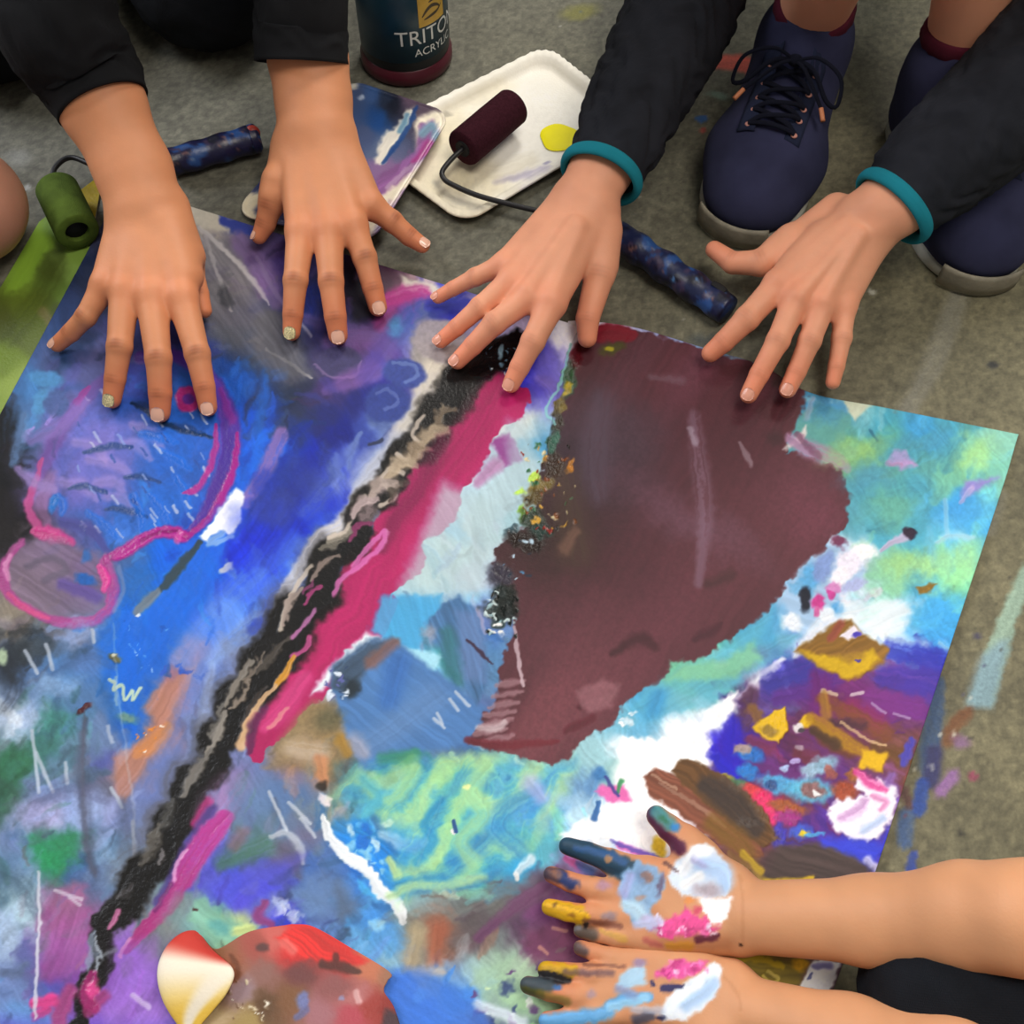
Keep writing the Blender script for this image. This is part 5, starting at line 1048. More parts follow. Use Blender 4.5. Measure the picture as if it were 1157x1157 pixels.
# ------------------------------------------------------------------ floor
def floor():
    def ax(a, b, n, far):
        d = np.linspace(a, b, n); return np.r_[-far, a - .9, a - .35, d, b + .35, b + .9, far]
    X = ax(-.62, .62, 520, 3.0); Y = ax(.02, 1.16, 480, 3.4)
    gx, gy = np.meshgrid(X, Y); V = np.stack([gx, gy, 0 * gx], -1).reshape(-1, 3)
    p = Paint(project(np.where(V[:, 1:2] > -.2, V, V + 0)), '#000'); 
    p.x = np.clip(p.x, -3000, 4000); p.y = np.clip(p.y, -3000, 4000)
    base = hx('605f53'); n1 = fbm(V[:, 0] * 7, V[:, 1] * 7, 3, 4); n2 = fbm(V[:, 0] * 45, V[:, 1] * 45, 4, 3); n3 = fbm(V[:, 0] * 260, V[:, 1] * 260, 5, 2)
    ins_ = (smooth(.64, .62, np.abs(V[:, 0])) * smooth(1.18, 1.15, V[:, 1]) * smooth(0., .03, V[:, 1])); n1, n2, n3 = n1 * ins_, n2 * ins_, n3 * ins_
    g = smooth(-.25, .55, V[:, 0] * .9 + .15 * n1 - .35 * (V[:, 1] - .6))     # lighter olive towards the right, greyer towards the back
    c = base * (1 - g[:, None]) + hx('6b664e') * g[:, None]
    c = c * (1 + .08 * n1 + .12 * n2 + .24 * n3)[:, None]
    p.c = c
    S, B, G = p.S, p.B, p.G
    S([(806, 73), (828, 70), (848, 74)], [6, 9, 10], 'd4604e', .35, .95); S([(846, 84), (858, 92), (862, 110)], [4, 5, 3], 'c85e50', .5, .8)
    B(655, 14, 20, 8, -10, '7c7a34', .6, .7); B(793, 135, 6, 4, 0, '2e5a98', .3, .9); B(793, 146, 4, 3, 0, 'a84a40', .3, .9); B(812, 108, 12, 4, 10, '84a894', .6, .6); B(885, 35, 8, 3, 0, 'a85a50', .6, .5)
    G([(1157, 636), (1175, 640), (1150, 700), (1122, 798), (1092, 798), (1110, 745), (1135, 680)], '96b4a2', 3, .85, ang=110, var=.12); G([(1128, 725), (1140, 725), (1122, 800), (1090, 800), (1106, 745)], '7c9cb0', 6, .7, ang=110)
    S([(1092, 806), (1080, 818), (1070, 838)], [7, 9, 6], '7a4a2c', .5, .8, dry=.2, wf=4); S([(1062, 770), (1056, 810), (1050, 850), (1050, 880)], [6, 10, 12, 9], '33507e', .4, .85, dry=.2); S([(1056, 850), (1052, 882)], [9, 10], '34305e', .5, .8); S([(1042, 885), (1038, 915)], [7, 8], '2a4a9c', .3, .9, dry=.15)
    B(1085, 838, 11, 7, 20, '8a6690', .5, .8); S([(1078, 876), (1064, 895)], [8, 7], '9c6cb0', .5, .85, dry=.25, wf=4); B(1100, 878, 6, 5, 0, '96405c', .4, .8); S([(1024, 922), (1022, 950)], [9, 9], '3c5c94', .4, .8, dry=.25); S([(1032, 965), (1028, 992)], [5, 6], '3048a0', .35, .85); S([(1022, 895), (1028, 912)], [6, 5], '5a3838', .5, .8, wf=4)
    S([(1085, 330), (1068, 375), (1050, 420), (1020, 470), (1012, 485)], [12, 13, 12, 10, 8], '90908a', .6, .45, dry=.3); S([(1130, 560), (1120, 600)], [8, 6], '909088', .7, .4)
    B(800, 386, 22, 7, 5, '3c4448', .6, .6); B(1122, 412, 6, 4, 0, '2a2c30', .5, .8); B(1103, 719, 5, 3, 0, '3c3a58', .5, .8); B(1086, 943, 4, 3, 0, '2a2824', .4, .8); B(985, 330, 5, 3, 0, 'd0d0c4', .4, .8); B(975, 323, 3, 2, 0, 'd0d0c4', .4, .7); B(965, 348, 8, 2, 0, 'a8a8a0', .5, .6)
    p.spots(40, (980, 480, 1157, 1000), (1, 2.6), ['d8d8cc', '3a3830', '8a3a40', '48486a'], 6, op=.7); p.spots(30, (560, 0, 800, 380), (1, 2.2), ['c0c0b8', '38342c', '4a5a70'], 9, op=.6)
    B(590, 330, 40, 14, 10, '74766e', .7, .4); B(20, 180, 14, 10, 0, 'a0a4a4', .8, .4); B(30, 212, 4, 3, 0, 'c8ccd0', .5, .6)
    o = mk('floor', V, grid_faces(len(Y), len(X)), mat('speckled_concrete', attr=True, rough=.7, bump=.35, bscale=350, var=.14, vscale=420), cols=p.c)
    tag(o, kind='structure')

# ------------------------------------------------------------------ sheets
def sheet(name, left, right, ns, nt, z0, label, cat, paint, m, lift=None, thick=.0008, loc=None, relief=1.0, group=None, thin=None):
    """left / right: world-space edge polylines (top→bottom); rows are stretched between them"""
    Lp = spline(left, nt); Rp = spline(right, nt)
    s = np.linspace(0, 1, ns); V = Lp[:, None] * (1 - s)[None, :, None] + Rp[:, None] * s[None, :, None]
    V = V.reshape(-1, 3); V[:, 2] = z0
    t_ = np.repeat(np.linspace(0, 1, nt), ns); s_ = np.tile(s, nt)
    if lift: V[:, 2] += lift(s_, t_)
    p = Paint(project(V)); paint(p)
    edge = np.minimum(np.minimum(s_, 1 - s_) * 300, np.minimum(t_, 1 - t_) * 300).clip(0, 1)
    V[:, 2] += p.h * relief * edge
    F = grid_faces(nt, ns)[:, ::-1].copy()
    rim = np.r_[np.arange(ns), np.arange(1, nt) * ns + ns - 1, (nt - 1) * ns + np.arange(ns - 2, -1, -1), np.arange(nt - 2, 0, -1) * ns]
    # skirt gives the sheet its real thickness and a closed underside
    lowr = V[rim].copy(); lowr[:, 2] -= thick * (1 - (thin(s_[rim], t_[rim]) if thin else 0))
    k = len(V); j = np.arange(len(rim)); j2 = (j + 1) % len(rim)
    skirt = np.stack([rim[j], rim[j2], k + j2, k + j], 1)
    V2 = np.vstack([V, lowr]); c2 = np.vstack([p.c, np.tile(hx('cfc9bc'), (len(rim), 1))]); w2 = np.r_[p.w, np.zeros(len(rim))]
    o = mk(name, V2, np.vstack([F, skirt]), m, loc=loc, cols=c2, wet=w2)
    return tag(o, label, cat, group)

def W2(pts, z=0):
    return [at(x, y, z) for x, y in pts]

def sheets():
    tl = at(140, 213); d = unit(at(0, 475) - tl)
    left = [tl, tl + d * .2, tl + d * .45, tl + d * .74]
    right = W2([(655, 372), (638, 408), (629, 452), (612, 530), (582, 620), (557, 700), (536, 780), (515, 860), (480, 960), (440, 1080), (400, 1200), (370, 1275)])
    sheet('painted_sheet', left, right, 620, 800, .0036, 'large paint-covered sheet on the left with a magenta fish outline and a black diagonal band', 'painting', paint_picture, M['paint'], thick=.0008, loc=at(300, 700), lift=lambda s, t: -.0019 * smooth(.15, .27, t) * smooth(.6, .95, s), relief=.7, thin=lambda s, t: (s > .985) * smooth(.15, .26, t))
    lr = W2([(642, 364), (624, 408), (615, 452), (600, 530), (574, 620), (552, 700), (533, 780), (513, 860), (478, 960), (438, 1080), (398, 1200), (368, 1275)])
    rr = W2([(1150, 492), (1118, 590), (1062, 758), (985, 990), (940, 1117), (900, 1230), (885, 1275)])
    # top edge bows up to the maroon corner: rows start on a broken line
    lift = lambda s, t: .0045 * smooth(.8, 1, s) * smooth(0, .1, t) - .0 * t
    def top(name_left, rr):
        return None
    nt, ns = 700, 620
    topc = spline(W2([(642, 364), (664, 364), (720, 372), (800, 396), (860, 414), (915, 445), (1000, 462), (1080, 478), (1150, 492)]), ns)
    Lp = spline(lr, nt); Rp = spline(rr, nt)
    s = np.linspace(0, 1, ns); t = np.linspace(0, 1, nt)
    V = Lp[:, None] * (1 - s)[None, :, None] + Rp[:, None] * s[None, :, None]
    V = V + (topc - V[0])[None] * ((1 - t) ** 2)[:, None, None]
    V = V.reshape(-1, 3); t_ = np.repeat(t, ns); s_ = np.tile(s, nt)
    V[:, 2] = .0016 + lift(s_, t_)
    p = Paint(project(V)); paint_picture(p)
    edge = np.minimum(np.minimum(s_, 1 - s_) * 300, np.minimum(t_, 1 - t_) * 300).clip(0, 1)
    V[:, 2] += np.clip(p.h, -.0002, .0016) * .7 * edge * smooth(.0, .1, s_ - .02)
    F = grid_faces(nt, ns)[:, ::-1].copy()
    rim = np.r_[np.arange(ns), np.arange(1, nt) * ns + ns - 1, (nt - 1) * ns + np.arange(ns - 2, -1, -1), np.arange(nt - 2, 0, -1) * ns]
    low = V[rim].copy(); low[:, 2] -= .0012 * (1 - (s_[rim] < .015) * smooth(.15, .26, t_[rim])); k = len(V); j = np.arange(len(rim)); j2 = (j + 1) % len(rim)
    o = mk('painted_sheet', np.vstack([V, low]), np.vstack([F, np.stack([rim[j], rim[j2], k + j2, k + j], 1)]), M['paint'], loc=at(800, 720), cols=np.vstack([p.c, np.tile(hx('cfc9bc'), (len(rim), 1))]), wet=np.r_[p.w, np.zeros(len(rim))])
    tag(o, 'large paint-covered sheet on the right with a broad maroon field and a turquoise corner', 'painting')

    # green sheet at the left edge
    def green(p):
        p.ctrl([(60, 215, '6a8a30'), (110, 215, 'a08a20'), (95, 230, '9a8818'), (48, 262, '8ab038'), (20, 310, '84aa3c'), (60, 300, '4e5f28'), (90, 290, '7c9c44'), (70, 330, '66843a'), (30, 350, '5a6a22'), (0, 400, '6c8428'), (40, 380, '5c6c2c'), (60, 360, '4c5c30'), (15, 440, '8aa244'), (0, 370, '4a5420'), (-40, 420, '5a6a24'), (0, 460, '7c9438'), (-60, 520, '6a8030')], 22, 12)
        p.G([(40, 258), (62, 246), (70, 262), (20, 330), (5, 332)], '8ab43a', 4, .7, ang=120); p.G([(60, 290), (92, 300), (86, 330), (66, 310)], '86a852', 6, .6, ang=110); p.S([(66, 300), (40, 345), (10, 380)], [10, 14, 12], '46541e', .7, .6, dry=.3); p.S([(48, 352), (58, 366)], 5, '8a7858', .7, .5)
        p.S([(30, 420), (5, 465)], [12, 16], '92aa50', .8, .5, dry=.4); p.G([(84, 205), (105, 200), (122, 245), (112, 262), (96, 240)], 'a89018', 4, .9, ang=60); p.w[:] = .45
    sheet('green_sheet', W2([(45, 252), (-10, 345), (-75, 450)]), W2([(118, 196), (90, 330), (25, 545)]), 160, 240, .0016, 'olive green painted sheet at the left edge, tucked under the big painting', 'painted paper', green, M['paint'], loc=at(40, 350))

    # curled scrap at the bottom edge
    def scrap():
        ns, nt = 170, 150
        Lc = spline(W2([(226, 1056), (224, 1090), (222, 1130), (214, 1180), (220, 1250)], .0055), nt); Rc = spline(W2([(330, 1044), (354, 1047), (395, 1070), (440, 1098), (438, 1108), (434, 1120), (446, 1140), (456, 1180), (456, 1250)], .0055), nt)
        top = spline(W2([(226, 1056), (246, 1073), (284, 1053), (330, 1044)], .0055), ns)
        s = np.linspace(0, 1, ns); t = np.linspace(0, 1, nt)
        A = Lc[:, None] * (1 - s)[None, :, None] + Rc[:, None] * s[None, :, None]
        A = A + (top - A[0])[None] * ((1 - t) ** 3)[:, None, None]
        # the left margin rolls up and over, showing the pale underside
        cu = 40; out = []
        for j in range(nt):
            base = A[j, 0]; dr = unit(A[j, 0] - A[j, 30]); f = math.sin(math.pi * min(1, max(0.0, t[j] / .62)) ** .75)
            Rr = .0175 * max(f, .10)
            row = []
            for i in range(cu, 0, -1):
                a = min(i / cu / .6, 1) * math.pi; e = max(i / cu - .6, 0) / .4
                q = base + dr * Rr * (math.sin(a) * 1.0 + .35 * math.sin(a / 2) - e * 1.75) + UP * (Rr * ((1 - math.cos(a)) * .34 - .10 * e * e + .05 * math.sin(e * 5 + j * .05) * e))
                row.append(q)
            out.append(row)
        V = np.concatenate([np.array(out), A], 1); ns2 = V.shape[1]
        V[..., 2] += .003 * smooth(.0, .4, np.concatenate([np.zeros(cu), s]))[None] * (1 - np.concatenate([np.zeros(cu), s]))[None] * 2
        V = V.reshape(-1, 3)
        p = Paint(project(V))
        p.ctrl([(240, 1075, '8a5a3c'), (255, 1095, '9a5a3c'), (250, 1120, '7a5a40'), (240, 1145, 'b09870'), (290, 1070, 'a04a40'), (310, 1060, 'c86058'), (345, 1060, 'e02018'), (335, 1070, 'd81c1c'), (380, 1080, 'c82420'), (420, 1095, 'c07050'), (440, 1104, '9a6a50'), (300, 1100, '8a6058'), (270, 1120, '9a8088'), (340, 1100, '6a3838'), (380, 1110, '8a5050'), (400, 1125, 'b06a6a'), (420, 1140, '9a3028'), (330, 1130, '7a5030'), (300, 1140, '5a3c20'), (280, 1155, 'a08850'), (360, 1140, 'a06870'), (400, 1150, 'b04050'), (440, 1140, '8a2018'), (350, 1200, '8a5a40'), (250, 1200, 'b09060')], 18, 8, 3)
        p.G([(312, 1060), (330, 1048), (352, 1046), (380, 1060), (415, 1085), (400, 1092), (360, 1085), (330, 1078)], 'e02420', 4, .9, ang=35, var=.2); p.S([(322, 1066), (330, 1074)], 6, 'e87068', .6, .8); p.B(296, 1071, 8, 5, 0, '4a3030', .5, .8); p.S([(365, 1090), (385, 1092), (405, 1098)], [5, 6, 3], '3c1e18', .6, .8); p.B(380, 1082, 4, 6, 0, '4a1a14', .5, .8)
        p.B(342, 1130, 7, 10, 20, '6a7ab8', .4, .85); p.S([(335, 1150), (345, 1140)], 4, '5a6aa8', .5, .7); p.B(386, 1127, 4, 3, 0, '8a80a0'); p.S([(402, 1120), (406, 1132)], 3, 'e8b8b8', .6, .8); p.spots(18, (245, 1105, 300, 1150), (1, 3), ['d8c8a8', 'f0e8d8', '6a4a30'], 14, h=.0006); p.S([(262, 1080), (270, 1100), (255, 1112)], [3, 4, 2], '6c3a20', .6, .7); p.G([(436, 1140), (460, 1150), (460, 1250), (420, 1250), (430, 1160)], '2a2030', 4, .8)
        isc = np.tile(np.r_[np.ones(cu), np.zeros(ns)], nt) > .5
        ang = np.tile(np.r_[np.arange(cu, 0, -1) / cu * 3.2, np.zeros(ns)], nt); tt = np.repeat(t, ns2)
        cream = np.tile(hx('f2e8d4'), (len(V), 1)); w = smooth(.22, .5, tt) * 1.4 * smooth(0, .5, np.sin(ang * 3 + tt * 9) * .5 + .5); cream = cream * (1 - .6 * w[:, None]) + hx('e8b830') * .6 * w[:, None]
        rd = 1 - smooth(.1, .2, tt); cream = cream * (1 - rd[:, None]) + hx('c8382c') * rd[:, None]
        fold = np.clip((ang - .45) / .15, 0, 1)[:, None]; dk = hx('7a5232')
        p.c = np.where(isc[:, None], cream * fold + dk * (1 - fold), p.c); V[:, 2] += np.where(isc, 0, p.h)
        o = mk('paper_scrap', V, grid_faces(nt, ns2)[:, ::-1].copy(), M['board'], loc=at(320, 1130), cols=p.c, wet=np.where(isc, .15, .45))
        md = o.modifiers.new('thickness', 'SOLIDIFY'); md.thickness = .0009; md.offset = -1
        tag(o, 'paper scrap smeared brown and red with a curled cream edge, lying on the big painting', 'painted paper')
    scrap()

# ------------------------------------------------------------------ paper trays
def tray(corners, z0, label, paint, rim=.010, inset=.014, loc=None, flute=.0004):
    """corners: four world points in order; shallow board tray with a fluted rim"""
    c = np.array(corners); n_per = 90; rad = .14
    # rounded outline in unit square, mapped bilinearly
    pts = []
    for k in range(4):
        cx, cy = [(rad, rad), (1 - rad, rad), (1 - rad, 1 - rad), (rad, 1 - rad)][k]
        # aspect-corrected corner
        for a in np.linspace(math.pi + k * math.pi / 2, math.pi * 1.5 + k * math.pi / 2, 22): pts.append((cx + rad * math.cos(a), cy + rad * math.sin(a)))
    pts = np.array(pts); 
    la = np.linalg.norm(c[1] - c[0]); lb = np.linalg.norm(c[3] - c[0])
    U = (pts - .5) * [la, lb]
    q = .022; sx = np.sign(U); U = np.clip(np.abs(U), None, [la / 2, lb / 2]) * sx
    # rebuild outline with a true radius q and dense sides
    out = []
    hxl, hyl = la / 2, lb / 2
    for k, (sx, sy) in enumerate([(-1, -1), (1, -1), (1, 1), (-1, 1)]):
        for a in np.linspace(0, math.pi / 2, 16):
            t = math.pi + k * math.pi / 2 + a
            out.append((sx * (hxl - q) + q * math.cos(t), sy * (hyl - q) + q * math.sin(t)))
        nx = [(1, -1), (1, 1), (-1, 1), (-1, -1)][k]
        e0 = np.array(out[-1]); t = math.pi + ((k + 1) % 4) * math.pi / 2
        sx2, sy2 = [(-1, -1), (1, -1), (1, 1), (-1, 1)][(k + 1) % 4]
        e1 = np.array((sx2 * (hxl - q) + q * math.cos(t), sy2 * (hyl - q) + q * math.sin(t)))
        for u in np.linspace(0, 1, 42)[1:-1]: out.append(tuple(e0 + (e1 - e0) * u))
    O = np.array(out); m = len(O); rows = []; zs = []
    prof = [(0, rim - .0015), (.0012, rim), (.006, rim), (.0085, rim - .001), (.0115, rim * .45), (inset, .0012), (inset + .003, .0006)]
    arc = np.arange(m) / m
    ks = min(1, inset / .014)
    for d, z in prof:
        d = d * ks if z != prof[-1][1] and z != prof[-2][1] else d
        k = np.array([(hxl - d) / hxl, (hyl - d) / hyl]); fl = flute * np.sin(arc * 2 * np.pi * 64) * (1 if d < .012 else .25)
        P = O * k; rows.append(P * (1 + fl[:, None] * 8)); zs.append(z + fl * 1.0)
    for f in np.linspace(.97, .0, 70):
        k = np.array([(hxl - inset - .003) / hxl, (hyl - inset - .003) / hyl]); rows.append(O * k * f); zs.append(np.full(m, .0006))
    Uv = np.vstack(rows); Z = np.concatenate(zs)
    u = Uv[:, 0] / la + .5; v = Uv[:, 1] / lb + .5
    V = c[0] * ((1 - u) * (1 - v))[:, None] + c[1] * (u * (1 - v))[:, None] + c[2] * (u * v)[:, None] + c[3] * ((1 - u) * v)[:, None]
    V[:, 2] = Z + (z0 if np.isscalar(z0) else z0[0] * (1 - u) * (1 - v) + z0[1] * u * (1 - v) + z0[2] * u * v + z0[3] * (1 - u) * v)
    p = Paint(project(V), '#faf6ea'); p.c *= (1 + .02 * p.m[0])[:, None]; paint(p)
    V[:, 2] += np.where(np.arange(len(V)) >= m * 5, p.h, 0)
    F = grid_faces(len(rows), m, True)
    o = mk('paper_tray', V, F, M['board'], loc=c.mean(0), cols=p.c, wet=p.w)
    nz = normals(V, F)[:, 2].mean()
    if nz < 0:
        o.data.flip_normals()
    md = o.modifiers.new('thickness', 'SOLIDIFY'); md.thickness = .0009; md.offset = -1
    tag(o, label, 'paper tray')
    return o

def trays():
    def pa(p):
        p.G([(440, 200), (480, 140), (560, 88), (585, 100), (540, 150), (560, 190), (560, 250), (520, 268)], 'e9dfc2', 14, .8, wm=8)
        p.G([(520, 120), (600, 90), (690, 120), (700, 150), (620, 190), (560, 175)], 'fbfaf4', 20, .6)
        p.S([(560, 205), (600, 196), (620, 190)], [3, 5, 3], 'a8a0c4', .8, .6, dry=.4); p.S([(590, 215), (630, 200)], [3, 4], 'b0a8c8', .8, .5, dry=.4)
        p.S([(495, 208), (515, 225), (545, 235)], [5, 8, 4], 'a8a49c', .8, .5, dry=.3); p.B(505, 128, 5, 3, 0, '8a8478', .6, .5); p.B(618, 185, 4, 2, -20, '9a94c0', .5, .7)
        p.B(520, 200, 12, 20, 40, 'dccfa8', .8, .5); p.B(555, 210, 30, 8, 10, 'e0d6b8', .8, .5); p.S([(520, 185), (560, 195), (600, 180)], [6, 9, 8], 'd8ceb4', .8, .35, dry=.3)
    tray([at(399, 170), at(617, 60), at(723, 144), at(525, 263)], .0012, 'cream paper tray holding the maroon roller and the yellow paint', pa, loc=None)
    def pb(p):
        p.ctrl([(400, 100, '3a4a70'), (420, 105, '3a5a90'), (440, 115, '2c3850'), (425, 135, '1c4a8c'), (445, 120, '1a1c28'), (410, 150, '4a5880'), (430, 165, '5a6a8c'), (460, 110, '6a5468'), (480, 112, '584858'), (495, 118, '4a3c4c'), (300, 210, '3a4068'), (320, 230, '4a4a78'), (280, 240, 'e4dcc4'), (430, 200, '8a6a98'), (400, 220, '9a80a8'), (370, 240, '5a5a90'), (350, 160, '3a4a70')], 16, 10)
        p.S([(462, 128), (455, 145), (440, 160), (428, 182)], [5, 7, 9, 6], 'f0eadc', .4, .95, wf=4); p.S([(470, 122), (462, 142), (448, 165), (432, 184)], [2, 3, 3, 2], '1c4484', .5, .9); p.S([(460, 130), (452, 148)], [3, 3], '5a90b4', .6, .8)
        p.G([(470, 132), (505, 122), (508, 150), (440, 235), (418, 268), (410, 250), (432, 215), (470, 180)], 'f1e8d2', 4, wf=4); p.G([(475, 140), (490, 134), (498, 150), (492, 172), (470, 190), (440, 215), (428, 222), (426, 200), (450, 185), (468, 170)], '8a5a94', 3, .95, wf=4, var=.2, ang=-40); p.S([(478, 150), (488, 142), (494, 158)], [5, 5, 4], '7aa8bc', .6, .85); p.S([(484, 162), (478, 172), (468, 182)], [5, 5, 3], 'b04490', .6, .85); p.S([(490, 172), (482, 180)], 3, '4a6ca0', .6, .8); p.S([(466, 186), (450, 200), (438, 212)], [2, 2.5, 2], 'c8a8cc', .6, .7); p.S([(478, 182), (470, 190)], 2, 'e8d8e4', .5, .8)
        p.B(503, 158, 7, 5, -30, '9a8aa8', .6, .8); p.S([(440, 228), (430, 245)], [3, 4], 'c8a8b8', .8, .6); p.S([(488, 120), (500, 125)], 2, '8a7a80', .6, .5)
        p.G([(258, 240), (275, 225), (300, 208), (306, 235), (290, 256), (265, 252)], 'ece2c4', 3, wf=4); p.G([(275, 215), (302, 200), (304, 216), (290, 218)], '2e3a66', 3, .9); p.G([(288, 235), (310, 222), (320, 240), (296, 250)], '343c74', 4, .9)
        p.B(408, 110, 5, 3, 0, 'c0cce0', .5, .8); p.B(398, 97, 6, 4, -30, 'e8e0c8', .5, .8); p.w[:] = .7
    tray([at(262, 243, .004), at(394, 90, .0108), at(511, 129, .0172), at(420, 276, .016)], (.004, .0108, .0172, .0160), 'paper tray streaked with blue and purple paint, behind the second hand from the left', pb, rim=.0016, inset=.005, flute=.00008)
    # yellow dollop in the first tray
    c = at(632, 155, .003); R = 22 * mpp(632, 155, .003)
    V = []; nr = 14; na = 48
    for i in range(nr):
        f = 1 - i / (nr - 1)
        for j in range(na):
            a = 2 * math.pi * j / na; r = R * f * (1 + .05 * math.sin(3 * a + 1) + .03 * math.sin(5 * a))
            V.append(c + [r * math.cos(a), r * math.sin(a), .0012 * (1 - f ** 6) + .0001 * math.sin(9 * f + a * 2) * (1 - f)])
    o = mk('yellow_paint', V, grid_faces(nr, na, True), M['yellow'], loc=c); tag(o, 'round puddle of bright yellow paint in the cream tray', 'paint')

# ------------------------------------------------------------------ rollers
def handle_col(V, seed, base='1c2448'):
    c = np.tile(hx(base), (len(V), 1)); n = fbm(V[:, 0] * 70, V[:, 1] * 70 + V[:, 2] * 50, seed, 3); n2 = fbm(V[:, 0] * 130, V[:, 1] * 130, seed + 5, 2); n3 = fbm(V[:, 0] * 200, V[:, 1] * 200 + V[:, 2] * 90, seed + 9, 2)
    for nn, lo, col, op in ((n, .05, '2c5a9c', .8), (n2, .32, '4a3a52', .8), (-n, .25, '0e1020', .8), (n3, .55, '8a6058', .7), (n3 * n, .22, '5a90c8', .8)):
        w = smooth(lo, lo + .18, nn)[:, None] * op; c = c * (1 - w) + hx(col) * w
    return c

def rollers():
    # roller lying with its sleeve in the tray
    a, b = at(523, 168, .027), at(580, 120, .027); r = 21.5 * mpp(550, 145, .027)
    root = empty('paint_roller', at(600, 235, 0)); tag(root, 'paint roller with a maroon foam sleeve in the tray and a dark blue handle', 'paint roller')
    d = unit(b - a); L = np.linalg.norm(b - a)
    V, F = lathe([(r * .42, .0005), (r * .95, 0), (r, .0018), (r * 1.01, L * .5), (r, L - .0018), (r * .95, L), (r * .42, L - .0005)], a, 56, d); sl = mk('roller_sleeve', V, F, M['foam'], root); sl['label'] = 'maroon foam sleeve'
    V, F = lathe([(r * .40, -.001), (r * .43, -.0016), (r * .43, .002)], a, 30, d); mk('end_cap', V, F, M['hole'], root)
    path = [a + d * .01, a - d * .004, at(510, 180, .024), at(500, 193, .021), at(501, 201, .02), at(510, 208, .019), at(540, 221, .0185), at(585, 233, .018), at(640, 246, .0175), at(690, 262, .017)]
    V, F = tube(path, .0024, 14, 90); mk('wire_frame', V, F, M['wire'], root)
    h0, h1 = at(692, 262, .0165), at(823, 351, .0165); n = 60; t = np.linspace(0, 1, n)
    rad = .0128 + .0012 * np.cos(t * 2 * np.pi * 4.2 + .4) * smooth(.12, .2, t) * (1 - smooth(.85, .95, t)); rad[:3] *= [.55, .85, .97]; rad[-3:] *= [1, .98, .93]
    P = h0 + (h1 - h0) * t[:, None]; V, F = tube(P, rad, 40)
    o = mk('handle', V, F, M['navy'], root, cols=handle_col(V, 3)); o['label'] = 'dark blue paint-spattered handle'
    e = at(811, 336, .0165); dd = unit(h1 - h0); sd = unit(np.cross(dd, UP)); up2 = UP
    Vh, Fh = tube([e + UP * .0122 - dd * .008, e + UP * .0126, e + UP * .0122 + dd * .006], [.0026, .0034, .0026], 14, 12, flat=.25); mk('hanging_hole_shade', Vh, Fh, M['hole'], o)  # solid dark blob standing in for the shade of a hole
    # roller at the left, green sleeve
    a, b = at(88, 263, .0215), at(64, 213, .0215); r = 24 * mpp(78, 240, .02)
    root = empty('paint_roller', at(150, 215, 0)); tag(root, 'paint roller with green foam sleeve and red-tipped navy handle, behind the leftmost forearm', 'paint roller')
    d = unit(b - a); L = np.linalg.norm(b - a)
    V, F = lathe([(r * .55, .001), (r * .93, 0), (r, .002), (r, L - .002), (r * .93, L), (r * .55, L - .001)], a, 56, d, caps=False)
    V2, F2 = lathe([(r * .55, L - .001), (r * .55, .001)], a, 56, d, caps=False); V, F = merge((V, F), (V2, F2)); mk('roller_sleeve', V, F, M['greenfoam'], root)['label'] = 'green foam sleeve with an open dark end'
    V, F = lathe([(r * .53, .006), (r * .53, L - .004)], a, 40, d); mk('hollow_shade', V, F, M['hole'], root)  # near-black plug stands in for the shade inside the hollow sleeve
    path = [b - d * .01, b + d * .008, at(62, 190, .021), at(80, 178, .02), at(110, 188, .018), at(150, 192, .016), at(192, 184, .0155)]
    V, F = tube(path, .0024, 14, 80); mk('wire_frame', V, F, M['wire'], root)
    h0, h1 = at(188, 185, .0152), at(283, 158, .0152); n = 44; t = np.linspace(0, 1, n)
    rad = .0128 + .0006 * np.cos(t * 2 * np.pi * 3); rad[:2] *= [.6, .9]
    V, F = tube(h0 + (h1 - h0) * t[:, None], rad, 36); mk('handle', V, F, M['navy'], root, cols=handle_col(V, 8, '1a1a40'))
    dd = unit(h1 - h0); V, F = tube([h1 - dd * .001, h1 + dd * .006, h1 + dd * .0085], [.0132, .0130, .0105], 36, 14); e = mk('end_cap', V, F, M['navy'], root, cols=handle_col(V, 5, '1a1c40'))
    q = h1 + dd * .0035 + UP * .007; V, F = ball(q, (.007, .006, .0074), 20, 12); mk('hanging_tab', V, F, M['red'], root)['label'] = 'red tip of the handle'

# ------------------------------------------------------------------ bottle
def text_mesh(txt, size):
    cu = bpy.data.curves.new('t', 'FONT'); cu.body = txt; cu.size = size; cu.align_x = 'CENTER'; cu.resolution_u = 5; cu.extrude = 0
    o = bpy.data.objects.new('t', cu); C.objects.link(o)
    bpy.context.view_layer.update()
    me = o.evaluated_get(bpy.context.evaluated_depsgraph_get()).to_mesh()
    bm = bmesh.new(); bm.from_mesh(me); bmesh.ops.triangulate(bm, faces=bm.faces)
    bmesh.ops.subdivide_edges(bm, edges=[e for e in bm.edges if e.calc_length() > size * .12], cuts=2)
    bmesh.ops.triangulate(bm, faces=bm.faces)
    V = np.array([v.co[:] for v in bm.verts]); F = [tuple(v.index for v in f.verts) for f in bm.faces]
    bm.free(); o.to_mesh_clear() if hasattr(o, 'to_mesh_clear') else None
    bpy.data.objects.remove(o); bpy.data.curves.remove(cu)
    return V, F

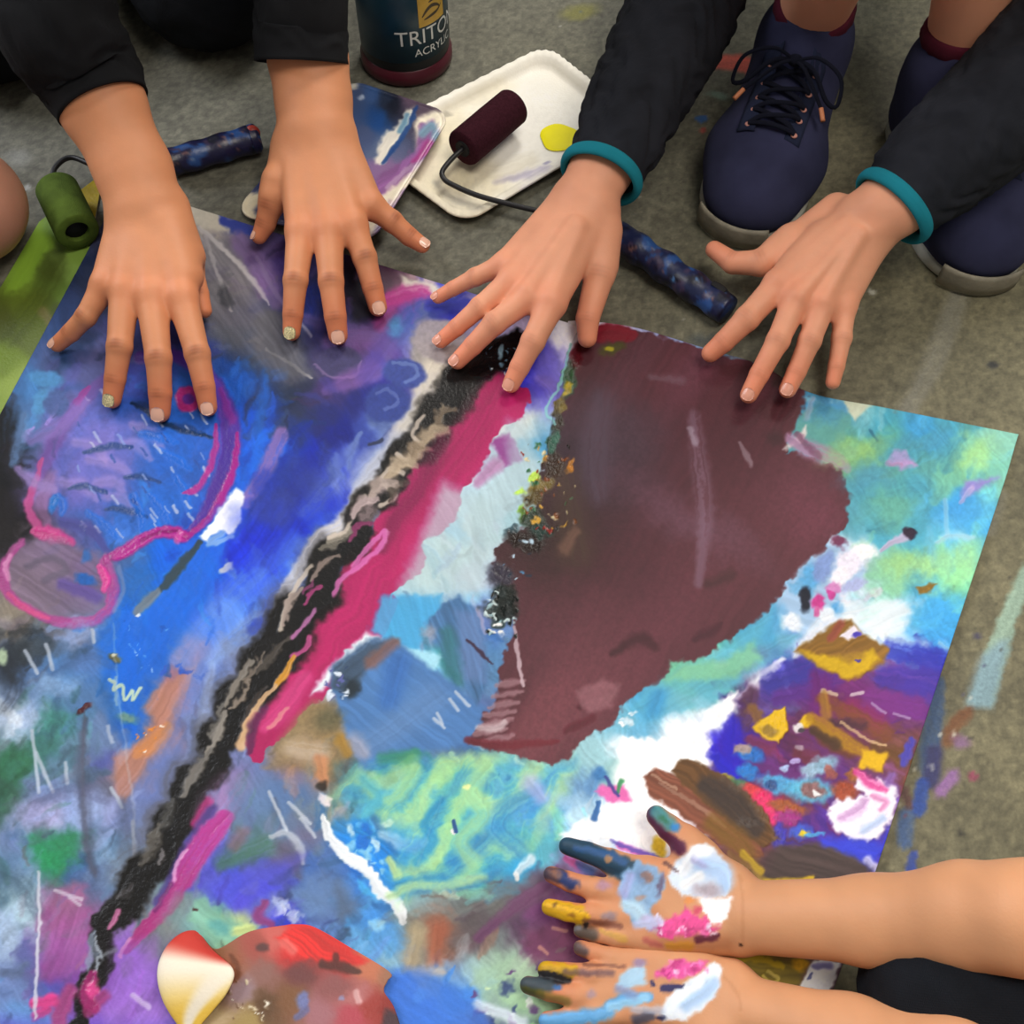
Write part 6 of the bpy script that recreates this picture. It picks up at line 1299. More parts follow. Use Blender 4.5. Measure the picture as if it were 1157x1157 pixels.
def bottle():
    c = at(460, 66, 0); r = 51 * mpp(460, 66, .02)
    root = empty('paint_bottle', c); tag(root, 'large dark teal paint bottle with gold emblem and white lettering', 'bottle')
    V, F = lathe([(r * .90, 0), (r * 1.0, .0015), (r * 1.035, .004), (r * 1.035, .0125), (r * .985, .0155), (r * .975, .0175)], c, 96); mk('base', V, F, M['bottle'], root)['label'] = 'maroon base of the bottle'
    V, F = lathe([(r * .975, .0172), (r * .985, .0185), (r * .985, .150), (r * .93, .166), (r * .70, .182), (r * .46, .190), (r * .44, .196)], c, 96); mk('body', V, F, M['band'], root)
    V, F = lathe([(r * .986, .027), (r * .996, .0272), (r * .996, .128), (r * .986, .1282)], c, 96, caps=False); lab = mk('label', V, F, M['label'], root)
    V, F = lathe([(r * .5, .190), (r * .52, .192), (r * .52, .212), (r * .46, .216)], c, 48); mk('cap', V, F, M['bottle'], root)
    R = r * .9985
    def wrap(V, ang0, z):
        a = ang0 + V[:, 0] / R
        return np.stack([c[0] + (R + .0002) * np.sin(a), c[1] - (R + .0002) * np.cos(a), c[2] + z + V[:, 1]], 1)
    a0 = math.radians(44)
    V, F = text_mesh('TRITON', .0215); Vb = V.copy(); Vb[:, 0] *= .98
    mk('lettering', wrap(Vb, a0, .0465), F, M['letter'], lab, smooth_=False)['label'] = 'white word TRITON'
    V, F = text_mesh('ACRYLIC', .0115); mk('lettering', wrap(V, a0 + .05, .0335), F, M['letter'], lab, smooth_=False)['label'] = 'small white word ACRYLIC'
    def patch(x0, x1, y0, y1, n=16, lift=0):
        g = np.array([[x0 + (x1 - x0) * i / n, y0 + (y1 - y0) * j] for j in (0, 1) for i in range(n + 1)]); return g, [tuple(f) for f in grid_faces(2, n + 1)]
    g, F = patch(-.0155, .0155, .063, .093); mk('emblem', wrap(g, a0 + .02, 0), F, M['gold'], lab)['label'] = 'gold square emblem'
    strokes = []
    for pts, w in [([(-.012, .073), (-.006, .079), (.0, .081), (.007, .078), (.010, .074)], .0016), ([(-.010, .070), (-.002, .0715), (.006, .073), (.012, .077)], .0013), ([(-.004, .0855), (.003, .0865), (.010, .0845)], .0011)]:
        Q = spline(np.array([(x, y, 0) for x, y in pts]), 16)[:, :2]; T = np.gradient(Q, axis=0); T /= np.linalg.norm(T, axis=1)[:, None]; Nn = np.stack([-T[:, 1], T[:, 0]], 1)
        ww = w * np.sin(np.linspace(.25, math.pi - .1, 16))[:, None] + .0002
        G_ = np.vstack([Q + Nn * ww, Q - Nn * ww]); strokes.append((np.c_[G_, np.zeros(len(G_))], [tuple(f) for f in grid_faces(2, 16)]))
    V, F = merge(*strokes); R += .0002; mk('emblem_swoosh', wrap(V, a0 + .02, 0), F, M['ink'], lab)
# ------------------------------------------------------------------ people
def P3_(x, y, z): return np.array([x, y, z], float)

def make_person(label, loc, handspecs, J, tone, paintfn=None):
    parts = []; infos = []
    for i, sp in enumerate(handspecs):
        sp['tone'] = tone
        V, F, c, info = hand(sp)
        if paintfn: c = paintfn(i, V, F, c)
        parts.append((V, F, c)); infos.append(info)
    Vb, Fb, cb, hd = body(J, tone); parts.append((Vb, Fb, cb))
    V, F, c = join(parts)
    o = mk('person', V, F, M['skin'], loc=loc, cols=c); tag(o, label, 'person')
    return o, infos, hd

HAND_A = dict(fingers=[
    [(206, 272, .042, 16), (217, 306, .030, 13), (225, 332, .022, 11), (231, 351, .016, 8.5)],
    [(118, 323, .045, 15), (97, 358, .034, 11.5), (80, 376, .022, 10.5), (65, 389, .013, 9)],
    [(141, 330, .048, 17), (135, 392, .037, 14), (130, 428, .022, 12), (126.5, 451, .012, 10.5)],
    [(171, 335, .049, 17.5), (179, 405, .038, 14.5), (181, 444, .022, 13), (181, 466, .012, 11.5)],
    [(206, 337, .047, 17), (223, 400, .036, 14), (231, 437, .022, 12), (235, 460, .012, 10.5)]],
    palm=[((143, 246, .058, 20), (119, 321, .045, 16)), ((155, 240, .062, 22), (142, 329, .048, 17)), ((167, 238, .062, 22), (171, 334, .049, 17.5)), ((182, 236, .060, 21), (206, 336, .047, 17)), ((193, 236, .056, 20), (214, 290, .042, 18)), ((190, 260, .056, 22), (211, 312, .046, 19))],
    arm=[(164, 234, .064, 43), (150, 190, .080, 41), (115, 118, .108, 47), (60, 15, .165, 48)], elbow=(-.385, .845, .20, .034), flat=.78)
HAND_B = dict(fingers=[
    [(313, 205, .050, 17), (306, 232, .038, 13.5), (300, 253, .026, 11.5), (293, 267, .019, 9)],
    [(340, 263, .047, 16.5), (334, 317, .037, 13.6), (331, 355, .022, 11.5), (329.5, 375, .013, 10)],
    [(371, 262, .049, 17), (374, 318, .038, 14), (379, 358, .023, 12.5), (382, 379, .013, 11)],
    [(399, 256, .048, 16), (412, 291, .037, 13.5), (421, 325, .023, 11.8), (427, 347, .013, 10.5)],
    [(420, 233, .046, 14.5), (443, 250, .036, 12), (462, 267, .026, 10.8), (477, 277, .021, 9)]],
    palm=[((333, 160, .062, 21), (340, 261, .047, 17)), ((350, 152, .066, 22), (371, 260, .049, 17)), ((366, 152, .066, 22), (398, 254, .048, 17)), ((382, 156, .062, 20), (418, 231, .046, 15.5)), ((325, 172, .056, 19), (311, 222, .042, 17))],
    arm=[(357, 148, .068, 43), (354, 110, .080, 41), (348, 66, .098, 43), (342, -10, .140, 40)], elbow=(-.185, .93, .22, .034), flat=.78)
HAND_C = dict(fingers=[
    [(683, 262, .052, 20), (677, 312, .040, 17), (664, 360, .024, 13.5), (663.5, 382, .015, 11)],
    [(570, 299, .043, 13), (537, 313, .033, 10), (512, 326, .022, 8.6), (495, 336, .014, 7.5)],
    [(578, 317, .046, 14.5), (542, 347, .036, 11.5), (516, 370, .022, 10), (498, 385, .013, 8.6)],
    [(597, 336, .047, 15.5), (559, 365, .037, 13), (534, 391, .022, 11), (517, 408, .013, 9.6)],
    [(623, 344, .046, 16), (602, 386, .036, 13.5), (587, 415, .022, 11.6), (577.5, 434, .013, 10)]],
    palm=[((672, 240, .060, 23), (624, 342, .046, 16.5)), ((662, 236, .063, 23), (598, 334, .047, 16)), ((650, 232, .063, 21), (579, 315, .046, 15)), ((640, 226, .058, 18), (571, 297, .043, 13.5)), ((678, 245, .056, 21), (679, 300, .042, 19)), ((655, 262, .056, 20), (630, 310, .050, 16))],
    arm=[(664, 220, .066, 35), (682, 186, .075, 34), (775, 0, .105, 42)], elbow=(.19, .97, .155, .034), flat=.82, crease=.45,
    tendons=[((655, 255, .072, 7), (622, 335, .054, 6)), ((648, 252, .073, 7), (597, 326, .055, 6))])
HAND_D = dict(fingers=[
    [(893, 271, .050, 18), (860, 297, .042, 15), (828, 297, .034, 12.5), (807, 282, .030, 10)],
    [(879, 322, .050, 16), (844, 360, .040, 14), (818, 386, .026, 12), (803, 399, .017, 10.5)],
    [(899, 339, .052, 15), (879, 385, .041, 13), (858, 423, .026, 11.4), (846, 446, .017, 10)],
    [(929, 346, .050, 14.5), (915, 385, .040, 12.6), (900, 420, .026, 11), (890, 440, .018, 10)],
    [(954, 346, .046, 13), (951, 382, .037, 11), (945, 414, .026, 9.4), (941, 432, .019, 8.4)]],
    palm=[((962, 250, .066, 23), (880, 320, .050, 16.5)), ((972, 256, .068, 23), (900, 337, .052, 15.5)), ((982, 264, .066, 21), (929, 344, .050, 15)), ((990, 268, .062, 18), (954, 345, .046, 13.5)), ((945, 238, .058, 20), (882, 284, .044, 17)), ((930, 275, .060, 22), (900, 305, .052, 19))],
    arm=[(986, 246, .074, 38), (1012, 228, .084, 38), (1157, 97, .13, 52)], elbow=(.475, .80, .175, .034), flat=.85, crease=.4,
    bumps=[(990, 236, .084, 22)],
    tendons=[((965, 262, .080, 7), (903, 333, .0595, 6)), ((972, 266, .079, 7), (930, 338, .058, 6)), ((955, 254, .078, 7), (882, 316, .058, 6))])
HAND_E = dict(dorsal=-1, crease=0, flat=.9, fingers=[
    [(790, 968, .026, 22), (775, 950, .026, 17), (756, 935, .024, 14.5), (742, 922, .022, 12)],
    [(731, 987, .019, 17), (690, 973, .020, 13), (664, 963, .017, 11.5), (641, 956, .014, 10)],
    [(714, 1013, .019, 17), (670, 1004, .021, 12.5), (643, 996, .018, 11), (623, 988, .014, 9.5)],
    [(714, 1038, .019, 16), (668, 1034, .022, 11.5), (641, 1030, .018, 10.8), (621, 1025, .014, 9.6)],
    [(733, 1062, .019, 15), (697, 1059, .021, 10.5), (673, 1055, .018, 9.6), (656, 1051, .015, 8.6)]],
    palm=[((826, 1004, .022, 24), (734, 987, .020, 18)), ((830, 1020, .020, 25), (716, 1013, .020, 17)), ((832, 1040, .020, 25), (716, 1037, .020, 16)), ((832, 1056, .021, 21), (735, 1061, .020, 15)), ((820, 998, .027, 24), (782, 962, .028, 20)), ((800, 1050, .024, 20), (760, 1056, .023, 17))],
    arm=[(846, 1036, .028, 39), (985, 1040, .060, 47), (1093, 1035, .095, 57), (1157, 1037, .118, 60)], elbow=(.34, .105, .15, .030))
HAND_F = dict(dorsal=-1, crease=0, flat=.9, fingers=[
    [(790, 1190, .022, 20), (762, 1205, .022, 16), (738, 1212, .020, 13), (718, 1216, .018, 11)],
    [(722, 1141, .018, 16), (672, 1148, .020, 12), (640, 1151, .017, 11), (618, 1153, .014, 10)],
    [(712, 1122, .018, 16), (652, 1125, .020, 12.5), (620, 1119, .017, 11.5), (597, 1113, .014, 10)],
    [(716, 1102, .018, 15), (668, 1101, .021, 12), (640, 1099, .018, 11), (617, 1096, .014, 10)],
    [(736, 1084, .018, 14), (694, 1082, .020, 10.5), (671, 1076, .018, 9.8), (656, 1071, .015, 8.8)]],
    palm=[((826, 1106, .020, 22), (737, 1085, .018, 14)), ((828, 1122, .020, 24), (717, 1102, .018, 15)), ((828, 1140, .020, 24), (713, 1122, .018, 16)), ((826, 1158, .021, 24), (723, 1141, .018, 16)), ((815, 1175, .024, 24), (780, 1195, .024, 20)), ((790, 1100, .022, 18), (760, 1094, .021, 15))],
    arm=[(848, 1144, .027, 38), (960, 1176, .052, 47), (1080, 1210, .088, 54)], elbow=(.31, -.03, .13, .029))

def palm_paint(i, V, F, c):
    p = Paint(project(V)); N = normals(V, F); p.c = c; p.mask = smooth(-.15, .25, N[:, 2])
    S, B, G = p.S, p.B, p.G
    if i == 0:
        c0 = 'a86a48'
        S([(700, 1000), (760, 1060), (820, 1065)], [8, 14, 10], 'a4603c', .8, .4); S([(836, 990), (840, 1030), (838, 1070)], 2, 'a86c44', .9, .22)
        S([(628, 950), (660, 961), (712, 986)], [10, 13, 14], '1d4058', .2, .96, wf=3); S([(650, 958), (690, 966), (705, 975)], [3, 5, 4], '2a5a98', .6, .7); B(687, 970, 5, 4, 0, 'b08058', .4, .9); S([(632, 962), (670, 985)], [3, 5], '14303c', .6, .7)
        S([(612, 984), (632, 990)], [8, 9], '3c3244', .4, .9, dry=.2); S([(630, 988), (646, 998)], [4, 8], '1e3470', .4, .9, wf=4); B(683, 1001, 8, 6, 0, 'a8809c', .6, .8); B(628, 988, 7, 5, 20, 'a86c48', .5, .6)
        S([(606, 1022), (630, 1029), (654, 1035)], [10, 12, 11], 'd8a614', .2, .96, wf=3, var=.2, h=.0004); B(627, 1022, 4, 3, 0, '6a4a18', .5, .8); B(646, 1035, 5, 3, 0, '8a5a20', .5, .8); B(688, 1035, 8, 6, 0, '8a7884', .5, .8); S([(660, 1040), (700, 1046)], [3, 4], '6a3a30', .6, .7)
        S([(646, 1050), (668, 1056)], [7, 8], '4c4844', .5, .85); B(652, 1049, 5, 4, 0, '78787c', .5, .8); B(662, 1046, 3, 3, 0, '2a2020'); S([(680, 1052), (705, 1060)], [3, 4], 'd0a048', .6, .8)
        S([(734, 912), (732, 925), (748, 945), (768, 958)], [7, 8, 9, 8], '521c3c', .4, .95); S([(742, 916), (756, 930)], [8, 8], '3c8890', .5, .9); B(763, 934, 6, 6, 0, '2a7cc0', .4, .9); B(750, 926, 6, 4, 30, '2c6a4a', .5, .8)
        G([(703, 987), (720, 973), (742, 978), (752, 998), (748, 1014), (736, 1028), (740, 1050), (716, 1046), (704, 1024), (697, 1005)], '86acd4', 2.5, .97, wf=4, var=.15); B(731, 990, 6, 7, 0, 'a86e4e', .35, .9); B(727, 990, 10, 10, 0, '5a6e94', .8, .4); B(722, 1014, 6, 3, 0, 'ac8878', .5, .8); S([(706, 1022), (720, 1028), (728, 1040)], [6, 9, 7], 'bcdcee', .6, .85); S([(712, 990), (704, 1010)], [5, 6], 'a8a8d8', .7, .7); B(746, 1000, 3, 12, 10, '5a4058', .6, .7); S([(730, 1040), (745, 1048)], 7, 'b8a4cc', .6, .7)
        G([(753, 988), (770, 968), (790, 952), (806, 958), (822, 976), (828, 998), (822, 1012), (796, 1016), (772, 1012), (760, 1000)], 'd8e6f8', 2.5, .97, wf=3, var=.06); S([(790, 975), (815, 985), (820, 1000)], [10, 12, 8], 'a4c4ec', .7, .8); S([(770, 985), (785, 965), (800, 962)], [6, 8, 6], 'fafcff', .6, .8); B(800, 1006, 16, 8, 0, 'b4a4ac', .5, .85); S([(775, 1000), (790, 990)], [5, 5], 'ffffff', .6, .8); S([(784, 972), (795, 978)], 4, 'b4b4e4', .7, .7)
        G([(788, 1016), (826, 1014), (822, 1034), (814, 1046), (800, 1040)], 'fcf8fc', 2.5, .96, wf=4); G([(742, 1042), (762, 1036), (775, 1026), (785, 1030), (805, 1044), (814, 1048), (800, 1056), (760, 1060), (744, 1056)], 'd4408a', 3, .92, wf=5, var=.3); p.spots(18, (742, 1036, 812, 1058), (2, 5), ['f4d0e8', 'e8e0f4', 'b03070', 'f070b0'], 3, op=.85); S([(720, 1045), (745, 1040)], [5, 5], 'c0c4e8', .6, .8)
        B(779, 1018, 6, 5, 0, 'd88848', .5, .85); B(789, 1028, 5, 4, 0, 'c83a60', .5, .8); S([(788, 1062), (806, 1060), (812, 1056)], [4, 4, 2], '5a1c34', .5, .85); S([(755, 1068), (780, 1069)], [4, 5], 'cc8c28', .7, .8); S([(730, 1062), (745, 1068)], 4, 'b04c50', .7, .6); B(836, 1068, 2.5, 2, 0, '3a2018'); S([(752, 975), (765, 985)], 2, '5a3c40', .6, .7)
    else:
        S([(592, 1112), (618, 1112)], [9, 10], '34444e', .3, .95); S([(586, 1116), (610, 1124)], [4, 6], '4a4a1c', .5, .9); B(629, 1115, 6, 4, 10, '2c60a0', .4, .9); S([(610, 1124), (640, 1132)], [5, 5], '7a6a2c', .6, .7); B(668, 1123, 6, 4, 0, '9a88a0', .6, .7)
        S([(608, 1096), (636, 1103)], [8, 9], '1c1c20', .3, .95, wf=4); S([(612, 1090), (646, 1097)], [5, 7], 'c89c14', .4, .95, wf=4); S([(640, 1098), (690, 1100)], [4, 4], '5a4250', .6, .7, dry=.3); S([(650, 1070), (660, 1076)], [8, 6], '4c4448', .5, .85); S([(660, 1090), (705, 1092)], 2, '6a4038', .7, .6)
        S([(600, 1156), (640, 1151), (680, 1146), (694, 1134), (715, 1128), (732, 1126)], [8, 9, 9, 8, 7, 6], '5ca4dc', .4, .95, wf=3); S([(690, 1138), (730, 1127)], [5, 5], '9cd0f0', .6, .8); G([(698, 1104), (712, 1092), (728, 1090), (730, 1112), (712, 1118), (698, 1114)], 'a4cce8', 3, .95, wf=3); S([(700, 1118), (715, 1124)], 5, '8098c8', .6, .8); B(722, 1088, 8, 4, 0, '8a7aa4', .6, .8)
        G([(746, 1140), (762, 1118), (790, 1100), (808, 1086), (815, 1096), (812, 1118), (800, 1136), (775, 1152), (750, 1154)], 'e4eefa', 2.5, .97, wf=3); S([(775, 1135), (800, 1118), (808, 1108)], [8, 9, 5], 'a8c8ee', .6, .85); S([(765, 1130), (790, 1112)], [4, 5], 'ffffff', .6, .8); G([(738, 1104), (750, 1092), (768, 1086), (802, 1086), (790, 1098), (772, 1104), (752, 1106)], 'd84a9c', 3, .92, wf=5, var=.25); p.spots(14, (742, 1086, 800, 1104), (2, 4.5), ['f0c8e8', 'b83078', 'f080c0'], 6, op=.85)
        B(737, 1111, 4, 3.4, 30, '26285a', .4, .95); S([(748, 1117), (758, 1116), (772, 1114)], [3, 4, 2], '2c2c60', .5, .95); S([(720, 1152), (735, 1148)], [7, 6], '4a5068', .5, .85); B(747, 1150, 5, 4, 0, '22264c', .4, .9); S([(815, 1100), (832, 1120), (838, 1140)], 2, 'a86c44', .9, .22); S([(716, 1140), (745, 1142)], [4, 5], 'b8c4dc', .6, .7)
    return p.c

def nails(person, info, which, special=None):
    for k in which:
        P, R = info['fing'][k]
        gl = special == k
        V, F = nail(P, R, .74, 1.3)
        o = mk('fingernail', V, F, M['glitter'] if gl else M['nail' if special is not None else 'barenail'], person)
        if gl: o['label'] = 'gold glitter fingernail'

def shoe(person, toe, fwd, seed, aglet_side=1):
    L = .236; f = unit(np.array([fwd[0], fwd[1], 0])); r = np.array([f[1], -f[0], 0]); heel = np.array([toe[0], toe[1], 0]) - f * L
    T = lambda x, y, z: heel + r * x + f * y + UP * z
    fd = Field(heel + np.minimum(0, f * L) - [.09, .09, 0], heel + np.maximum(0, f * L) + [.09, .09, .16], .0022)
    fd.cone(T(0, .188, .026), T(0, .150, .031), .044, .050, .012, UP, .74)
    fd.cone(T(0, .150, .031), T(0, .085, .042), .050, .039, .02, UP, .88)
    fd.cone(T(0, .090, .046), T(0, .055, .070), .036, .038, .02)
    fd.cone(T(0, .040, .03), T(0, .048, .085), .037, .040, .02)
    fd.cone(T(0, .098, .062), T(0, .074, .100), .022, .020, .012, f, .5)      # tongue standing up
    fd.cut(T(0, .044, .098), T(0, .040, .17), .030, .036, .004)
    fd.floor(.011)
    V, F = fd.mesh(); V = relax(V, F, 2)
    def top(x, y):
        q = T(x, y, 0); i, j = [int(round((q[a] - fd.lo[a]) / fd.h)) for a in (0, 1)]
        col = fd.D[i, j]; k = np.nonzero(col < 0)[0].max()
        return T(x, y, fd.lo[2] + k * fd.h + fd.h * col[k] / (col[k] - col[k + 1]))
    s = mk('shoe', V, F, M['shoe'], person)
    half = [(.0, -.003), (.024, .004), (.037, .030), (.037, .075), (.044, .120), (.052, .160), (.049, .197), (.032, .226), (0, .240)]
    ol = half + [(-x, y) for x, y in half[-2:0:-1]]; ol = spline(np.array([(x, y, 0) for x, y in ol + [ol[0]]]), 121)[:-1]
    rows = []
    for k, z in ((.84, .0), (.905, .0015), (.92, .004), (.92, .008), (.91, .0115), (.88, .0125)):
        rows.append(np.array([T(x * k, (y - .118) * k + .118, z) for x, y, _ in ol]))
    V2 = np.vstack(rows); m = len(ol); F2 = [tuple(q) for q in grid_faces(len(rows), m, True)] + [tuple(range(m)), tuple(range((len(rows) - 1) * m, len(rows) * m))]
    mk('sole', V2, F2, M['sole'], s)['label'] = 'pale rubber sole'
    # worn toe guard
    g = []; 
    for a in np.linspace(-.55, .95, 22):
        for z, k in ((.003, .935), (.011, .95), (.021, .955), (.025, .93)):
            x = .052 * math.sin(a) * k; y = .190 + .050 * math.cos(a) * k
            g.append(T(x, y, z))
    o = mk('toe_guard', np.array(g), [tuple(q) for q in grid_faces(22, 4)], M['toe'], s); md = o.modifiers.new('t', 'SOLIDIFY'); md.thickness = .0016
    # eyestay panels
    for q in (-1, 1):
        g = []
        for y in np.linspace(.088, .170, 22):
            for x in np.linspace(.013, .027, 6): g.append(top(q * x, y) + UP * .0008)
        o = mk('eyestay', np.array(g), [tuple(u) for u in grid_faces(22, 6)], M['shoedark'], s); md = o.modifiers.new('t', 'SOLIDIFY'); md.thickness = .0018; md.offset = 1
    ys = np.linspace(.164, .098, 5)
    for k, y in enumerate(ys):
        for q in (-1, 1):
            V3, F3 = ball(top(q * .020, y) + UP * .0016, (.0030, .0030, .0016), 12, 6); mk('eyelet', V3, F3, M['eyelet'], s)
    lift = UP * .0034
    def lc(pts, rr=.0024):
        Vq, Fq = tube(np.array(pts), rr, 10, 44, flat=.7); mk('lace', Vq, Fq, M['lace'], s)
    lc([top(-.020, ys[0]) + lift, top(-.007, ys[0] + .001) + lift * 1.4, top(.007, ys[0] + .001) + lift * 1.4, top(.020, ys[0]) + lift])
    for k in range(4):
        for q in (-1, 1):
            hgt = 1.3 + .5 * (q > 0)
            lc([top(q * .020, ys[k]) + lift, top(q * .010, ys[k] * .7 + ys[k + 1] * .3) + lift * hgt, top(-q * .010, ys[k] * .3 + ys[k + 1] * .7) + lift * hgt, top(-q * .020, ys[k + 1]) + lift])
    kn = top(0, .100) + UP * .007
    Vq, Fq = ball(kn, (.0065, .006, .005), 14, 8); mk('lace_knot', Vq, Fq, M['lace'], s)
    for q in (-1, 1):
        lc([kn, kn + r * q * .020 + f * .004 + UP * .010, kn + r * q * .042 + f * .012 + UP * .002, kn + r * q * .046 + f * .026 - UP * .014, kn + r * q * .036 + f * .026 - UP * .012, kn + r * q * .018 + f * .010 + UP * .002, kn + UP * .001], .0020)
        e = kn + r * q * .034 + f * .034 - UP * .014
        lc([kn, kn + r * q * .012 + f * .016 + UP * .004, e], .0018)
        Vq, Fq = tube([e, e + r * q * .005 + f * .010 - UP * .004], .0021, 10, 6); mk('aglet', Vq, Fq, M['aglet'], s)
    return T

def people():
    # ---- far left: black sleeves, varnished nails
    J = dict(head=(-.38, .86, .66), face=(-.31, .70, .52), neck=(-.39, .93, .56), chest=(-.40, 1.03, .45), hips=(-.41, 1.30, .18), shL=(-.53, .98, .47), shR=(-.25, .99, .47), elL=(-.385, .845, .20), elR=(-.185, .93, .22), knL=(-.505, .935, .06), knR=(-.30, .985, .065), anL=(-.50, 1.30, .045), anR=(-.33, 1.34, .045), toL=(-.50, 1.40, .03), toR=(-.33, 1.44, .03))
    o, inf, hd = make_person('person kneeling at the far left in black with two hands spread and varnished nails', (-.40, 1.2, 0), [HAND_A, HAND_B], J, 'cc8a62')
    nails(o, inf[0], [1, 2, 3, 4], 2); nails(o, inf[1], [1, 2, 3, 4], 1)
    Vn, Fn = nail(inf[1]['fing'][0][0], inf[1]['fing'][0][1], .7, 1.2, np.array([-.6, 0, .6])); mk('fingernail', Vn, Fn, M['nail'], o)
    hair_and_eyes(o, hd, M['hair'], M['white'], M['iris'])
    z = {k: np.array(v) for k, v in J.items()}
    sw = cloth('sweater', [(z['neck'] - [0, 0, .05], z['chest'], .07, .115), (z['chest'], z['hips'], .12, .125), (z['shL'], z['chest'], .065, .09), (z['shR'], z['chest'], .065, .09), (z['shL'], z['elL'], .062, .052), (z['shR'], z['elR'], .062, .052)], M['black'], o, k=.02)
    sleeve('sleeve', [at(117, 120, .107), at(98, 82, .122), at(60, 15, .163), z['elL'] + [0, .01, .01]], [52 * mpp(117, 120, .107), 57 * mpp(98, 82, .122), 68 * mpp(60, 15, .155), .058], M['black'], o, 1, .0034)
    sleeve('sleeve', [at(341, 71, .0965), at(340, 30, .118), at(340, -10, .140), z['elR'] + [0, .01, .01]], [52 * mpp(340, 72, .091), 51 * mpp(340, 30, .108), 52 * mpp(340, -10, .125), .054], M['black'], o, 2, .0018)
    cloth('trousers', [(z['hips'], z['hips'] + [0, 0, .05], .13, .125), (z['hips'], z['knL'], .105, .068), (z['hips'], z['knR'], .105, .072), (z['knL'], z['anL'], .062, .045), (z['knR'], z['anR'], .064, .045)], M['dark'], o, k=.02, zmin=.003)
    for q in ('L', 'R'):
        an = z['an' + q]; cloth('shoe', [(an + [0, .02, -.01], an + [0, .13, -.012], .040, .036)], M['shoedark'], o, k=.01, zmin=.002, wr=.0005)
    # ---- squatting at the right: charcoal sleeves with teal cuffs, navy shoes
    toe1 = at(829, 281, 0)[:2]; f1 = np.array([-.36, -.93]); toe2 = at(1114, 336, .0)[:2]; f2 = np.array([.10, -.99])
    h1 = toe1 - unit(f1) * .236; h2 = toe2 - unit(f2) * .236
    a1 = np.r_[h1 + unit(f1) * .045, .10]; a2 = np.r_[h2 + unit(f2) * .045, .10]
    J = dict(head=(.30, .96, .80), face=(.22, .70, .60), neck=(.31, 1.02, .69), chest=(.32, 1.08, .56), hips=(.33, 1.18, .20), shL=(.18, 1.04, .57), shR=(.47, 1.02, .57), elL=(.19, .97, .155), elR=(.475, .80, .175), knL=(.25, .775, .37), knR=(.365, .84, .37), anL=tuple(a1 + [0, 0, .0]), anR=tuple(a2))
    o, inf, hd = make_person('person squatting at the right in charcoal top with teal cuffs and navy shoes', (.33, .9, 0), [HAND_C, HAND_D], J, 'e4a07e')
    nails(o, inf[0], [1, 2, 3, 4]); nails(o, inf[1], [2, 3])
    hair_and_eyes(o, hd, M['fair'], M['white'], M['iris'])
    z = {k: np.array(v) for k, v in J.items()}
    cloth('sweater', [(z['neck'] - [0, 0, .05], z['chest'], .07, .115), (z['chest'], z['hips'], .12, .125), (z['shL'], z['chest'], .062, .09), (z['shR'], z['chest'], .062, .09), (z['shL'], z['elL'], .058, .050), (z['shR'], z['elR'], .058, .054)], M['grey'], o, k=.02)
    cC = at(681, 194, .072); dC = unit(at(775, 0, .105) - cC)
    sleeve('sleeve', [cC, at(706, 142, .080), at(740, 72, .092), at(775, 0, .105), z['elL'] + [0, .01, .01]], [.0315, .037, .043, .048, .052], M['grey'], o, 3, .0042, seg=84, ridge=55)
    cuff('cuff', cC - dC * .003, dC, .0325, .0062, .0036, M['teal'], o)['label'] = 'teal ribbed cuff'
    cD = at(1013, 230, .080); dD = unit(at(1157, 97, .13) - cD)
    sleeve('sleeve', [cD, at(1055, 190, .094), at(1157, 97, .13), z['elR'] + [.01, 0, .01]], [.0335, .042, .050, .054], M['grey'], o, 4, .0036, seg=84, ridge=45)
    cuff('cuff', cD - dD * .003, dD, .0345, .0062, .0036, M['teal'], o)['label'] = 'teal ribbed cuff'
    cloth('shorts', [(z['hips'], z['hips'] + [0, 0, .06], .13, .125), (z['hips'], .35 * z['hips'] + .65 * z['knL'], .105, .078), (z['hips'], .35 * z['hips'] + .65 * z['knR'], .105, .078)], M['dark'], o, k=.02)
    for (toe, f, an, kn) in ((toe1, f1, a1, z['knL']), (toe2, f2, a2, z['knR'])):
        shoe(o, toe, f, 1)
        d = unit(kn - an); n0 = an - UP * .05
        t = spline(np.array([n0, an - UP * .01, an + d * .006, an + d * .022]), 26); rr = np.r_[np.linspace(.031, .0335, 20), [.0345, .0355, .0355, .0355, .0345, .033]]
        Vs, Fs = tube(t, rr, 40, disp=lambda s, th: .0005 * np.sin(th * 24)); mk('sock', Vs, Fs, M['sock'], o)['label'] = 'maroon sock'
    # ---- small child at the lower right, painted palms turned up
    J = dict(head=(.60, .03, .60), face=(.42, .08, .45), neck=(.64, .03, .50), chest=(.67, .03, .40), hips=(.66, .03, .16), shL=(.62, .15, .43), shR=(.61, -.10, .43), elL=(.34, .105, .15), elR=(.31, -.03, .13), knL=(.255, .068, .046), knR=(.40, -.12, .050), anL=(.58, .10, .04), anR=(.62, -.10, .04), toL=(.68, .12, .025), toR=(.72, -.12, .025))
    o, inf, hd = make_person('small child at the lower right with bare arms and paint-covered palms turned up', (.60, .03, 0), [HAND_E, HAND_F], J, 'cc936a', palm_paint)
    hair_and_eyes(o, hd, M['fair'], M['white'], M['iris'])
    z = {k: np.array(v) for k, v in J.items()}
    cloth('shirt', [(z['neck'] - [0, 0, .04], z['chest'], .06, .10), (z['chest'], z['hips'], .105, .11), (z['shL'], z['chest'], .055, .08), (z['shR'], z['chest'], .055, .08), (z['shL'], .6 * z['shL'] + .4 * z['elL'], .055, .052), (z['shR'], .6 * z['shR'] + .4 * z['elR'], .055, .052)], M['sock'], o, k=.02)
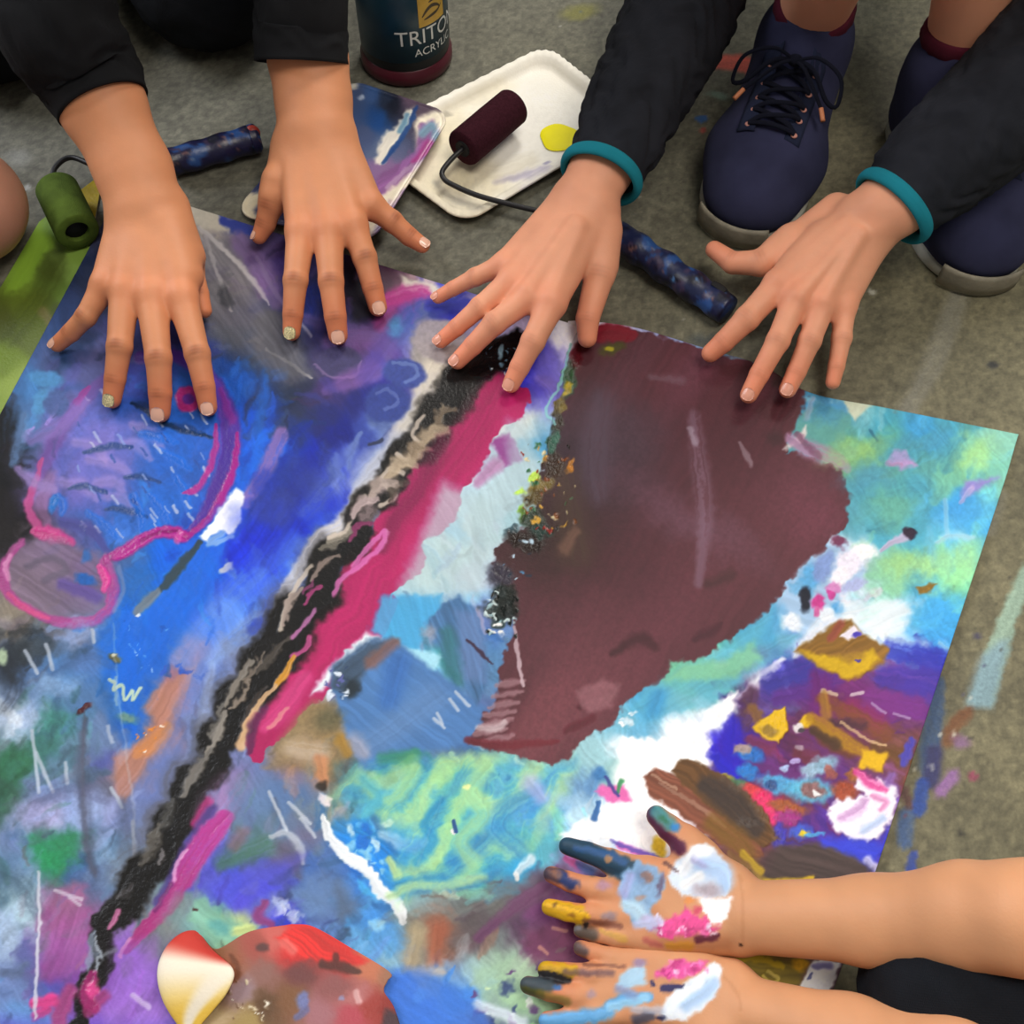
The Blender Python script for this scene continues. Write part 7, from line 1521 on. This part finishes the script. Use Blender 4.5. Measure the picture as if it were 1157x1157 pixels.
    cloth('trousers', [(z['hips'], z['hips'] + [0, 0, .04], .115, .11), (z['hips'], z['knL'], .095, .052), (z['hips'], z['knR'], .095, .055), (z['knL'], z['anL'], .052, .042), (z['knR'], z['anR'], .055, .042)], M['dark'], o, k=.02, zmin=.003)
    # ---- bare knee at the left edge
    J = dict(head=(-.82, .66, .66), face=(-.62, .62, .52), neck=(-.85, .66, .56), chest=(-.87, .66, .46), hips=(-.86, .68, .18), shL=(-.83, .54, .48), shR=(-.83, .78, .48), elL=(-.72, .50, .26), elR=(-.72, .82, .28), knL=(-.60, .53, .07), knR=(-.459, .683, .052), anL=(-.84, .56, .05), anR=(-.78, .72, .05), toL=(-.94, .56, .03), toR=(-.90, .74, .03))
    Vb, Fb, cb, hd = body(J, 'c08a72')
    z = {k: np.array(v) for k, v in J.items()}
    prt = [(Vb, Fb, cb)]
    for q, hv in (('L', (-.64, .55, .10)), ('R', (-.62, .74, .10))):
        hv = np.array(hv); fd = Field(np.minimum(z['el' + q], hv) - .1, np.maximum(z['el' + q], hv) + .1, .004); fd.cone(z['el' + q], hv, .033, .024, .01)
        for a in (-.35, -.12, .12, .35): fd.cone(hv, hv + np.array([.07, .07 * a * 3, -.012]), .014, .0075, .006)
        fd.cone(hv, hv + np.array([.03, .05 if q == 'L' else -.05, -.01]), .014, .008, .006)
        v, f = fd.mesh(); v = relax(v, f, 1); prt.append((v, f, np.tile(hx('c08a72'), (len(v), 1))))
    V, F, c = join(prt)
    o = mk('person', V, F, M['skin'], loc=(-.85, .66, 0), cols=c); tag(o, 'person at the left edge of whom only a bare knee on the floor shows', 'person')
    hair_and_eyes(o, hd, M['hair'], M['white'], M['iris'])
    cloth('shirt', [(z['neck'] - [0, 0, .04], z['chest'], .06, .105), (z['chest'], z['hips'], .11, .115), (z['shL'], z['chest'], .058, .08), (z['shR'], z['chest'], .058, .08), (z['shL'], .5 * z['shL'] + .5 * z['elL'], .058, .052), (z['shR'], .5 * z['shR'] + .5 * z['elR'], .058, .052)], M['grey'], o, k=.02)
    cloth('shorts', [(z['hips'], z['hips'] + [0, 0, .04], .12, .115), (z['hips'], .5 * z['hips'] + .5 * z['knL'], .098, .075), (z['hips'], .5 * z['hips'] + .5 * z['knR'], .098, .075)], M['dark'], o, k=.02)

# ------------------------------------------------------------------ light, camera
def light():
    w = bpy.data.worlds.new('World'); bpy.context.scene.world = w; w.use_nodes = True
    b = w.node_tree.nodes['Background']; b.inputs[0].default_value = (*lin(hx('f4f4f0')), 1); b.inputs[1].default_value = .25
    def area(name, loc, target, sx, sy, power, col):
        l = bpy.data.lights.new(name, 'AREA'); l.shape = 'RECTANGLE'; l.size = sx; l.size_y = sy; l.energy = power; l.color = lin(hx(col))
        o = bpy.data.objects.new(name, l); C.objects.link(o); o.location = loc
        d = Vector(target) - Vector(loc); o.rotation_euler = d.to_track_quat('-Z', 'Y').to_euler()
    area('unseen_lamp', (.7, .1, 2.5), (.3, .5, 0), 1.0, 1.0, 30, 'fff6ea')  # overhead fill, added to brighten the scene; no lamp in view
    area('unseen_lamp', (.75, 2.4, 2.4), (.15, .6, 0), .9, .9, 52, 'fffaf2')
    area('window_light', (-2.4, 1.75, 2.2), (.1, .5, 0), 1.4, 1.6, 84, 'f6f8ff')

def camera():
    cd = bpy.data.cameras.new('camera'); o = bpy.data.objects.new('camera', cd); C.objects.link(o)
    o.location = (0, 0, CAM_H); o.rotation_euler = (PITCH, 0, 0)
    cd.sensor_width = 36; cd.sensor_fit = 'HORIZONTAL'; cd.lens = 36 * FPX / 1157; cd.clip_start = .02; cd.clip_end = 50
    sc = bpy.context.scene; sc.camera = o
    vs = sc.view_settings; vs.view_transform = 'Standard'; vs.look = 'None'; vs.gamma = 1; vs.exposure = .12
    try: vs.use_curve_mapping = False
    except Exception: pass

floor(); sheets(); trays(); rollers(); bottle(); people(); light(); camera()
